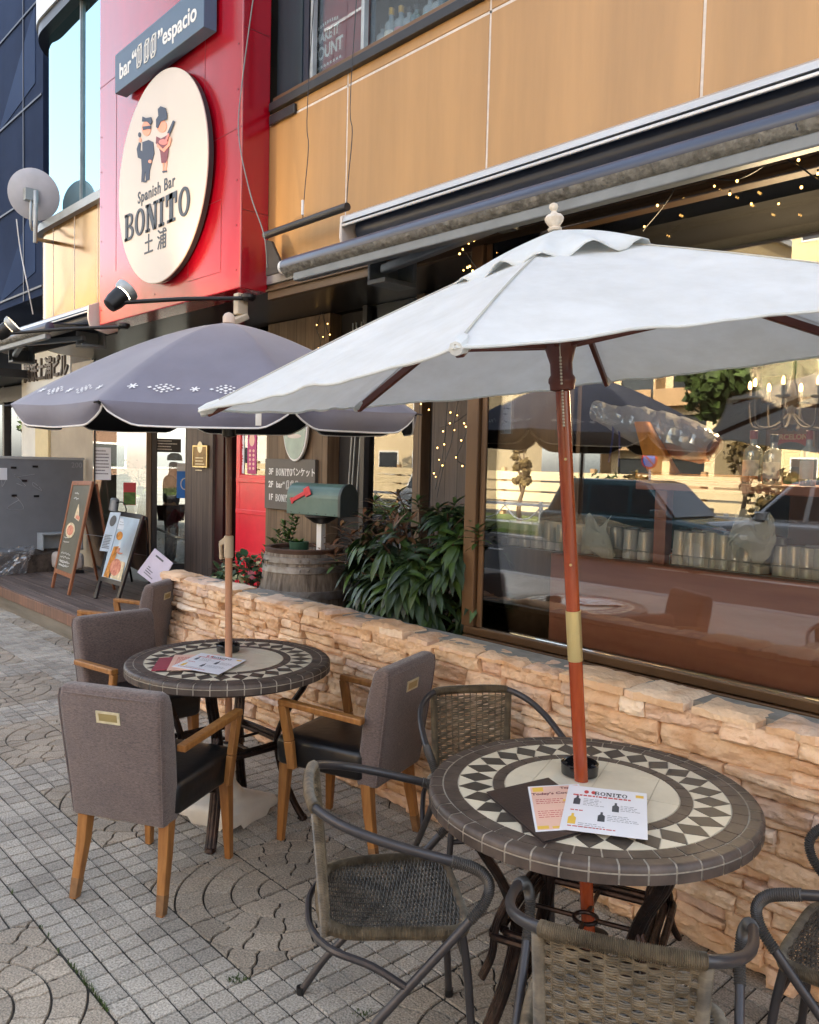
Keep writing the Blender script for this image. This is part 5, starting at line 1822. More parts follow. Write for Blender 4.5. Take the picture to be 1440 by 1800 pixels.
def white_menu(cs, z, label, loc_z, word=True):
    Fm, w, h, o_ = on_quad(cs, z)
    t = thing('white_menu', label, 'menu', (o_.x, o_.y, loc_z), group='white laminated menu sheets')
    Fm = frame((o_.x, o_.y, loc_z), Fm.col[0].xyz, Fm.col[1].xyz)
    sheet(t, 'paper_white', w, h, Fm)
    mb = MB(); 
    if word:
        bonito(mb, Fm @ Matrix.Translation((0, 0, .0013)), w * .05, h * .36, w * .42, h * .085, .0003)
    for x, y in ((-.36, .16), (.12, .08), (-.04, -.16)):
        bottle_icon(mb, Fm, x * w, y * h, h * .10)
    lines(mb, Fm, -w * .28, h * .2, w * .3, 5, h * .035); lines(mb, Fm, w * .18, h * .12, w * .28, 4, h * .035); lines(mb, Fm, w * .03, -h * .12, w * .4, 4, h * .035); lines(mb, Fm, -w * .3, -h * .34, w * .36, 3, h * .035)
    mb.build('print', MATS['sign_ink'], t, world=True)
    mb = MB(); lines(mb, Fm, -w * .42, h * .265, w * .84, 1, .01, h * .03); lines(mb, Fm, -w * .42, -h * .42, w * .84, 1, .01, h * .018); lines(mb, Fm, -w * .42, -.08 * h, w * .2, 1, .01, h * .02)
    for x in (-.26, -.17):
        mb.prism(ngon(x * w, h * .37, w * .03, h * .04, 12), .0013, .0015, Fm)
    mb.build('print', MATS['print_red'], t, world=True)
    mb = MB(); bottle_icon(mb, Fm, -.38 * w, -.26 * h, h * .11); mb.prism([(w * .36, h * .36), (w * .46, h * .36), (w * .46, h * .42), (w * .36, h * .42)], .0013, .0015, Fm); mb.build('print', MATS['print_yellow'], t, world=True)
    return t


white_menu([(1000, 1379), (1138, 1396), (1138, 1475), (984, 1458)], TZ + .013, 'white laminated menu on the near table, topmost beside the dark folder', TZ + .0122)
# far table
Fm, w, h, o_ = on_quad([(300, 1146), (330, 1146), (352, 1186), (282, 1186)], TZ + .004)
t = thing('red_folder', 'dull red menu folder on the far table', 'menu', (o_.x, o_.y, TZ))
Fm = frame((o_.x, o_.y, TZ), (at(345, 1180, 'z', TZ) - at(283, 1184, 'z', TZ)), (at(306, 1147, 'z', TZ) - at(283, 1184, 'z', TZ)))
mb = MB(); mb.prism([(-.1, -.11), (.12, -.11), (.12, .11), (-.1, .11)], .0005, .006, Fm); mb.build('cover', MATS['red_folder'], t, world=True, bevel=.001)
Fm, w, h, o_ = on_quad([(310, 1152), (384, 1149), (382, 1178), (290, 1177)], TZ + .008)
t = thing('pink_menu', 'pink laminated sheet on the dull red folder', 'menu', (o_.x, o_.y, TZ + .0065))
Fm = frame((o_.x, o_.y, TZ + .0065), Fm.col[0].xyz, Fm.col[1].xyz)
sheet(t, 'paper_pink', w, h, Fm); mb = MB(); lines(mb, Fm, -w * .4, h * .3, w * .8, 8, h * .08, h * .03); mb.build('print', MATS['print_red'], t, world=True)
white_menu([(346, 1147), (441, 1161), (376, 1185), (310, 1172)], TZ + .009, 'white laminated menu on the far table, lying over the red folder', TZ + .0082)
# ------------------------------------------------------------------ ledge-stone wall
def stone_mat():
    m = mat('ledge_stone', srgb(244, 222, 194), .85, var=.1, nscale=16, bump=1.0, bscale=46, island=.16, stain=.12, sscale=7, col2=srgb(230, 196, 160))
    nt = m.node_tree; N, L = nt.nodes, nt.links
    b = N['Principled BSDF']
    ge = N.new('ShaderNodeNewGeometry')
    cr = N.new('ShaderNodeValToRGB')
    e = cr.color_ramp.elements
    e[0].position = 0; e[0].color = srgb(244, 218, 188)
    e[1].position = 1; e[1].color = srgb(250, 236, 214)
    for p, c in ((.2, srgb(228, 190, 148)), (.38, srgb(234, 198, 168)), (.5, srgb(212, 182, 170)), (.58, srgb(222, 186, 150)), (.8, srgb(212, 164, 116)), (.9, srgb(168, 138, 128))):
        x = e.new(p); x.color = c
    L.new(ge.outputs['Random Per Island'], cr.inputs[0])
    src = b.inputs['Base Color'].links[0].from_socket
    mx = N.new('ShaderNodeMix'); mx.data_type = 'RGBA'; mx.inputs[0].default_value = .62
    L.new(src, mx.inputs[6]); L.new(cr.outputs[0], mx.inputs[7])
    # rusty and pale stains of their own shape
    tc = N.new('ShaderNodeTexCoord'); no = N.new('ShaderNodeTexNoise'); no.inputs['Scale'].default_value = 5; no.inputs['Detail'].default_value = 6
    mp = N.new('ShaderNodeMapping'); mp.inputs['Scale'].default_value = (1, 1, 2.5)
    L.new(tc.outputs['Object'], mp.inputs[0]); L.new(mp.outputs[0], no.inputs['Vector'])
    mr = N.new('ShaderNodeMapRange'); mr.inputs['From Min'].default_value = .52; mr.inputs['From Max'].default_value = .72
    L.new(no.outputs['Fac'], mr.inputs['Value'])
    m2 = N.new('ShaderNodeMix'); m2.data_type = 'RGBA'; m2.inputs[7].default_value = srgb(196, 152, 112)
    L.new(mr.outputs[0], m2.inputs[0]); L.new(mx.outputs[2], m2.inputs[6])
    L.new(m2.outputs[2], b.inputs['Base Color'])


stone_mat()
mat('mortar', srgb(112, 90, 70), .95, var=.3, nscale=30)
mat('concrete', srgb(150, 148, 140), .9, var=.15, nscale=14, bump=.4, bscale=60)
WX0, WX1, WYF, WYB, WH = -5.28, 1.3, 2.545, 2.73, .80
wall = thing('stone_wall', 'low planter wall of split tan ledge stone beside the tables', 'wall', (-2.5, 2.62, 0))
MB().box((WX0 + .03, WYF + .058, 0), (WX1, WYB, WH - .004)).build('wall_core', MATS['mortar'], wall, world=True)
MB().box((WX0 + .05, WYF + .06, WH + .0005), (WX1, WYB, WH + .022)).build('top_bed', MATS['concrete'], wall, world=True)


def block(mb, x0, x1, z0, z1, yf, rough, seed, nx=None, nz=None, depth=.075):
    w, h = x1 - x0, z1 - z0
    nx = nx or max(5, int(w / .011)); nz = nz or max(4, int(h / .009))
    vs = []
    # chisel planes: the face is a few flat breaks at different tilts
    pl = [(rnd.uniform(-.5, .5), rnd.uniform(-.5, .5), rnd.uniform(-.16, .16), rnd.uniform(-.35, .35), rnd.uniform(-.006, .006)) for _ in range(4)]
    sk = [rnd.uniform(-.004, .004) for _ in range(4)]
    for j in range(nz + 1):
        for i in range(nx + 1):
            u, v = i / nx, j / nz
            x = x0 + w * u + (sk[0] * (1 - u) + sk[1] * u) * (v - .5) * 2
            z = z0 + h * v + (sk[2] * (1 - v) + sk[3] * v) * (u - .5) * 2
            ex = min(u, 1 - u) * w; ez = min(v, 1 - v) * h
            e = min(ex, ez)
            n1 = noise.noise(V((x * 17, seed * 3.1, z * 34)))
            n2 = noise.noise(V((x * 45, seed * 1.7, z * 70)))
            br = max((p[0] * 0 + p[2] * (u - .5 - p[0]) * w + p[3] * (v - .5 - p[1]) * h + p[4]) for p in pl)
            y = yf - rough * (.8 * n1 + .42 * n2) + br * .9
            y += .008 * max(0, 1 - e / .003)
            if e < 1e-6:
                x += .0025 * noise.noise(V((x * 60, z * 60, seed))); z += .003 * noise.noise(V((x * 40, z * 40, seed + 9)))
            vs.append((x, y, z))
    w_ = nx + 1
    fs = [(j * w_ + i, j * w_ + i + 1, (j + 1) * w_ + i + 1, (j + 1) * w_ + i) for j in range(nz) for i in range(nx)]
    # returns into the wall
    o = len(vs)
    border = [i for i in range(nx + 1)] + [j * w_ + nx for j in range(1, nz + 1)] + [nz * w_ + i for i in range(nx - 1, -1, -1)] + [j * w_ for j in range(nz - 1, 0, -1)]
    for k in border:
        x, y, z = vs[k]; vs.append((x, yf + depth, z))
    m = len(border)
    fs += [(border[k], o + k, o + (k + 1) % m, border[(k + 1) % m]) for k in range(m)]
    mb.add(vs, fs, False)


sw_ = MB()
z = .0
sd_n = 0
while z < WH - .02:
    h = rnd.choice([.03, .042, .055, .07, .085, .10])
    if WH - z - h < .04:
        h = WH - z
    x = WX0 + rnd.uniform(-.12, .02)
    while x < WX1:
        w = rnd.choice([.10, .14, .18, .22, .26, .32, .40]) * rnd.uniform(.85, 1.15)
        sd_n += 1
        xx0, xx1 = max(x, WX0), x + w
        if xx1 - xx0 > .03:
            if h > .07 and rnd.random() < .6:
                k = rnd.uniform(.38, .62)
                block(sw_, xx0, xx1 - .003, z, z + h * k - .002, WYF + rnd.uniform(-.014, .012), .010, sd_n)
                if rnd.random() < .5:
                    q = xx0 + (xx1 - xx0) * rnd.uniform(.35, .65)
                    block(sw_, xx0, q - .003, z + h * k, z + h - .003, WYF + rnd.uniform(-.016, .010), .010, sd_n + .3)
                    block(sw_, q, xx1 - .003, z + h * k, z + h - .003, WYF + rnd.uniform(-.016, .010), .010, sd_n + .4)
                else:
                    block(sw_, xx0, xx1 - .003, z + h * k, z + h - .003, WYF + rnd.uniform(-.016, .010), .010, sd_n + .5)
            else:
                block(sw_, xx0, xx1 - .002, z, z + h - .0015, WYF + rnd.uniform(-.024, .008), .014, sd_n)
        x += w
    z += h
sw_.build('ledge_stones', MATS['ledge_stone'], wall, world=True, angle=22)
# irregular flat stones on the top edge
cpm = MB()
x = WX0 - .01
while x < WX1:
    w = rnd.uniform(.10, .36)
    d0, d1 = WYF - rnd.uniform(.006, .022), WYB - rnd.uniform(-.012, .05)
    h = rnd.uniform(.018, .042)
    nx, ny = max(4, int(w / .02)), 7
    vs = []
    for j in range(ny + 1):
        for i in range(nx + 1):
            u, v = i / nx, j / ny
            ed = .012 * noise.noise(V((x * 9 + u * 6, v * 5, 2)))
            xx = x + w * u + (.006 * noise.noise(V((u * 3, v * 9, x * 5))) if i in (0, nx) else 0)
            yy = d0 + (d1 - d0) * v + (ed * 1.6 if j in (0, ny) else 0)
            e = min(min(u, 1 - u) * w, min(v, 1 - v) * (d1 - d0))
            zz = WH + h + .010 * noise.noise(V((xx * 16, yy * 16, 5))) + .005 * noise.noise(V((xx * 50, yy * 50, 5))) - .012 * max(0, 1 - e / .012)
            vs.append((xx, yy, zz))
    w_ = nx + 1
    fs = [(j * w_ + i, j * w_ + i + 1, (j + 1) * w_ + i + 1, (j + 1) * w_ + i) for j in range(ny) for i in range(nx)]
    o = len(vs)
    border = [i for i in range(nx + 1)] + [j * w_ + nx for j in range(1, ny + 1)] + [ny * w_ + i for i in range(nx - 1, -1, -1)] + [j * w_ for j in range(ny - 1, 0, -1)]
    vs += [(vs[k][0], vs[k][1], WH - .004) for k in border]
    m = len(border)
    fs += [(border[k], o + k, o + (k + 1) % m, border[(k + 1) % m]) for k in range(m)]
    cpm.add(vs, fs, True)
    x += w + rnd.choice([.004, .004, .004, .03])
cpm.build('top_stones', MATS['ledge_stone'], wall, world=True, angle=38)
soil = MB().box((WX0 + .1, WYB, -.1), (-2.98, YP - .04, .5)); struct(soil.build('planter_soil', MATS['soil']))

# ------------------------------------------------------------------ plants
mat('leaf_dark', (.036, .074, .026), .40, var=.3, nscale=16, island=.35, spec=.6, col2=(.016, .036, .014))
mat('leaf_mid', (.065, .12, .025), .38, var=.3, nscale=16, island=.3, spec=.55, col2=(.04, .085, .02))
mat('leaf_red', (.20, .075, .035), .42, var=.3, nscale=16, island=.4, col2=(.12, .075, .025))
mat('leaf_fresh', (.10, .20, .04), .42, var=.3, nscale=16, island=.3)
mat('stem_brown', (.09, .05, .03), .7, var=.2)
mat('flower_pink', (.75, .22, .25), .6, var=.2)
mat('leaf_cream', (.62, .58, .30), .5, var=.2, island=.2)


def leaf(mb, p, d, up, l, w, bend=.5, n=4, fold=.25):
    d = V(d).normalized(); s = d.cross(V(up))
    if s.length < 1e-3:
        s = d.orthogonal()
    s.normalize(); u = s.cross(d)
    vs, c = [], V(p)
    for i in range(n + 1):
        t = i / n
        ww = w * (sin(pi * min(1, t * .92 + .06)) ** .8) * .5
        if i == n:
            ww = w * .03
        vs += [c - s * ww + u * fold * ww, c, c + s * ww + u * fold * ww]
        a = bend * (1 / n)
        d = (d - V((0, 0, 1)) * a).normalized()
        u = s.cross(d)
        c = c + d * (l / n)
    fs = []
    for i in range(n):
        a, b = i * 3, i * 3 + 3
        fs += [(a, a + 1, b + 1, b), (a + 1, a + 2, b + 2, b + 1)]
    mb.add(vs, fs, True)


def xyz(px, py, y):
    return at(px, py, 'y', y)


bc = V((-3.40, 3.28, .5))
bush = thing('leafy_shrub', 'big dark shrub of long drooping leaves and reddish tips behind the stone wall', 'shrub', bc)
dk, md, rd_, stem = MB(), MB(), MB(), MB()
RNDP = random.Random(5)
ctr = V((-3.42, 3.26, 1.00)); 
for k in range(118):
    # ends of the shoots spread over an uneven dome
    while True:
        th = RNDP.uniform(0, 2 * pi); ph = RNDP.uniform(-.85, 1.0)
        r = RNDP.uniform(.55, 1.0) ** .6
        sx = cos(th) * math.sqrt(1 - ph * ph * .8)
        e = V((sx * .50 * r * 1.0, sin(th) * math.sqrt(1 - ph * ph * .8) * .36 * r, ph * .40 * r))
        # along the picture plane: lean the mass along the wall
        p = ctr + V((e.x * 1.0, e.y, e.z))
        lump = noise.noise(p * 3.3 + V((4, 0, 0)))
        if lump > -.25:
            break
    if p.z > 1.36:
        p.z = 1.36 + (p.z - 1.36) * .4
    high = p.z > 1.20 and p.x < -3.38
    b0 = V((ctr.x + RNDP.uniform(-.12, .12), ctr.y + RNDP.uniform(-.1, .1), .55))
    stem.tube(smooth_path([b0, b0.lerp(p, .5) + V((0, 0, .10)), p], 3), .005, 5)
    outw = (p - ctr); outw.z *= .4; outw.normalize()
    nl = RNDP.randint(11, 17)
    for q in range(nl):
        a = 2 * pi * q / nl + RNDP.uniform(-.2, .2)
        side_ = outw.cross(V((0, 0, 1))).normalized()
        ax_ = (outw * .45 + V((0, 0, .9))).normalized()
        x_ = ax_.orthogonal().normalized(); y_ = ax_.cross(x_)
        lev = q / nl
        d = (x_ * cos(a) + y_ * sin(a)) + ax_ * (.9 - 1.3 * lev) * .7 + outw * .25
        tgt = rd_ if (high and RNDP.random() < .62) else (md if RNDP.random() < .22 + .25 * (p.z > 1.15) else dk)
        l = RNDP.uniform(.11, .225) * (.62 if tgt is rd_ else 1)
        leaf(tgt, p - ax_ * .07 * lev, d, ax_, l, l * RNDP.uniform(.19, .25), bend=(.35 if tgt is rd_ else RNDP.uniform(.9, 1.9)))
# a few upright shoots at the top
for px, py, red in ((700, 868, 1), (690, 900, 1), (660, 880, 1), (640, 905, 1), (600, 925, 1), (735, 880, 0), (800, 885, 0), (770, 895, 0), (820, 905, 0), (560, 955, 1), (590, 975, 1), (840, 930, 0), (620, 940, 1), (675, 915, 1), (545, 990, 1), (835, 965, 0)):
    p = xyz(px, py, RNDP.uniform(3.1, 3.35))
    stem.tube(smooth_path([ctr + V((0, 0, -.1)), ctr.lerp(p, .6) + V((0, 0, .02)), p], 4), .004, 5)
    for q in range(13):
        a = q * 2.4; tgt = rd_ if red and RNDP.random() < .75 else md
        d = V((cos(a), sin(a), .9 - q * .06))
        leaf(tgt, p - V((0, 0, .10 * q / 13)), d, (0, 0, 1), RNDP.uniform(.07, .13), .024, bend=.5 + .05 * q)
dk.build('leaves', MATS['leaf_dark'], bush, world=True); md.build('light_leaves', MATS['leaf_mid'], bush, world=True); rd_.build('young_leaves', MATS['leaf_red'], bush, world=True); stem.build('stem', MATS['stem_brown'], bush, world=True)

# small plants left of the barrel
lp = thing('flowering_plant', 'low ivy-like plant with pink and cream leaves left of the barrel', 'plant', (xyz(425, 1012, 3.2).x, 3.2, .5))
a_m, b_m, c_m, st_m = MB(), MB(), MB(), MB()
for k in range(210):
    px, py = RNDP.uniform(380, 474), 0
    u = (px - 380) / 94
    py = RNDP.uniform(968 + 26 * abs(u - .6), 1036)
    p = xyz(px, py, RNDP.uniform(3.0, 3.4))
    d = V((RNDP.uniform(-1, 1), RNDP.uniform(-1.2, .4), RNDP.uniform(-.1, .9)))
    m_ = a_m if RNDP.random() < .86 else (b_m if RNDP.random() < .75 else c_m)
    l = RNDP.uniform(.045, .085)
    leaf(m_, p, d, (0, 0, 1), l, l * .72, bend=.5, n=3)
    if k % 5 == 0:
        st_m.tube([V((p.x, p.y + .05, .5)), p], .003, 4)
for px, py in ((372, 985), (382, 975), (392, 965), (366, 1000)):
    p = xyz(px, py, 3.1); st_m.tube(smooth_path([V((p.x + .15, 3.2, .6)), p.lerp(V((p.x + .15, 3.2, .6)), .4) + V((0, 0, .06)), p], 4), .003, 4)
a_m.build('leaves', mat('ivy_leaf', (.05, .12, .045), .45, var=.3, island=.35), lp, world=True); b_m.build('cream_leaves', MATS['leaf_cream'], lp, world=True); c_m.build('flower', MATS['flower_pink'], lp, world=True); st_m.build('stem', MATS['stem_brown'], lp, world=True)
sp_ = thing('green_sprig', 'thin green sprig rising behind the barrel', 'plant', (xyz(492, 960, 3.75).x, 3.75, .5))
a_m, st_m = MB(), MB()
for (tx, ty) in ((515, 902), (500, 920), (488, 935), (478, 950), (508, 935), (522, 915), (470, 965)):
    p1 = xyz(tx, ty, 3.75); p0 = xyz(495, 1000, 3.75)
    P = smooth_path([p0, p0.lerp(p1, .5) + V((.03, 0, .04)), p1], 5)
    st_m.tube(P, .0035, 5)
    for q in range(3, len(P)):
        for s in (-1, 1):
            leaf(a_m, P[q], (s * .8, RNDP.uniform(-.6, .3), .7), (0, 0, 1), .075, .026, bend=.4, n=3)
a_m.build('leaves', MATS['leaf_fresh'], sp_, world=True); st_m.build('stem', MATS['stem_brown'], sp_, world=True)

# ------------------------------------------------------------------ barrel, pot, mailbox
mat('barrel_wood', srgb(150, 140, 126), .85, var=.3, nscale=5, stretch=(6, 6, .5), bump=.7, bscale=22, col2=srgb(84, 74, 64))
mat('barrel_rim', srgb(92, 66, 50), .7, var=.25, nscale=9)
mat('hoop', srgb(150, 152, 152), .5, metal=.5, var=.25, nscale=10, col2=srgb(108, 100, 92))
B0 = V((-4.66, 3.30, 0))
zt = at(535, 962, 'y', B0.y).z; zh = at(530, 1036, 'y', B0.y).z
br = thing('half_barrel', 'weathered grey half barrel with metal hoops behind the stone wall', 'barrel', (B0.x, B0.y, .45))
prof = lambda z: .262 + .042 * min(1.4, (zt - z) / (zt - zh))
zz = [.45, zh - .06, zh, zh + .1, zt - .15, zt - .06, zt]
MB().lathe([(prof(z), z) for z in zz] + [(prof(zt) - .028, zt), (prof(zt) - .03, zt - .12), (.001, zt - .12)], 48, (B0.x, B0.y, 0), cap=False).build('staves', MATS['barrel_wood'], br, world=True)
mb = MB(); mb.lathe([(prof(zt) + .003, zt - .028), (prof(zt) + .006, zt + .002), (prof(zt) - .002, zt + .008), (prof(zt) - .03, zt + .006), (prof(zt) - .032, zt - .02)], 48, (B0.x, B0.y, 0), cap=False); mb.build('rim', MATS['barrel_rim'], br, world=True)
for za, zb_ in ((zt - .085, zt - .045), (zt - .150, zt - .105), (zh - .025, zh + .03)):
    mb = MB(); mb.lathe([(prof(za) + .001, za), (prof(za) + .006, za + .002), (prof(zb_) + .006, zb_ - .002), (prof(zb_) + .001, zb_)], 48, (B0.x, B0.y, 0), cap=False)
    d = V((-B0.x, -B0.y, 0)).normalized()
    for s in (-.1, .1):
        dd = Matrix.Rotation(s, 3, 'Z') @ d
        mb.lathe([(.009, 0), (.006, .004)], 8, V((B0.x, B0.y, (za + zb_) / 2)) + dd * (prof(za) + .005), axis=dd)
    mb.build('hoop', MATS['hoop'], br, world=True)
MB().lathe([(.001, zt - .115), (.23, zt - .117)], 32, (B0.x, B0.y, 0), cap=False).build('soil_fill', MATS['soil'], br, world=True)
pt = at(526, 948, 'y', 3.26)
pot = thing('green_pot', 'small round green pot standing in the half barrel', 'pot', (pt.x, 3.26, zt - .115))
MB().lathe([(.045, 0), (.06, .01), (.064, .10), (.068, .155), (.062, .157), (.058, .12), (.001, .11)], 28).build('pot_body', mat('green_glaze', srgb(46, 86, 66), .4, var=.2, nscale=12), pot)
mb = MB()
for k in range(16):
    leaf(mb, (0, 0, .13), (RNDP.uniform(-1, 1), RNDP.uniform(-1, 1), 1.2), (0, 0, 1), .07, .03, bend=.6, n=3)
mb.build('leaves', MATS['leaf_fresh'], pot)

mat('mail_green', srgb(86, 112, 104), .38, var=.1, nscale=6, coat=.2, col2=srgb(72, 98, 90))
ml = at(565, 905, 'y', 3.30)
mbx = thing('mailbox', 'green arched mailbox with a red flag above the barrel', 'mailbox', (ml.x, 3.30, ml.z), R(10))
L_, Wd, Hh = .49, .17, .115
prof = [(-Wd / 2, 0), (Wd / 2, 0)] + [(Wd / 2 * cos(a), Hh + Wd / 2 * 1.12 * sin(a)) for a in [pi * k / 14 for k in range(15)]]
MB().prism([(p[0], p[1]) for p in prof], -L_ / 2, L_ / 2 - .02, frame((0, 0, 0), (0, 1, 0), (0, 0, 1))).build('box_body', MATS['mail_green'], mbx, bevel=.004)
prof2 = [(p[0] * 1.05, p[1] * 1.03 - .002) for p in prof]
MB().prism(prof2, L_ / 2 - .0195, L_ / 2 + .004, frame((0, 0, 0), (0, 1, 0), (0, 0, 1))).build('door', mat('mail_dark', srgb(58, 66, 64), .45, var=.1), mbx, bevel=.004)
mb = MB()
mb.M = Matrix.Translation((-.135, -Wd / 2 - .006, .115)) @ Matrix.Rotation(-.42, 4, 'Y')
mb.box((-.05, -.003, -.014), (.07, .003, .014)); mb.box((.0705, -.003, -.03), (.125, .003, .03)); mb.box((-.07, -.003, -.022), (-.0505, .003, .02))
mb.build('flag', mat('flag_red', srgb(206, 52, 62), .45, var=.05), mbx, bevel=.002)
mb = MB()
for k in range(6):
    mb.lathe([(.004, 0), (.003, .002)], 8, (-.2 + k * .08, -Wd / 2, .012), axis=(0, -1, 0))
mb.build('rivet', MATS['dark_trim'], mbx)
mb = MB(); mb.lathe([(.02, -.06), (.05, -.055), (.11, -.012), (.11, -.001)], 20, (0, 0, 0)); mb.build('mount', MATS['black_metal'], mbx)
mb = MB(); mb.box((-.022, -.022, -.75), (.022, .022, -.06)); mb.build('post', MATS['white_paint'], mbx, bevel=.003)

# ------------------------------------------------------------------ signs on the pillars
a, b, c = at(467, 806, 'y', YP - .03), at(555, 806, 'y', YP - .03), at(467, 893, 'y', YP - .03)
fl = thing('floor_sign', 'dark grey floor sign with three lines of white lettering on the wood pillar', 'sign', ((a.x + b.x) / 2, YP - .03, c.z))
MB().box((a.x, YP - .035, c.z), (b.x, YP - .002, a.z)).build('plate', mat('plate_grey', srgb(92, 88, 84), .5, var=.06), fl, world=True, bevel=.003)
FF = lambda x, z: wallF(x, YP - .0352, z)
t = MB(); Wp, Hp = b.x - a.x, a.z - c.z
for k, (fnum, txt) in enumerate((('3F', 'B'), ('2F', 'bar“▯▯▯”'), ('1F', 'B'))):
    z = a.z - Hp * (.26 + .255 * k)
    t.text(fnum, .075, FF(a.x + Wp * .13, z), .001, .002)
    if txt == 'B':
        bonito(t, FF(0, 0), a.x + Wp * .40, z, Wp * .34, .062, .001)
    else:
        t.text('bar“', .075, FF(a.x + Wp * .33, z), .001, .0012)
        for q in range(3):
            for ox in (0, .01):
                x0 = a.x + Wp * .45 + q * .065 + ox
                for (p0, p1) in (((0, -.03), (.03, -.03)), ((.03, -.03), (.03, .03)), ((.03, .03), (0, .03)), ((0, .03), (0, -.03))):
                    t.bar((x0 + p0[0], YP - .036, z + p0[1] + ox), (x0 + p1[0], YP - .036, z + p1[1] + ox), .004, .001, up=(0, 1, 0))
t.text('バンケット', .075, FF(a.x + Wp * .77, a.z - Hp * .26), .001, .001, sx=.95)
t.build('lettering', MATS['white_paint'], fl, world=True)
cc2 = at(521, 752, 'y', YP - .04)
ov = thing('oval_sign', 'small oval enamel sign with a white rim on the wood pillar', 'sign', (cc2.x, YP - .04, cc2.z))
F = wallF(cc2.x, YP - .03, cc2.z)
MB().prism(ngon(0, 0, .175, .28, 40), 0, .025, F).build('rim', MATS['white_paint'], ov, world=True, bevel=.006)
MB().prism(ngon(0, 0, .158, .262, 40), .0255, .028, F).build('face', mat('enamel', srgb(146, 172, 164), .25, var=.1, nscale=6), ov, world=True)
mb = MB(); mb.prism(ngon(0, -.07, .10, .018, 16), .0285, .0295, F); mb.prism(ngon(0, .06, .07, .07, 20), .0285, .0295, F); mb.build('emblem', MATS['beige_cap'], ov, world=True)
a, b = at(340, 783, 'y', YP - .05), at(365, 822, 'y', YP - .05)
pq = thing('brass_plaque', 'square brass menu plaque on the left wood pillar', 'plaque', ((a.x + b.x) / 2, YP - .05, b.z))
MB().box((a.x, YP - .055, b.z), (b.x, YP - .031, a.z)).build('plate', mat('aged_brass', srgb(132, 108, 68), .35, metal=.6, var=.25, nscale=14), pq, world=True, bevel=.002)
mb = MB(); w_ = .012
for q in ((a.x, b.z, b.x, b.z + w_), (a.x, a.z - w_, b.x, a.z), (a.x, b.z + w_, a.x + w_, a.z - w_), (b.x - w_, b.z + w_, b.x, a.z - w_)):
    mb.box((q[0], YP - .06, q[1]), (q[2], YP - .0552, q[3]))
mb.build('frame', MATS['brass'], pq, world=True)
mb = MB(); mb.M = None
Fp = wallF((a.x + b.x) / 2, YP - .0553, (a.z + b.z) / 2)
lines(mb, Fp, -.09, -.02, .18, 5, .03, .01); mb.prism(ngon(0, .09, .05, .055, 16), .001, .002, Fp); mb.build('engraving', MATS['brass_plate'], pq, world=True)
pos = at(454, 810, 'y', YP + .03)
# posters behind the door glass
mb = MB(); p = at(443, 815, 'y', YP + .043); mb.box((p.x - .075, YP + .040, zgl + .01), (p.x + .075, YP + .043, zgl + .42)); pm_ = thing('pink_poster', 'tall pink poster in the window of the red door', 'poster', (p.x, YP + .04, zgl)); mb.build('sheet', mat('poster_pink', srgb(206, 70, 140), .5, var=.2, nscale=8), pm_, world=True)
mb = MB(); Fp = wallF(p.x, YP + .0395, zgl + .2); mb.prism(ngon(0, .12, .045, .06, 16), 0, .0006, Fp)
for s in (-.03, .03):
    for k in range(5):
        mb.prism(ngon(s, .02 - k * .04, .018, .014, 8), 0, .0006, Fp)
mb.build('print', MATS['paper_pink'], pm_, world=True)
mb = MB(); p = at(425, 815, 'y', YP + .043); mb.box((p.x - .045, YP + .040, zgl + .01), (p.x + .045, YP + .043, zgl + .36)); pn = thing('white_notice', 'narrow white notice in the window of the red door', 'notice', (p.x, YP + .04, zgl)); mb.build('sheet', MATS['paper_white'], pn, world=True)
mb = MB(); Fp = wallF(p.x, YP + .0395, zgl + .2); lines(mb, Fp, -.035, .14, .07, 12, .025, .012); mb.build('print', MATS['print_red'], pn, world=True)
gn = V((GD.y, -GD.x, 0))


def glass_card(px, py, wd, hh, name, label, cat, m, off=.012):
    g = gpt(px); c = at(px, py, 'y', g.y); c = V((g.x, g.y, c.z)) + gn * off
    t = thing(name, label, cat, c)
    F = frame(c, GD, (0, 0, 1))
    MB().prism([(-wd, -hh), (wd, -hh), (wd, hh), (-wd, hh)], 0, .002, F).build('sheet', MATS[m], t, world=True)
    return t, F @ Matrix.Translation((0, 0, .0021))


mat('sticker_blue', srgb(52, 130, 220), .4, var=.03)
t, F = glass_card(325, 845, .10, .22, 'blue_sticker', 'blue and white sticker on the edge of the glass door', 'sticker', 'sticker_blue')
mb = MB(); mb.prism([(-.099, .12), (.099, .12), (.099, .219), (-.099, .219)], 0, .001, F); mb.tube([F @ V((.05 * cos(a), -.04 + .07 * sin(a), .001)) for a in [pi * .3 + k * .3 for k in range(17)]], .007, 6); mb.build('print', MATS['white_paint'], t, world=True)
t, F = glass_card(180, 815, .10, .20, 'window_notice', 'white notice in the shop window left of the glass door', 'notice', 'paper_white')
mb = MB(); lines(mb, F, -.08, .15, .16, 8, .04, .014); mb.build('print', MATS['print_grey'], t, world=True)
t, F = glass_card(228, 868, .075, .14, 'window_notice', 'red and green flyer in the shop window by the door post', 'notice', 'print_red')
mb = MB(); mb.prism([(-.07, -.135), (.07, -.135), (.07, .02), (-.07, .02)], 0, .001, F); mb.build('print', MATS['leaf_fresh'], t, world=True)
t, F = glass_card(293, 783, .17, .085, 'dark_sign', 'dark opening hours sign on the upper part of the glass door', 'sign', 'dark_trim')
mb = MB(); lines(mb, F, -.14, .05, .28, 4, .035, .012); mb.build('print', MATS['white_paint'], t, world=True)

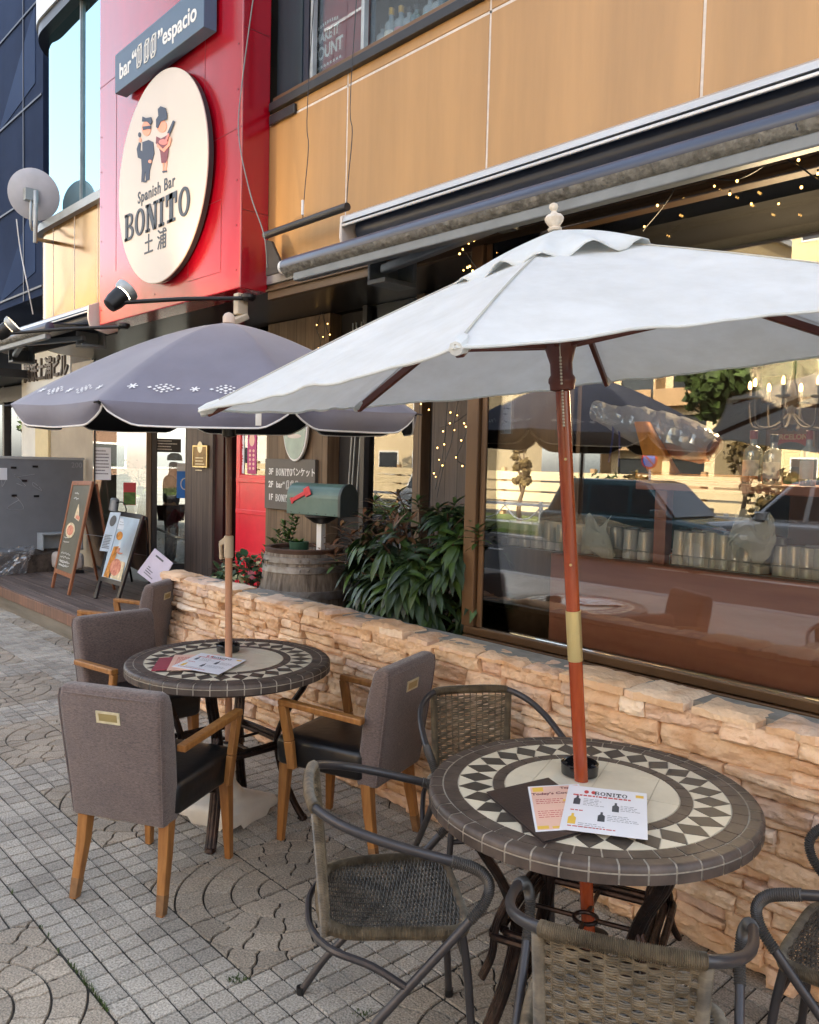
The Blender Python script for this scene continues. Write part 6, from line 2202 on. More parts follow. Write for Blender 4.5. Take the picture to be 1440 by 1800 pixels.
# ------------------------------------------------------------------ deck, partition, boards
DZ = .225
DX1 = -7.10; 
dk_ = thing('wooden_deck', 'low worn timber deck in front of the shop entrance', 'deck', (-8.7, 3.3, 0))
mb = MB()
nb = 9
for k in range(nb):
    y0 = 2.69 + k * (YP + .05 - 2.69) / nb
    mb.box((-10.35, y0, DZ - .035), (DX1 - .0, y0 + (YP + .05 - 2.69) / nb - .006, DZ + rnd.uniform(-.0015, .0015)))
mb.build('deck_board', MATS['deck_boards'], dk_, world=True, bevel=.003)
mb = MB(); mb.box((-10.36, 2.662, DZ - .105), (DX1, 2.688, DZ - .003)); mb.box((DX1 + .001, 2.664, DZ - .105), (DX1 + .028, YP, DZ - .005)); mb.build('top_fascia', MATS['deck_fascia'], dk_, world=True, bevel=.004)
mb = MB(); mb.box((-10.36, 2.670, -.02), (DX1 + .01, 2.692, DZ - .109)); mb.build('lower_fascia', mat('fascia_grey', srgb(128, 120, 106), .85, var=.25, nscale=3, stretch=(.3, 3, 3), col2=srgb(96, 90, 78), bump=.4), dk_, world=True, bevel=.003)
mb = MB().box((-10.3, 2.75, 0), (DX1 - .03, YP, DZ - .06)); mb.build('joists', MATS['interior_dark'], dk_, world=True)

pt0 = at(144, 809, 'x', -10.34)
pa = thing('grey_partition', 'flat grey painted partition with faint chalk doodles beside the deck', 'partition', (-10.36, 3.4, .45))
MB().box((-10.42, 2.35, .44), (-10.34, pt0.y + .02, pt0.z)).build('panel', mat('part_grey', srgb(128, 131, 136), .75, var=.06, nscale=3), pa, world=True, bevel=.003)
MB().box((-10.43, 2.34, pt0.z + .001), (-10.33, pt0.y + .03, pt0.z + .03)).build('top_cap', mat('cap_grey', srgb(180, 182, 182), .6, var=.06), pa, world=True)
mb = MB()
for px0, py0 in ((20, 850), (45, 842), (60, 862), (30, 880)):
    c = at(px0, py0, 'x', -10.338)
    mb.tube(smooth_path([c + V((0, RNDP.uniform(-.12, .12), RNDP.uniform(-.1, .1))) for _ in range(5)], 4), .003, 4)
mb.text('200', .09, frame(at(135, 818, 'x', -10.339), (0, 1, 0), (0, 0, 1)), .001)
mb.build('chalk_marks', mat('chalk', srgb(172, 174, 178), .9, var=.1), pa, world=True)
mb = MB()
for px, py in ((24, 822), (62, 820), (43, 845), (25, 871), (64, 872)):
    c = at(px, py, 'x', -10.335); mb.box(c - V((.004, .03, .012)), c + V((.004, .03, .012)))
mb.build('tape', MATS['black_plastic'], pa, world=True)
mb = MB(); c = at(6, 833, 'x', -10.335); mb.box(c - V((.003, .04, .07)), c + V((.003, .04, .07))); mb.build('paper_scrap', MATS['paper_white'], pa, world=True)
# rough stone bed at its foot with crumpled clear plastic
rk = MB()
vs = []
nx, nz = 26, 10
for i in range(nx + 1):
    for j in range(nz + 1):
        y = 2.35 + 1.35 * i / nx; v = j / nz
        zz = .0 + .47 * min(1, v * 1.6) if v < .62 else .47
        xx = -10.10 if v < .62 else -10.10 - .3 * (v - .62) / .38
        n_ = noise.noise_vector(V((y * 7, v * 6, 1))) * .035
        vs.append((xx + n_.x, y, zz + n_.z))
rk.add(vs, [(i * (nz + 1) + j, (i + 1) * (nz + 1) + j, (i + 1) * (nz + 1) + j + 1, i * (nz + 1) + j + 1) for i in range(nx) for j in range(nz)], True)
rb_ = rk.build('rockery_edge', mat('rockery', srgb(92, 80, 70), .9, var=.35, nscale=12, bump=.8, bscale=30)); tag(rb_, 'rough brown stone bed at the foot of the grey partition', 'stone bed')
m = bpy.data.materials.new('clear_film'); m.use_nodes = True; MATS['clear_film'] = m
nt = m.node_tree; nt.nodes.clear(); N, L = nt.nodes, nt.links
o_ = N.new('ShaderNodeOutputMaterial'); tr = N.new('ShaderNodeBsdfTransparent'); tr.inputs[0].default_value = (.92, .93, .94, 1); gl_ = N.new('ShaderNodeBsdfGlossy'); gl_.inputs['Roughness'].default_value = .12; df = N.new('ShaderNodeBsdfDiffuse'); df.inputs[0].default_value = (.7, .72, .74, 1)
m1 = N.new('ShaderNodeMixShader'); m1.inputs[0].default_value = .26; m2 = N.new('ShaderNodeMixShader'); m2.inputs[0].default_value = .14
L.new(tr.outputs[0], m1.inputs[1]); L.new(gl_.outputs[0], m1.inputs[2]); L.new(m1.outputs[0], m2.inputs[1]); L.new(df.outputs[0], m2.inputs[2]); L.new(m2.outputs[0], o_.inputs[0])


def film(fn, nu, nv, amp, fr, seed):
    mb = MB(); vs = []
    for i in range(nu + 1):
        for j in range(nv + 1):
            p = V(fn(i / nu, j / nv))
            n1 = noise.noise_vector(p * fr + V((seed, 0, 0)))
            r = abs(noise.noise(p * fr * 1.7 + V((seed * 2, 1, 0))))
            vs.append(p + n1 * amp + V((r, -r, r)) * amp * .8)
    mb.add(vs, [(i * (nv + 1) + j, (i + 1) * (nv + 1) + j, (i + 1) * (nv + 1) + j + 1, i * (nv + 1) + j + 1) for i in range(nu) for j in range(nv)], False)
    return mb


fm = film(lambda u, v: (-10.02 - .28 * max(0, v - .7) / .3, 2.5 + u * .85 - .25 * (1 - v) * (u - .3), .24 + .26 * min(1, v / .7)), 26, 20, .05, 7, 3)
tag(fm.build('plastic_sheet', MATS['clear_film']), 'crumpled clear plastic sheet over the rough stone bed', 'plastic sheet')
c = at(122, 995, 'y', 3.72)
wb_ = thing('white_box', 'rounded cream box standing behind the tall wooden board', 'box', (-10.0, 3.62, DZ))
MB().box((-.14, -.13, .04), (.24, .14, .24)).build('box_lid', MATS['beige_cap'], wb_, bevel=.05, seg=4)
MB().box((-.13, -.12, 0), (.23, .13, .0395)).build('box_base', MATS['dark_trim'], wb_, bevel=.006)
bx = at(92, 955, 'y', 3.6)
gb = thing('grey_crate', 'grey white open crate on the stone bed by the partition', 'crate', (-10.22, 3.55, .48))
mb = MB(); mb.box((-.08, -.16, 0), (.1, -.14, .2)); mb.box((-.08, .30, 0), (.1, .32, .2)); mb.box((-.08, -.139, .18), (.1, .299, .2)); mb.box((-.08, -.139, 0), (-.06, .299, .1795)); mb.build('crate_shell', mat('crate_grey', srgb(170, 178, 182), .6, var=.08), gb, bevel=.004)


def easel(name, label, fl, fr, tl, tr, bl, br, wood, face, panel_from, gap):
    """folding A-board given by its feet and top corners"""
    t = thing(name, label, 'sign board', tuple((V(fl) + V(br)) / 2))
    fl, fr, tl, tr, bl, br = map(V, (fl, fr, tl, tr, bl, br))
    up = (tl - fl).normalized(); ac = (fr - fl).normalized(); nrm = ac.cross(up).normalized()
    for a, b in ((fl, tl), (fr, tr)):
        mb = MB(); mb.bar(a, b, .045, .025, up=nrm); mb.build('leg', MATS[wood], t, world=True, bevel=.003)
    mb = MB(); mb.bar(tl + ac * .02 - up * .02, tr - ac * .02 - up * .02, .045, .0245, up=nrm); mb.build('top_rail', MATS[wood], t, world=True, bevel=.003)
    k = panel_from; L = (tl - fl).length
    a, b = fl + up * L * k, fr + (tr - fr) * k
    mb = MB(); mb.bar(a + ac * .02, b - ac * .02, .045, .0245, up=nrm); mb.build('bottom_rail', MATS[wood], t, world=True, bevel=.003)
    p0, p1, p2, p3 = a + ac * .023 + up * .02, b - ac * .023 + up * .02, tr - ac * .023 - up * .04, tl + ac * .023 - up * .04
    th = nrm * .005
    mb = MB(); mb.hexa([p0 - th, p1 - th, p1 + th, p0 + th, p3 - th, p2 - th, p2 + th, p3 + th]); mb.build('panel', MATS[face], t, world=True)
    F = frame((p0 + p1 + p2 + p3) / 4 + (nrm if nrm.y < 0 or nrm.x > 0 else -nrm) * .0055, p1 - p0, p3 - p0)
    bk = [bl + (tl - bl) * .0, br]
    for q0, q1 in ((bl, tl), (br, tr)):
        mb = MB(); mb.bar(q0, q1 - nrm * .0 + (q0 - q1).normalized() * .03 + V((0, .03, 0)), .045, .022, up=nrm); mb.build('rear_leg', MATS[wood], t, world=True, bevel=.003)
    q = [bl + (tl - bl) * k + V((0, .02, 0)), br + (tr - br) * k + V((0, .02, 0)), tr - up * .05 + V((0, .035, 0)), tl - up * .05 + V((0, .035, 0))]
    mb = MB(); mb.hexa([q[0], q[1], q[1] + V((0, .008, 0)), q[0] + V((0, .008, 0)), q[3], q[2], q[2] + V((0, .008, 0)), q[3] + V((0, .008, 0))]); mb.build('rear_panel', MATS['board_back'], t, world=True)
    mb = MB(); mb.tube([a.lerp(tl, .45), (bl + (tl - bl) * .5)], .003, 5); mb.tube([b.lerp(tr, .45), (br + (tr - br) * .5)], .003, 5); mb.build('stay', MATS['chalk'], t, world=True)
    return t, F, (p1 - p0).length, (p3 - p0).length


mat('board_back', srgb(112, 94, 78), .8, var=.1, nscale=4)
mat('chalkboard', srgb(98, 98, 86), .6, var=.12, nscale=5)
mat('orange_wood', srgb(150, 92, 58), .5, var=.2, nscale=4, stretch=(8, 8, 1))
mat('black_wood', (.02, .02, .02), .45, var=.15)
mat('food_orange', srgb(224, 150, 60), .6, var=.3, nscale=20)
mat('food_cream', srgb(236, 218, 180), .6, var=.2, nscale=20)
mat('food_red', srgb(176, 90, 74), .6, var=.35, nscale=22, col2=srgb(222, 160, 130))
mat('poster_blue', srgb(196, 216, 230), .4, var=.08, nscale=5)
zD = DZ + .002
f1, f2 = at(92, 1033, 'z', zD), at(121, 1046, 'z', zD); b1, b2 = at(172, 1020, 'z', zD), at(201, 1036, 'z', zD)
ym = (f1.y + b1.y) / 2
t1, t2 = at(130, 846, 'y', (f1.y * .6 + b1.y * .4)), at(163, 846, 'y', (f2.y * .6 + b2.y * .4))
e1, F, w, h = easel('chalk_board', 'tall wooden folding chalkboard menu, nearest the grey partition', f1, f2, t1, t2, b1, b2, 'orange_wood', 'chalkboard', .16, 0)
mb = MB(); rng = random.Random(3)
def scribble(mb, F, x0, z0, w, n, dz, hgt):
    for i in range(n):
        x = x0
        while x < x0 + w * rng.uniform(.6, 1):
            l = rng.uniform(.01, .03)
            mb.bar(F @ V((x, z0 - i * dz, .001)), F @ V((x + l, z0 - i * dz + rng.uniform(-hgt, hgt), .001)), hgt * .5, .0012, up=F.col[2].xyz)
            x += l + .008
scribble(mb, F, -w * .4, -h * .12, w * .45, 2, .045, .012); scribble(mb, F, -w * .4, -h * .30, w * .7, 4, .04, .012); scribble(mb, F, -w * .3, h * .40, w * .6, 2, .05, .014); scribble(mb, F, -w * .4, -h * .40, w * .8, 2, .04, .014)
mb.build('chalk_writing', MATS['white_paint'], e1, world=True)
mb = MB(); mb.prism([(-.02, h * .12), (w * .36, h * .08), (w * .4, h * .26), (.03, h * .28)], .0005, .002, F); mb.prism(ngon(-w * .12, -h * .03, w * .28, h * .09, 14), .0005, .002, F); mb.build('pasted_photo', MATS['food_cream'], e1, world=True)
mb = MB(); mb.prism(ngon(-w * .12, -h * .03, w * .2, h * .06, 14), .0021, .003, F); mb.prism([(.03, h * .12), (w * .3, h * .10), (w * .32, h * .14), (.05, h * .16)], .0021, .003, F); mb.build('pasted_photo', MATS['food_red'], e1, world=True)

f1, f2 = at(168, 1052, 'z', zD), at(205, 1063, 'z', zD); b1, b2 = at(232, 1022, 'z', zD), at(263, 1042, 'z', zD)
k_ = .55
t1, t2 = at(206, 899, 'y', f1.y * k_ + b1.y * (1 - k_)), at(252, 906, 'y', f2.y * k_ + b2.y * (1 - k_))
e2, F, w, h = easel('poster_board', 'black folding board with printed food posters and a clip lamp', f1, f2, t1, t2, b1, b2, 'black_wood', 'poster_blue', .22, 0)
mb = MB()
for q in ((-.42, .28, -.05, .46), (.02, .28, .42, .46), (-.1, -.05, .4, .1)):
    mb.prism([(q[0] * w, q[1] * h), (q[2] * w, q[1] * h), (q[2] * w, q[3] * h), (q[0] * w, q[3] * h)], .0004, .0015, F)
mb.build('print', mat('poster_pale', srgb(228, 236, 242), .4, var=.08, nscale=8), e2, world=True)
mb = MB(); mb.prism([(-.46 * w, -.48 * h), (-.2 * w, -.48 * h), (-.05 * w, .02 * h), (-.3 * w, .0 * h)], .0016, .002, F); mb.prism(ngon(-.15 * w, .18 * h, .16 * w, .07 * h, 12), .0016, .002, F); mb.build('print', MATS['food_orange'], e2, world=True)
mb = MB(); mb.prism(ngon(.02 * w, -.30 * h, .26 * w, .13 * h, 16), .0021, .0026, F); mb.prism(ngon(.05 * w, -.05 * h, .18 * w, .05 * h, 14), .0021, .0026, F); mb.build('print', MATS['food_red'], e2, world=True)
mb = MB(); scribble(mb, F, .05 * w, h * .26, w * .3, 4, .035, .008); scribble(mb, F, -.3 * w, h * .40, w * .6, 2, .03, .008); mb.build('print', MATS['sign_ink'], e2, world=True)
mb = MB(); mb.prism([(-.12 * w, -.47 * h), (.4 * w, -.47 * h), (.42 * w, -.2 * h), (-.08 * w, -.18 * h)], .0016, .002, F); mb.build('print', MATS['food_cream'], e2, world=True)
cl_ = at(200, 885, 'y', t1.y - .1)
cl = thing('clip_lamp', 'small grey clip lamp on the top of the black poster board', 'lamp', t1)
MB().lathe([(.02, -.01), (.045, 0), (.045, .11), (.03, .125)], 18, at(199, 897, 'y', t1.y - .06), axis=(.15, .1, 1)).build('lamp_head', MATS['galv'], cl, world=True)
mb = MB(); mb.tube(smooth_path([at(205, 884, 'y', t1.y - .05), at(216, 883, 'y', t1.y - .03), at(222, 895, 'y', t1.y), at(220, 903, 'y', t1.y)], 5), .006, 6); mb.box(at(220, 905, 'y', t1.y) - V((.04, .03, .02)), at(220, 905, 'y', t1.y) + V((.04, .03, .02))); mb.build('clip', MATS['black_metal'], cl, world=True)
# blue menu card hung on the left of the board, lilac card on its right leg
def card(name, label, cs, y0, y1, mt_, back):
    P = [at(cs[0][0], cs[0][1], 'y', y0), at(cs[1][0], cs[1][1], 'y', y1), at(cs[2][0], cs[2][1], 'y', y1 - .04), at(cs[3][0], cs[3][1], 'y', y0 - .04)]
    t = thing(name, label, 'menu card', P[3]); n_ = (P[1] - P[0]).cross(P[3] - P[0]).normalized() * .006
    if n_.y > 0:
        n_ = -n_
    MB().hexa([P[3], P[2], P[2] - n_, P[3] - n_, P[0], P[1], P[1] - n_, P[0] - n_]).build('card', MATS[mt_], t, world=True)
    F = frame(sum(P, V((0, 0, 0))) / 4 + n_ * .1, P[1] - P[0], P[0] - P[3])
    return t, F, (P[1] - P[0]).length, (P[0] - P[3]).length


mat('card_blue', srgb(166, 186, 206), .45, var=.06); mat('card_lilac', srgb(186, 180, 200), .5, var=.04)
t, F, w, h = card('menu_card', 'blue menu card hanging beside the left edge of the poster board', [(194, 900), (212, 901), (194, 970), (175, 968)], f1.y + .02, f1.y + .02, 'card_blue', 0)
if F.col[2].y > 0:
    F = F @ Matrix.Rotation(pi, 4, 'Y')
mb = MB(); lines(mb, F, -w * .4, -h * .1, w * .8, 9, h * .04, h * .02); mb.prism(ngon(0, h * .28, w * .3, h * .14, 16), .001, .002, F); mb.build('print', MATS['sign_ink'], t, world=True)
t, F, w, h = card('menu_card', 'lilac menu card with black lettering hanging from the right leg of the poster board', [(272, 964), (304, 990), (278, 1034), (241, 1006)], 3.32, 3.30, 'card_lilac', 0)
mb = MB(); lines(mb, F, -w * .3, h * .30, w * .6, 1, .03, .022); lines(mb, F, -w * .3, -.12 * h, w * .2, 1, .03, .012); lines(mb, F, -w * .3, -h * .2, w * .5, 3, .03, .012); mb.build('print', MATS['sign_ink'], t, world=True)
# clear film hanging inside the door
fm = film(lambda u, v: tuple(g3 + GD * .5 * u - gn * (.12 + .05 * sin(u * 9)) + V((0, 0, .25 + .5 * v))), 16, 16, .05, 6, 8)
tag(fm.build('plastic_sheet', MATS['clear_film']), 'clear plastic sheet hanging behind the lower part of the glass door', 'plastic sheet')
mb = MB(); mb.tube([at(272, 928, 'y', g3.y + .3), at(328, 951, 'y', g4.y + .4)], .016, 8)
rail_ = mb.build('white_rail', MATS['white_paint']); tag(rail_, 'thin white rail behind the glass door', 'rail')

# figure put behind the glass door in place of a reflected one
px_ = at(301, 900, 'y', 5.5).x
pe = thing('reflected_person', 'figure in a dark jacket, dark trousers and brown cap standing in for a reflection in the glass door', 'reflected_person', (px_, 5.5, .02), R(-40))


def skin(name, m, verts, edges, radii, root, parent, sub=2):
    me = bpy.data.meshes.new(name); me.from_pydata(verts, edges, []); me.materials.append(MATS[m])
    o = bpy.data.objects.new(name, me); COL.objects.link(o); o.parent = parent
    o.modifiers.new('skin', 'SKIN'); 
    bpy.context.view_layer.update()
    sv = me.skin_vertices[0].data if me.skin_vertices else None
    if sv is None:
        me.attributes
    for i, r_ in enumerate(radii):
        sv[i].radius = r_ if isinstance(r_, tuple) else (r_, r_)
    sv[root].use_root = True
    s = o.modifiers.new('sub', 'SUBSURF'); s.levels = sub; s.render_levels = sub
    for p in me.polygons:
        p.use_smooth = True
    return o


mat('skin_tone', srgb(196, 150, 124), .6, var=.06); mat('jacket_dark', srgb(42, 50, 48), .8, var=.15, nscale=20); mat('trouser_dark', srgb(38, 32, 36), .85, var=.1); mat('cap_brown', srgb(110, 84, 62), .8, var=.1)
k = 1.60 / 1.70
body = [(0, 0, .92), (0, .0, 1.12), (0, .01, 1.34), (0, .02, 1.46), (0, .04, 1.56), (0, .05, 1.64),
        (-.09, 0, .88), (-.10, .01, .48), (-.10, -.02, .08), (-.10, .12, .03), (.09, 0, .88), (.10, .01, .48), (.10, -.02, .08), (.10, .12, .03),
        (-.19, .01, 1.38), (-.23, .04, 1.12), (-.13, .24, 1.20), (-.05, .32, 1.24), (.19, .01, 1.38), (.23, .04, 1.12), (.13, .24, 1.20), (.05, .32, 1.24)]
ed = [(0, 1), (1, 2), (2, 3), (3, 4), (4, 5), (0, 6), (6, 7), (7, 8), (8, 9), (0, 10), (10, 11), (11, 12), (12, 13), (2, 14), (14, 15), (15, 16), (16, 17), (2, 18), (18, 19), (19, 20), (20, 21)]
rad = [(.15, .11), (.14, .10), (.16, .10), .055, (.078, .09), (.07, .085), .085, .058, .045, (.045, .03), .085, .058, .045, (.045, .03), .06, .045, .036, .03, .06, .045, .036, .03]
bodym = skin('body', 'skin_tone', [(x * k, y * k, z * k) for x, y, z in body], ed, rad, 0, pe)
jk = [body[i] for i in (0, 1, 2, 14, 15, 16, 18, 19, 20)]
skin('jacket', 'jacket_dark', [(x * k, y * k, z * k) for x, y, z in jk], [(0, 1), (1, 2), (2, 3), (3, 4), (4, 5), (2, 6), (6, 7), (7, 8)], [(.18, .13), (.165, .125), (.185, .125), .08, .062, .05, .08, .062, .05], 0, pe)
tr_ = [body[i] for i in (0, 6, 7, 8, 10, 11, 12)]
skin('trousers', 'trouser_dark', [(x * k, y * k, z * k) for x, y, z in tr_], [(0, 1), (1, 2), (2, 3), (0, 4), (4, 5), (5, 6)], [(.165, .125), .10, .075, .06, .10, .075, .06], 0, pe)
mb = MB(); mb.lathe([(.092, 1.655 * k), (.096, 1.68 * k), (.088, 1.73 * k), (.05, 1.765 * k), (.001, 1.77 * k)], 20, (0, .045 * k, 0), flat=(1, 1.12)); mb.lathe([(.001, 1.655 * k), (.085, 1.654 * k), (.086, 1.66 * k)], 16, (0, .10 * k, 0)); mb.build('cap', MATS['cap_brown'], pe)
mb = MB()
for s in (1, -1):
    for q in range(5):
        a0 = V((s * (.05 - .006 * q) * k, .325 * k, (1.245 + .016 * q) * k)); mb.tube([a0, a0 + V((-s * .02, .035, .0)), a0 + V((-s * .045, .03, 0))], [.009, .008, .006], 6)
    mb.tube([(s * .02, .125, 1.60 * k), (s * .028, .13, 1.60 * k)], .008, 6)
mb.tube([(0, .125, 1.60 * k), (0, .15, 1.565 * k), (0, .135, 1.56 * k)], [.008, .014, .01], 6)
mb.build('fingers', MATS['skin_tone'], pe)
mb = MB(); mb.box((-.045, .34, 1.17), (.045, .35, 1.27)); ph_ = mb.build('phone', MATS['black_plastic'], None); 
ph_.location = (px_, 5.5, .02); ph_.rotation_euler = (0, 0, R(-40)); tag(ph_, 'black phone held up by the figure that stands in for a reflection in the glass door', 'phone')

# ------------------------------------------------------------------ fairy lights
bulb_m = emis('warm_bulb', (1, .52, .13), 1.5)
bulb_mesh = None


def string(label, paths, bulbs, pos):
    global bulb_mesh
    t = thing('string_lights', label, 'string lights', pos, group='strings of warm fairy lights')
    mb = MB()
    for p in paths:
        mb.tube(smooth_path(p, 5), .0028, 5)
    mb.build('wire', MATS['black_plastic'], t, world=True)
    for i, b in enumerate(bulbs):
        if bulb_mesh is None:
            m = MB(); m.ball((0, 0, 0), .0052, 8, 6); m.m = 1; m.lathe([(.0035, .004), (.0035, .013), (.001, .014)], 6, (0, 0, 0))
            o = m.build('bulb', [bulb_m, MATS['black_plastic']], t); bulb_mesh = o.data
        else:
            o = bpy.data.objects.new('bulb', bulb_mesh); COL.objects.link(o); o.parent = t
        o.location = ROOTM[t.name].inverted() @ V(b)
        s_ = 1.0 if i % 3 else .75
        o.scale = (s_, s_, s_ * 1.15)
    return t


def pts(lst, y):
    return [at(px, py, 'y', y) for px, py in lst]


ys = 3.06
H1, H2 = (1201, 299), (1375, 256)
string('fairy lights looped along the header board under the right end of the awning',
       [pts([H1, (1215, 305), (1250, 313), (1290, 316), (1320, 305), (1350, 285), H2], ys), pts([H1, (1188, 325), (1178, 345), (1160, 370), (1130, 405)], ys), pts([H1, (1220, 290), (1240, 280)], ys), pts([H1, (1194, 285)], ys), pts([H2, (1372, 245), (1363, 222)], ys), pts([H2, (1385, 280), (1405, 292), (1430, 310), (1460, 330)], ys)],
       pts([(1194, 279), (1178, 321), (1156, 361), (1133, 398), (1232, 283), (1226, 311), (1256, 327), (1296, 318), (1283, 341), (1321, 358), (1338, 279), (1366, 251), (1362, 260), (1404, 281), (1409, 329), (1369, 358), (1438, 305)], ys), at(1300, 300, 'y', ys))
string('short fairy light bunch beside the cap of the white parasol',
       [pts([(806, 420), (812, 432), (820, 445), (832, 462), (845, 478)], 3.0), pts([(812, 432), (826, 426), (836, 424)], 3.0)],
       pts([(803, 424), (814, 438), (808, 446), (824, 428), (834, 423), (826, 468), (815, 475), (831, 476), (822, 470)], 3.0), at(815, 440, 'y', 3.0))
string('fairy lights hanging down the top of the middle wood pillar',
       [pts([(566, 541), (561, 560), (557, 580), (563, 600), (560, 640)], YP - .04), pts([(566, 541), (570, 565), (578, 590), (580, 620)], YP - .04)],
       pts([(565, 542), (557, 571), (576, 569), (568, 592), (580, 588), (560, 612), (574, 618)], YP - .04), at(566, 560, 'y', YP - .04))
yw = YP - .06
string('fairy lights hanging in strands down the dark wood panel by the display window',
       [pts([(789, 690), (785, 730), (782, 770), (776, 815), (765, 860)], yw), pts([(807, 695), (799, 740), (793, 780), (782, 812), (775, 840), (768, 875)], yw), pts([(828, 690), (824, 740), (815, 775), (803, 806), (820, 818), (838, 822)], yw), pts([(775, 752), (800, 742), (824, 725)], yw), pts([(828, 720), (829, 770), (832, 805), (838, 822)], yw)],
       pts([(812, 700), (829, 716), (792, 725), (804, 730), (791, 744), (779, 758), (799, 756), (819, 750), (811, 774), (823, 777), (781, 781), (769, 787), (772, 808), (778, 818), (763, 832), (766, 838), (802, 804), (813, 819), (835, 831), (845, 831), (838, 799), (844, 799), (816, 744), (761, 894), (748, 903), (754, 720), (740, 710)], yw), at(800, 760, 'y', yw))
# ------------------------------------------------------------------ inside the display window
YC = 3.30
mat('counter_wood', srgb(182, 122, 102), .45, var=.2, nscale=2.5, stretch=(.5, 4, 4), col2=srgb(160, 102, 84), bump=.06, bscale=30)
mat('shelf_lit_wood', srgb(170, 104, 50), .4, var=.2, nscale=3, stretch=(.5, 5, 5))
mat('ham_wood', srgb(238, 150, 58), .4, var=.15, nscale=3, stretch=(5, 5, .7))
mat('clear_glass', (.8, .85, .85), .05, var=0)
glass_mat('thin_glass', (.92, .94, .94), .12, 2.0, haze=(1, 1, 1, .5))  # white haze stands in for daylight caught in the glasses
glass_mat('bottle_glass', (.75, .82, .82), .10, 2.0, haze=(.7, .78, .78, .3))
glass_mat('green_bottle', (.18, .38, .26), .10, 2.0, haze=(.1, .35, .25, .18))
zc_ = at(1000, 976, 'y', YC).z
ct = thing('bar_counter', 'red brown wooden counter just inside the display window', 'counter', (0, YC, 0))
MB().box((-2.55, YC, .3), (2.8, YC + .05, zc_)).build('front_panel', MATS['counter_wood'], ct, world=True, bevel=.003)
MB().box((-2.55, YC + .051, zc_ - .04), (2.8, YC + .62, zc_ - .002)).build('counter_top', MATS['counter_wood'], ct, world=True, bevel=.004)
xp = at(1147, 930, 'y', YC - .0).x
zsh = at(1200, 851, 'y', YC + .1).z
MB().box((xp - .03, YC + .06, zc_), (xp + .03, YC + .12, zsh - .03)).build('post', MATS['counter_wood'], ct, world=True, bevel=.004)
xs0 = at(1128, 850, 'y', YC + .1).x
sh_ = thing('wall_shelf', 'brown wooden shelf above the glasses in the display window', 'shelf', (xs0, YC + .3, zsh))
MB().box((xs0, YC + .05, zsh - .03), (2.6, YC + .55, zsh + .01)).build('shelf_board', MATS['counter_wood'], sh_, world=True, bevel=.004)
MB().box((xs0 + .01, YC + .06, zsh + .0105), (at(1270, 845, 'y', YC + .1).x, YC + .42, zsh + .02)).build('shelf_lit_top', MATS['shelf_lit_wood'], sh_, world=True)  # orange sheet paints the warm light on this stretch of shelf
# upturned glasses in wire racks
GI = 0


def tumbler(x, y, z, h, r, label):
    t = thing('tumbler', label, 'glass', (x, y, z), group='upturned clear glasses along the counter')
    g = MB(); g.lathe([(r, 0), (r * 1.0, .01), (r * .86, h), (r * .80, h + .002), (r * .02, h + .002)], 16, cap=False); g.build('glass_body', MATS['thin_glass'], t)
    return t


xa0, xa1 = at(893, 930, 'y', YC + .1).x, at(1130, 930, 'y', YC + .1).x
proto = None
rows = ((.09, 0), (.19, .03))
def glasses(xa, xb, n, h, r, y0, lab):
    proto = None
    for i in range(n):
        for j, (dy, ox) in enumerate(rows):
            x = xa + (xb - xa) * (i + .5) / n + ox
            if proto is None:
                proto = tumbler(x, YC + y0 + dy, zc_ + .006, h, r, lab)
            else:
                c = dup(proto, (x, YC + y0 + dy, zc_ + .006), 0, lab)
                c.scale = (1, 1, rnd.uniform(.96, 1.05))
glasses(xa0, xp - .06, 11, .135, .036, .02, 'upturned tall clear glass in the rack left of the counter post')
xb0 = xp + .06; xb1 = at(1345, 960, 'y', YC + .1).x
glasses(xb0, xb1, 8, .15, .042, .02, 'upturned wide clear glass in the rack right of the counter post')
glasses(xb1 + .04, at(1440, 960, 'y', YC + .1).x + .3, 9, .12, .034, .02, 'upturned small clear glass near the right end of the counter')
for xa, xb, lab in ((xa0, xp - .05, 'thin wire rack holding glasses left of the counter post'), (xb0, 1.2, 'thin wire rack holding glasses right of the counter post')):
    t = thing('wire_rack', lab, 'rack', ((xa + xb) / 2, YC + .1, zc_))
    mb = MB()
    for yy in (YC + .055, YC + .28):
        for zz in (.004, .05):
            mb.tube([(xa, yy, zc_ + zz), (xb, yy, zc_ + zz)], .0025, 5)
    n = int((xb - xa) / .09)
    for i in range(n + 1):
        x = xa + (xb - xa) * i / n
        mb.tube([(x, YC + .055, zc_ + .05), (x, YC + .055, zc_ + .004), (x, YC + .28, zc_ + .004), (x, YC + .28, zc_ + .05)], .0022, 5)
    mb.build('wires', MATS['galv'], t, world=True)
fm = film(lambda u, v: (xa0 + .15 + (xp - xa0 - .25) * u, YC + .06 + .24 * v, zc_ + .150 + .03 * sin(u * 5) * v), 30, 10, .02, 9, 4)
tag(fm.build('plastic_sheet', MATS['clear_film']), 'clear plastic sheet laid over the left row of glasses', 'plastic sheet')
fm = film(lambda u, v: (xb0 + .02 + (xb1 - xb0) * u, YC + .055 + .24 * v, zc_ + .165 - .06 * max(0, u - .7)), 30, 10, .02, 9, 6)
tag(fm.build('plastic_sheet', MATS['clear_film']), 'clear plastic sheet laid over the right row of glasses', 'plastic sheet')
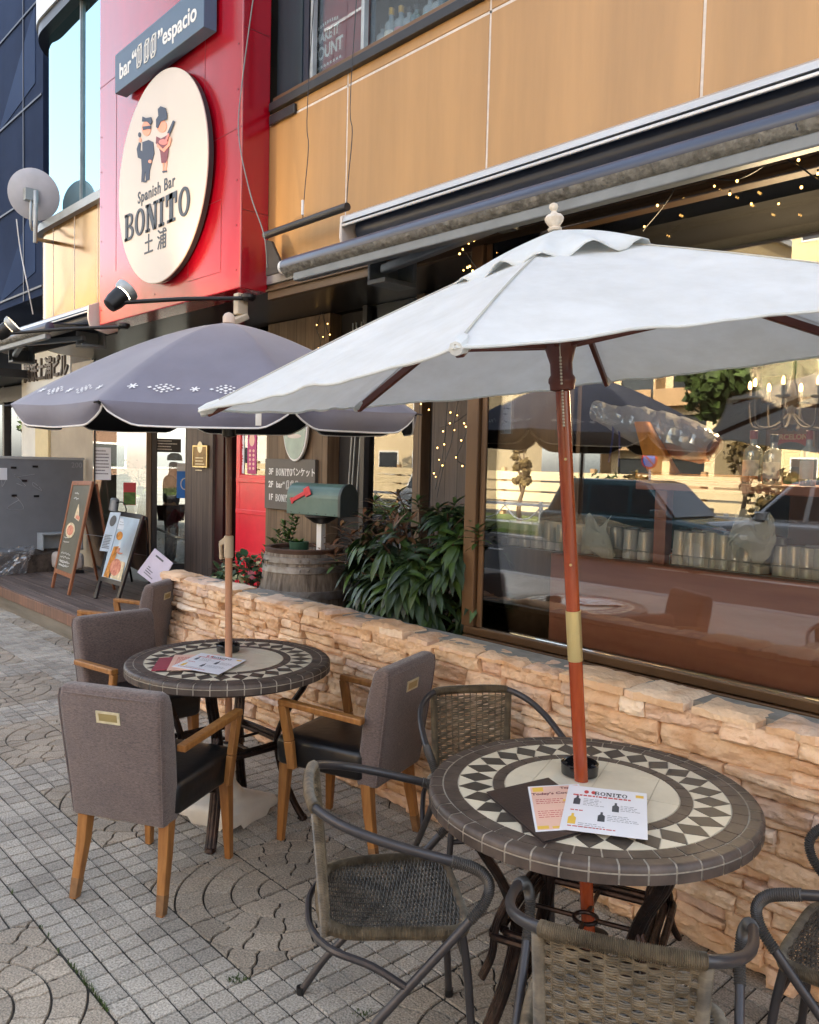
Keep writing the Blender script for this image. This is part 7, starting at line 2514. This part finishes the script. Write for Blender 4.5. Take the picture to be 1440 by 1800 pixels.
for k, (px, py, lab) in enumerate(((1050, 945, 'white crumpled napkin hung over the glasses by the counter post'), (1322, 950, 'white crumpled cloth hung over the glasses right of the post'))):
    c = at(px, py, 'y', YC + .05)
    fm = film(lambda u, v: (c.x - .08 + .16 * u, c.y - .03 * v * (1 - v), c.z - .09 + .18 * v + .03 * sin(u * 7)), 10, 10, .035, 8, 11 + k)
    tag(fm.build('napkin', mat('napkin_white_%d' % k, srgb(206, 206, 198), .8, var=.05)), lab, 'napkin')
mf = MATS['clear_film'].copy(); MATS['ham_film'] = mf
for n_ in mf.node_tree.nodes:
    if n_.type == 'MIX_SHADER':
        n_.inputs[0].default_value = .35
# ham on its stand
c0 = at(1147, 745, 'y', YC + .2); c1 = at(1178, 838, 'y', YC + .2)
hs = thing('ham_stand', 'orange wooden ham stand on the shelf in the display window', 'ham stand', (c1.x, YC + .2, zsh + .02))
mb = MB(); a0 = at(1114, 741, 'y', YC + .06); a1 = at(1136, 741, 'y', YC + .06); a2 = at(1190, 838, 'y', YC + .06); a3 = at(1138, 838, 'y', YC + .06)
zl = zsh + .0455
mb.hexa([(a3.x, YC + .055, zl), (a2.x, YC + .055, zl), (a2.x, YC + .10, zl), (a3.x, YC + .10, zl), (a0.x, YC + .055, a0.z), (a1.x, YC + .055, a0.z), (a1.x, YC + .10, a0.z), (a0.x, YC + .10, a0.z)])
mb.build('upright', MATS['ham_wood'], hs, world=True, bevel=.008)
mb = MB(); mb.box((a3.x - .06, YC + .055, zsh + .021), (a2.x + .30, YC + .32, zsh + .045)); mb.build('base_board', MATS['ham_wood'], hs, world=True, bevel=.004)
P = [at(x, y, 'y', YC + .20) for x, y in ((1046, 722), (1075, 733), (1110, 745), (1150, 757), (1190, 770), (1230, 783), (1256, 790))]
hm = thing('wrapped_ham', 'cured ham leg wrapped in clear plastic on the wooden stand', 'ham', P[3])
mb = MB(); mb.tube(smooth_path(P[1:], 5), [.030 + .055 * sin(pi * min(1, i / 25 * .92)) ** 1.3 for i in range(26)], 16)
mb.build('ham_leg', mat('ham_skin', srgb(120, 84, 56), .5, var=.3, nscale=9, col2=srgb(60, 44, 44)), hm, world=True)
PP = smooth_path(P, 6)
def hf(u, v):
    i = min(len(PP) - 2, int(u * (len(PP) - 1))); f_ = u * (len(PP) - 1) - i
    c = PP[i].lerp(PP[i + 1], f_); r = (.050 if u < .15 else .048 + .050 * sin(pi * min(1, (u - .1) * 1.0)) ** 1.2)
    a = v * 2 * pi
    d = (PP[-1] - PP[0]).normalized(); x = V((0, 1, 0)); y = d.cross(x)
    return c + (x * cos(a) + y * sin(a)) * r
film(hf, 40, 26, .012, 16, 2).build('plastic_wrap', MATS['ham_film'], hm, world=True)
q = at(1088, 741, 'y', YC + .2)
mb = MB(); d = (PP[-1] - PP[0]).normalized(); x = V((0, 1, 0)); y = d.cross(x)
for k in range(4):
    mb.tube([q + d * (.006 * k) + (x * cos(a) + y * sin(a)) * .052 for a in [2 * pi * i / 16 for i in range(16)]], .005, 6, closed=True)
mb.tube(smooth_path([q + V((0, -.05, 0)), q + V((.005, -.055, -.08)), q + V((-.015, -.05, -.2))], 4), .005, 6); mb.tube(smooth_path([q + V((.03, -.05, 0)), q + V((.045, -.055, -.1)), q + V((.04, -.05, -.22))], 4), .005, 6)
mb.build('blue_cord', mat('cord_blue', srgb(28, 44, 110), .7, var=.1), hm, world=True)


def bottle(x, y, z, h, r, glass, label, capm, lab_m, lab_text=None, neck=.34, group=None):
    t = thing('bottle', label, 'bottle', (x, y, z), group=group)
    zn = h * (1 - neck)
    MB().lathe([(.001, .002), (r * .96, 0), (r, .006), (r, zn * .90), (r * .86, zn), (r * .42, zn + h * .06), (r * .36, zn + h * .12), (r * .36, h * .94), (.001, h * .945)], 18, cap=False).build('bottle_body', MATS[glass], t)
    MB().lathe([(r * .40, h * .84), (r * .42, h * .845), (r * .42, h * .995), (r * .38, h), (.001, h)], 14, cap=False).build('cap', MATS[capm], t)
    vs = []; n = 12
    for i in range(n + 1):
        a = -pi / 2 - 1.1 + 2.2 * i / n
        for zz in (zn * .18, zn * .68):
            vs.append((r * 1.012 * cos(a), r * 1.012 * sin(a), zz))
    MB().add(vs, [(i * 2, i * 2 + 2, i * 2 + 3, i * 2 + 1) for i in range(n)], True).build('paper_label', MATS[lab_m], t)
    return t


mat('cap_red', srgb(140, 30, 44), .4, var=.05); mat('cap_gold', srgb(190, 150, 70), .35, metal=.5, var=.05); mat('label_white', srgb(228, 226, 216), .6, var=.08, nscale=30); mat('label_green', srgb(40, 130, 92), .5, var=.1); mat('label_pink', srgb(206, 130, 140), .5, var=.1); mat('label_teal', srgb(120, 180, 190), .5, var=.1); mat('cap_black', srgb(30, 30, 34), .4, var=.05)
for px, py0, py1, capm, lab in ((1326, 757, 846, 'cap_red', 'clear bottle with a wine red cap on the shelf in the display window'), (1362, 764, 846, 'cap_black', 'clear bottle with a black cap on the shelf in the display window'), (1424, 757, 846, 'cap_red', 'slim clear bottle with a bright red cap on the shelf below the chandelier')):
    a = at(px, py0, 'y', YC + .22); z0 = zsh + .0105
    bottle(a.x, YC + .22, z0, a.z - z0, .040 if px != 1424 else .032, 'bottle_glass', lab, capm, 'label_white')
# chandelier
cd = at(1392, 705, 'y', 3.95)
mat('dark_iron', (.02, .016, .013), .75, var=.1, spec=.15)
chd = thing('chandelier', 'dark iron chandelier with lit candle bulbs inside the bar', 'chandelier', cd)
mb = MB(); mb.tube([cd + V((0, 0, -.1)), (cd.x, cd.y, 2.7)], .008, 6)
mb.lathe([(.01, -.14), (.03, -.11), (.015, -.05), (.03, 0), (.012, .08)], 14, cd); mb.build('stem', MATS['dark_iron'], chd, world=True)
cb = emis('candle_glow', (1, .52, .15), 2.2)
for k in range(8):
    a = 2 * pi * k / 8 + .2; d = V((cos(a), sin(a), 0)); r = .19
    mb = MB(); mb.tube(smooth_path([cd + V((0, 0, -.05)), cd + d * .08 + V((0, 0, -.12)), cd + d * .17 + V((0, 0, -.12)), cd + d * r + V((0, 0, -.03)), cd + d * (r + .0) + V((0, 0, .0))], 4), .006, 6)
    mb.lathe([(.012, 0), (.035, .008), (.036, .014), (.012, .012)], 12, cd + d * r); mb.lathe([(.010, .012), (.010, .06)], 10, cd + d * r)
    arm = mb.build('arm', MATS['dark_iron'], chd, world=True)
    mb = MB(); mb.lathe([(.005, .06), (.009, .07), (.007, .09), (.001, .10)], 8, cd + d * r, cap=False); mb.build('candle_bulb', cb, arm, world=True)
li = bpy.data.lights.new('chandelier_lamp', 'POINT'); li.energy = 15; li.color = (1, .72, .42); li.shadow_soft_size = .2
lo = bpy.data.objects.new('chandelier_lamp', li); COL.objects.link(lo); lo.parent = chd; lo.location = (0, 0, .16)
# framed picture
a, b = at(1350, 757, 'y', 6.9), at(1434, 795, 'y', 6.9)
pc_ = thing('framed_picture', 'hanging wooden framed red and dark picture reading BARCELONA on the back wall of the bar', 'picture', ((a.x + b.x) / 2, 6.9, b.z))
W_, H_ = b.x - a.x, a.z - b.z
mb = MB()
for q in ((a.x, b.z - .12, b.x, b.z - .06), (a.x, a.z - .03, b.x, a.z + .03), (a.x, b.z - .0599, a.x + .06, a.z - .0301), (b.x - .06, b.z - .0599, b.x, a.z - .0301)):
    mb.box((q[0], 6.87, q[1]), (q[2], 6.93, q[3]))
mb.build('frame', mat('frame_wood', srgb(140, 100, 56), .5, var=.1), pc_, world=True)
MB().box((a.x + .06, 6.90, b.z - .06), (b.x - .06, 6.92, a.z - .03)).build('canvas', mat('picture_red', srgb(190, 44, 50), .6, var=.1), pc_, world=True)
mb = MB(); F = wallF((a.x + b.x) / 2, 6.899, (a.z + b.z) / 2 - .02); mb.prism(ngon(0, -H_ * .42, W_ * .36, H_ * .50, 16, 0, pi, False), 0, .003, F); mb.build('dark_shape', MATS['sign_ink'], pc_, world=True)
mb = MB(); mb.text('BARCELONA', W_ * .15, F @ Matrix.Translation((0, H_ * .30, .004)), .002, .002); mb.build('lettering', mat('picture_cream', srgb(230, 200, 150), .6), pc_, world=True)
mb = MB(); mb.tube([(a.x + .1, 6.9, a.z + .03), ((a.x + b.x) / 2, 6.9, a.z + .32), (b.x - .1, 6.9, a.z + .03)], .008, 5); mb.build('hanger', MATS['frame_wood'], pc_, world=True)
# white notice inside the left end of the window
a = at(891, 715, 'y', YG + .12); mb = MB(); mb.box((a.x - .035, YG + .115, a.z - .14), (a.x + .035, YG + .118, a.z + .12))
t = thing('window_notice', 'tall white notice hung inside the left end of the display window', 'notice', a); mb.build('sheet', MATS['paper_white'], t, world=True)
mb = MB(); F = wallF(a.x, YG + .1148, a.z); scribble(mb, F, -.015, .09, .03, 6, .032, .012); mb.build('lettering', MATS['sign_ink'], t, world=True)
# a little plastic anchor left on the sill
a = at(1411, 1213, 'y', YG + .05)
# bottles on the upper shelf
mt_ = [('bottle_glass', 'cap_black', 'label_white', 'short clear bottle with a dark cap, leftmost on the upper window shelf', 672, 100, 62, .040), ('bottle_glass', 'cap_gold', 'label_white', 'clear bottle with a gold cap and white label on the upper window shelf', 687, 95, 16, .042), ('bottle_glass', 'cap_gold', 'label_pink', 'clear bottle with a gold cap and pale pink label on the upper window shelf', 704, 84, 12, .040), ('bottle_glass', 'cap_black', 'label_teal', 'frosted bottle with a dark cap and pale blue label on the upper window shelf', 719, 68, 14, .040), ('green_bottle', 'cap_black', 'label_green', 'squat green labelled bottle between two taller ones on the upper window shelf', 732, 62, 28, .044), ('bottle_glass', 'cap_black', 'label_teal', 'broad bottle with a teal label on the upper window shelf', 756, 50, -8, .046), ('bottle_glass', 'cap_gold', 'label_pink', 'broad bottle with a rose label on the upper window shelf', 772, 42, -8, .044), ('green_bottle', 'cap_black', 'label_green', 'tall green bottle with a green label on the upper window shelf', 790, 32, -22, .042), ('bottle_glass', 'cap_red', 'label_white', 'clear bottle with a red cap right of the tall green bottle upstairs', 806, 22, -30, .040), ('bottle_glass', 'cap_black', 'label_white', 'clear bottle with a black cap, near the end of the upper window shelf', 823, 12, -40, .042), ('bottle_glass', 'cap_red', 'label_teal', 'bottle with a red cap and blue label, last on the upper window shelf', 838, 5, -46, .040)]
for gl_, cp_, lb_, lab, px, pb_, pt_, r in mt_:
    a = at(px, pb_, 'y', YO + .16); b = at(px, pt_, 'y', YO + .16)
    bottle(a.x, YO + .16, ZW0 + .001, max(.2, min(.42, b.z - ZW0)), r, gl_, lab, cp_, lb_, group='bottles along the upper window shelf')
# ------------------------------------------------------------------ across the street (seen in the panes)
mat('apart_cream', srgb(214, 196, 160), .85, var=.06, nscale=.5)
mat('apart_brown', srgb(170, 140, 104), .85, var=.08, nscale=.5)
mat('dark_glass', (.03, .035, .04), .12, var=.1, spec=.7)
mat('crown_green', (.07, .115, .022), .7, var=.3, nscale=3, island=.4)
mat('crown_dry', (.16, .11, .035), .8, var=.3, nscale=3, island=.4)
mat('bark', (.16, .11, .07), .9, var=.25, nscale=12)
mat('rail_white', (.72, .72, .70), .5, var=.06)
verge = MB().box((-120, -15.5, -.3), (50, -10.4, -.03)); struct(verge.build('verge', MATS['lawn']))


def mirror(px, py, ax, val, yg=YG):
    """real point across the street whose reflection in the pane at yg meets this pixel"""
    if ax == 'y':
        p = at(px, py, 'y', 2 * yg - val)
    else:
        p = at(px, py, ax, val)
    return V((p.x, 2 * yg - p.y, p.z))


def block_house(name, label, x0, x1, y0, depth, h, wall_m, floors, style):
    """sunlit building whose street front is on y0 and looks towards +y"""
    t = thing(name, label, 'building', ((x0 + x1) / 2, y0, -.2))
    MB().box((x0, y0 - depth, -.2), (x1, y0, h)).build('wall', MATS[wall_m], t, world=True)
    MB().box((x0 - .3, y0 - depth - .3, h + .001), (x1 + .3, y0 + .3, h + .4)).build('roof', MATS['pale_eave'], t, world=True)
    fh = h / floors
    n = max(2, int((x1 - x0) / 4.2))
    w = (x1 - x0) / n
    if style == 'balcony':
        for f_ in range(floors):
            z = f_ * fh
            for k in range(n):
                xa = x0 + k * w
                if (k + 1) % 3 == 0:
                    mb = MB(); mb.box((xa + w * .25, y0, z + fh * .35), (xa + w * .75, y0 + .05, z + fh * .8)); wn_ = mb.build('window', MATS['white_paint'], t, world=True)
                    mb = MB(); mb.box((xa + w * .28, y0 + .051, z + fh * .38), (xa + w * .49, y0 + .06, z + fh * .77)); mb.box((xa + w * .51, y0 + .051, z + fh * .38), (xa + w * .72, y0 + .06, z + fh * .77)); mb.build('pane', MATS['dark_glass'], wn_, world=True)
                else:
                    mb = MB(); mb.box((xa + .1, y0, z + .02), (xa + w - .1, y0 + 1.3, z + .2)); mb.box((xa + .1, y0 + 1.2, z + .2005), (xa + w - .1, y0 + 1.3, z + 1.15)); mb.box((xa + .1, y0 + .001, z + .2005), (xa + .2, y0 + 1.1995, z + fh)); bl_ = mb.build('balcony', MATS['apart_brown'], t, world=True)
                    mb = MB(); mb.box((xa + .8, y0 + .001, z + .3), (xa + w - .7, y0 + .04, z + fh * .82)); mb.build('balcony_door', MATS['dark_glass'], bl_, world=True)
    elif style == 'bands':
        for f_ in range(1, floors):
            part_ = MB().box((x0, y0, f_ * fh - .15), (x1, y0 + .12, f_ * fh + .15)); part_.build('spandrel_band', MATS['grey_arm'], t, world=True)
    else:
        for f_ in range(floors):
            z = f_ * fh
            for k in range(n):
                xa = x0 + k * w
                mb = MB(); mb.box((xa + w * .2, y0, z + fh * .35), (xa + w * .8, y0 + .05, z + fh * .78)); wn_ = mb.build('window', MATS['white_paint'], t, world=True)
                mb = MB(); mb.box((xa + w * .23, y0 + .051, z + fh * .38), (xa + w * .77, y0 + .06, z + fh * .75)); mb.build('pane', MATS['dark_glass'], wn_, world=True)
    return t


bx0 = mirror(1075, 700, 'y', -44).x; bx1 = mirror(1262, 700, 'y', -44).x
block_house('apartment_block', 'cream apartment block with brown balconies reflected in the display window', min(bx0, bx1), max(bx0, bx1), -44, 14, 17.5, 'apart_cream', 6, 'balcony')
bx0 = mirror(1384, 600, 'y', -40).x; bx1 = mirror(1560, 600, 'y', -40).x
block_house('pale_office', 'tall pale office building reflected beside the apartment block', min(bx0, bx1), max(bx0, bx1), -40, 14, 26, 'pier_cream', 8, 'plain')
bx0 = mirror(1268, 640, 'y', -62).x; bx1 = mirror(1384, 640, 'y', -62).x
block_house('grey_office', 'plain grey office building reflected behind the big green tree', min(bx0, bx1), max(bx0, bx1), -62, 12, 26, 'white_wall', 8, 'plain')
block_house('added_tower', 'tall dark tower added far behind the street to darken the upper window reflections', -100, -54, -45, 16, 62, 'dark_trim', 15, 'bands')  # added so the upper panes mirror something dark instead of bright sky
block_house('low_shop', 'low white shop with a red band across the street', -58, -40, -20, 10, 6.5, 'white_wall', 2, 'plain')
block_house('office_house', 'four storey cream house across the street from the shop entrance', -36, -30.5, -22, 10, 12, 'apart_cream', 4, 'plain')
block_house('office_house', 'five storey tan house further up the far side of the street', -86, -62, -22, 14, 16, 'apart_cream', 5, 'balcony')
block_house('office_house', 'broad ochre house across the street behind the guard rail', -6, 22, -30, 12, 13, 'apart_brown', 4, 'plain')
mb = MB().box((-58, -19.9, 4.2), (-40, -19.7, 5.2)); sg = mb.build('shop_fascia', mat('fascia_red', srgb(206, 60, 54), .5, var=.05)); tag(sg, 'long red fascia board across the front of the low white shop', 'fascia')
mat('dull_brick', srgb(120, 92, 74), .85, var=.1, nscale=1)
block_house('office_house', 'dull brick four storey house along the road, reflected in the entrance glass', 14, 26, -14, 10, 12, 'dull_brick', 4, 'plain')
block_house('office_house', 'tall cream house with balconies along the road, reflected in the entrance glass', 28, 60, -17, 10, 16, 'apart_brown', 5, 'balcony')
# low fence wall
fx0, fx1 = -42, -8
mb = MB()
for k in range(4):
    mb.box((fx0, -15.8, .1 + k * .36), (fx1, -15.7, .1 + k * .36 + .29))
fw = thing('board_fence', 'cream horizontal board fence behind the roadside shrubs', 'fence', (-25, -15.8, -.1))
mb.build('board_panel', MATS['apart_cream'], fw, world=True)
for k in range(10):
    x = fx0 + k * (fx1 - fx0) / 9
    mb = MB(); mb.box((x - .08, -15.95, -.1), (x + .08, -15.805, 1.6)); mb.build('post', MATS['apart_brown'], fw, world=True)
# guard rail
gx = thing('guard_rail', 'white roadside guard rail with arched bars across the street', 'guard rail', (-20, -10.7, -.1))
mb = MB()
mb.box((-46, -10.72, .58), (4, -10.66, .66)); mb.box((-46, -10.72, .12), (4, -10.66, .17))
for k in range(40):
    x = -46 + k * 1.25
    mb.tube(smooth_path([(x, -10.69, .58), (x + .31, -10.69, .30), (x + .62, -10.69, .22), (x + .93, -10.69, .30), (x + 1.25, -10.69, .58)], 3), .022, 6)
mb.build('rail_panel', MATS['rail_white'], gx, world=True)
for k in range(21):
    x = -46 + k * 2.5
    mb = MB(); mb.box((x - .04, -10.73, -.15), (x + .04, -10.65, .72)); mb.build('post', MATS['rail_white'], gx, world=True)


def tree(name, label, x, y, h, r, crown_m, seed, leafs=900, trunk_h=.35, group=None, lsize=.17):
    rg = random.Random(seed)
    t = thing(name, label, 'tree', (x, y, -.1), group=group)
    b = V((x, y, -.1)); top = b + V((rg.uniform(-.2, .2), rg.uniform(-.2, .2), h * .72))
    mb = MB(); P = smooth_path([b, b.lerp(top, .3) + V((rg.uniform(-.1, .1), 0, 0)), b.lerp(top, .65) + V((rg.uniform(-.15, .15), 0, 0)), top], 4)
    mb.tube(P, [h * .035 * (1 - .75 * i / (len(P) - 1)) for i in range(len(P))], 8)
    cr = MB(); blobs = []
    for k in range(11):
        a = k * 2.4; rr = r * rg.uniform(.35, .78); zz = h * rg.uniform(trunk_h + .12, .92)
        c = V((x + cos(a) * rr, y + sin(a) * rr, zz))
        blobs.append((c, r * rg.uniform(.26, .44)))
        s = P[int(len(P) * rg.uniform(.45, .8))]
        mb.tube(smooth_path([s, s.lerp(c, .5) + V((0, 0, .1)), c], 3), h * .008, 5)
    mb.build('trunk', MATS['bark'], t, world=True)
    for k in range(leafs):
        c, br_ = rg.choice(blobs)
        d = V((rg.gauss(0, 1), rg.gauss(0, 1), rg.gauss(0, .8))).normalized() * br_ * rg.uniform(.5, 1.1)
        p = c + d
        s = lsize * rg.uniform(.6, 1.3) * h / 6
        n = (d.normalized() + V((rg.gauss(0, .5), rg.gauss(0, .5), rg.gauss(0, .5)))).normalized(); u = n.orthogonal().normalized(); v = n.cross(u)
        cr.add([p - u * s - v * s * .5, p + u * s * .2 - v * s * .7, p + u * s + v * s * .2, p - u * s * .1 + v * s * .8], [(0, 1, 2, 3)])
    cr.build('crown', MATS[crown_m], t, world=True)
    return t


p = mirror(1322, 720, 'y', -24); tree('street_tree', 'big green tree reflected in the display window beside the chandelier', p.x, -24, 8.6, 2.6, 'crown_green', 3, 5200, .4)
p = mirror(1318, 800, 'y', -13); tree('pruned_tree', 'pruned bare-limbed tree reflected behind the shelf bottles', p.x, -13, 2.6, .6, 'crown_dry', 8, 420, .5)
p = mirror(917, 830, 'y', -12.5); tree('palm_stub', 'slim yellowish young tree behind the guard rail', p.x, -12.5, 2.6, .35, 'crown_dry', 9, 600, .3)
for k, (px, hh, lab) in enumerate(((1010, 1.2, 'small round green shrub behind the guard rail, left of the pole reflection'), (1040, 1.6, 'taller narrow shrub behind the guard rail'), (1096, 1.5, 'reddish upright shrub behind the parked van'), (1385, 2.0, 'round orange green shrub reflected right of the bottles'), (1425, 1.5, 'low pale shrub reflected at the right end of the display window'))):
    p = mirror(px, 830, 'y', -13.2 - k * .2)
    tree('roadside_shrub', lab, p.x, -13.2 - k * .2, hh, hh * .55, 'crown_green' if k not in (2, 3) else 'crown_dry', 20 + k, 320, .0, lsize=.3 * 6 / max(hh, 1) * .35)
for k, x in enumerate((-60, -50, -38, -31, -70)):
    tree('street_tree', ('tall green tree across the street, reflected in the far shop windows', 'bushy green tree in front of the low white shop', 'mid green tree near the low white shop corner', 'slim green tree by the cream house', 'far green tree by the tan house')[k], x, -14 - k % 2 * 2, 5.5 + k % 3, 1.9, 'crown_green', 40 + k, 700, .35)


def car(name, label, x, y, rz, L, Wd, H, paint, suv=True):
    t = thing(name, label, 'car', (x, y, -.135), rz)
    hw = Wd / 2
    # side outline, front towards +x
    low = [(-L * .5, .38), (-L * .5 + .05, .85), (-L * .47, 1.0 * H / 1.7 + .02), (L * .16, .98 * H / 1.7 + .02), (L * .36, .90 * H / 1.7), (L * .47, .78 * H / 1.7), (L * .5, .55), (L * .49, .32), (L * .38, .26), (-L * .40, .26)]
    vs = []; secs = (-1, -.86, .86, 1)
    for s in secs:
        k = .93 if abs(s) == 1 else 1.0
        vs += [(px, s * hw, .26 + (pz - .26) * (k if pz > .5 else 1)) for px, pz in low]
    n = len(low)
    fs = [(j * n + i, (j + 1) * n + i, (j + 1) * n + (i + 1) % n, j * n + (i + 1) % n) for j in range(3) for i in range(n)] + [tuple(range(n)), tuple(range(3 * n, 4 * n))[::-1]]
    MB().add(vs, fs).build('body', paint, t, bevel=.06, seg=3)
    zb = .98 * H / 1.7
    cab = [(-L * .46, zb), (-L * .40, H - .06), (-L * .34, H), (L * .0, H), (L * .06, H - .05), (L * .20, zb)]
    vs = []
    for s, k in ((-1, 1), (1, 1)):
        vs += [(px, s * hw * (.94 if pz < zb + .1 else .78), pz) for px, pz in cab]
    n = len(cab)
    fs = [(i, n + i, n + (i + 1) % n, (i + 1) % n) for i in range(n)] + [tuple(range(n)), tuple(range(n, 2 * n))[::-1]]
    MB().add(vs, fs).build('cabin', paint, t, bevel=.05, seg=3)
    for s in (-1, 1):
        mb = MB(); e = .012
        for (xa, xb_, xc_, xd) in ((-L * .42, -L * .23, -L * .24, -L * .375), (-L * .215, -L * .02, -L * .03, -L * .225), (-.0 * L, L * .165, L * .045, -.012 * L)):
            mb.add([(xa, s * (hw * .93 + e), zb + .06), (xb_, s * (hw * .93 + e), zb + .06), (xc_, s * (hw * .79 + e), H - .11), (xd, s * (hw * .79 + e), H - .11)], [(0, 1, 2, 3) if s < 0 else (3, 2, 1, 0)])
        mb.build('side_window', MATS['dark_glass'], t)
        mb = MB(); mb.box((L * .455, s * hw * .62 - .16, .66 * H / 1.7), (L * .485, s * hw * .62 + .16, .77 * H / 1.7)); mb.build('headlight', MATS['pale_eave'], t, bevel=.01)
        mb = MB(); mb.box((L * .12, s * (hw + .16), zb + .02), (L * .16, s * (hw * .9), zb + .16)); mb.build('wing_mirror', paint, t, bevel=.02)
        for wx in (L * .31, -L * .30):
            mb = MB(); mb.lathe([(.20, -.10), (.31, -.105), (.335, -.08), (.335, .08), (.31, .105), (.20, .10)], 24, (wx, s * (hw - .1), .335), axis=(0, 1, 0)); wl = mb.build('tyre', MATS['black_plastic'], t)
            mb = MB(); mb.lathe([(.001, .1), (.10, .108), (.19, .104), (.205, .09)], 16, (wx, s * (hw - .1), .335), axis=(0, s, 0), cap=False); mb.build('rim', MATS['galv'], wl)
    mb = MB(); mb.add([(L * .205, -hw * .86, zb + .03), (L * .205, hw * .86, zb + .03), (L * .066, hw * .72, H - .06), (L * .066, -hw * .72, H - .06)], [(0, 1, 2, 3)]); mb.build('windscreen', MATS['dark_glass'], t)
    return t


mat('car_silver', srgb(190, 192, 194), .25, metal=.5, var=.04, coat=.5)
mat('car_dark', srgb(52, 84, 92), .25, metal=.3, var=.05, coat=.6)
mat('car_white', srgb(220, 220, 216), .3, var=.03, coat=.4)
mat('car_red', srgb(170, 30, 34), .3, var=.03, coat=.5)
p = mirror(1455, 930, 'y', -8.2); car('parked_car', 'silver off-road car on the road, reflected at the right of the display window', p.x, -8.0, pi, 4.4, 1.75, 1.65, MATS['car_silver'])
p = mirror(1150, 900, 'y', -7.6); car('parked_car', 'dark teal van waiting at the kerb, reflected in the display window', p.x, -7.6, 0, 4.2, 1.7, 1.55, MATS['car_dark'])
p = mirror(850, 860, 'y', -14); car('parked_car', 'small white car behind the guard rail', p.x - 1.5, -12.2, 0, 3.5, 1.5, 1.5, MATS['car_white'])
car('parked_car', 'red car waiting on the road, reflected in the shop window by the deck', -25.5, -5.2, 0, 4.2, 1.7, 1.5, MATS['car_red'])
for k, x in enumerate((-18.5, -27.0)):
    t = thing('road_sign', ('round blue no-parking sign on a thin post across the street', 'round blue no-parking sign further up the far pavement')[k], 'road sign', (mirror(1142, 820, 'y', -11.2).x if k == 0 else x, -11.2, -.05))
    MB().lathe([(.03, 0), (.03, 2.2)], 8).build('post', MATS['rail_white'], t)
    MB().lathe([(.22, 0), (.22, .01)], 20, (0, .035, 1.9), axis=(0, 1, 0)).build('sign_rim', MATS['fascia_red'], t)
    MB().lathe([(.17, .0105), (.17, .014)], 20, (0, .035, 1.9), axis=(0, 1, 0)).build('sign_face', MATS['sticker_blue'], t)
    mb = MB(); mb.bar((-.12, .054, 2.02), (.12, .054, 1.78), .03, .006, up=(0, 1, 0)); mb.build('slash', MATS['fascia_red'], t)
car('parked_car', 'silver car on the near lane of the road, reflected in the entrance glass', 13, -5.6, 0, 4.2, 1.7, 1.5, MATS['car_silver'])
for k, (x, lab) in enumerate(((9, 'round green hedge bush by the kerb, reflected in the entrance glass'), (16, 'wide green bush on the far verge, reflected in the entrance glass'))):
    tree('roadside_shrub', lab, x, -11.5, 1.6, 1.5, 'crown_green', 60 + k, 420, .0)
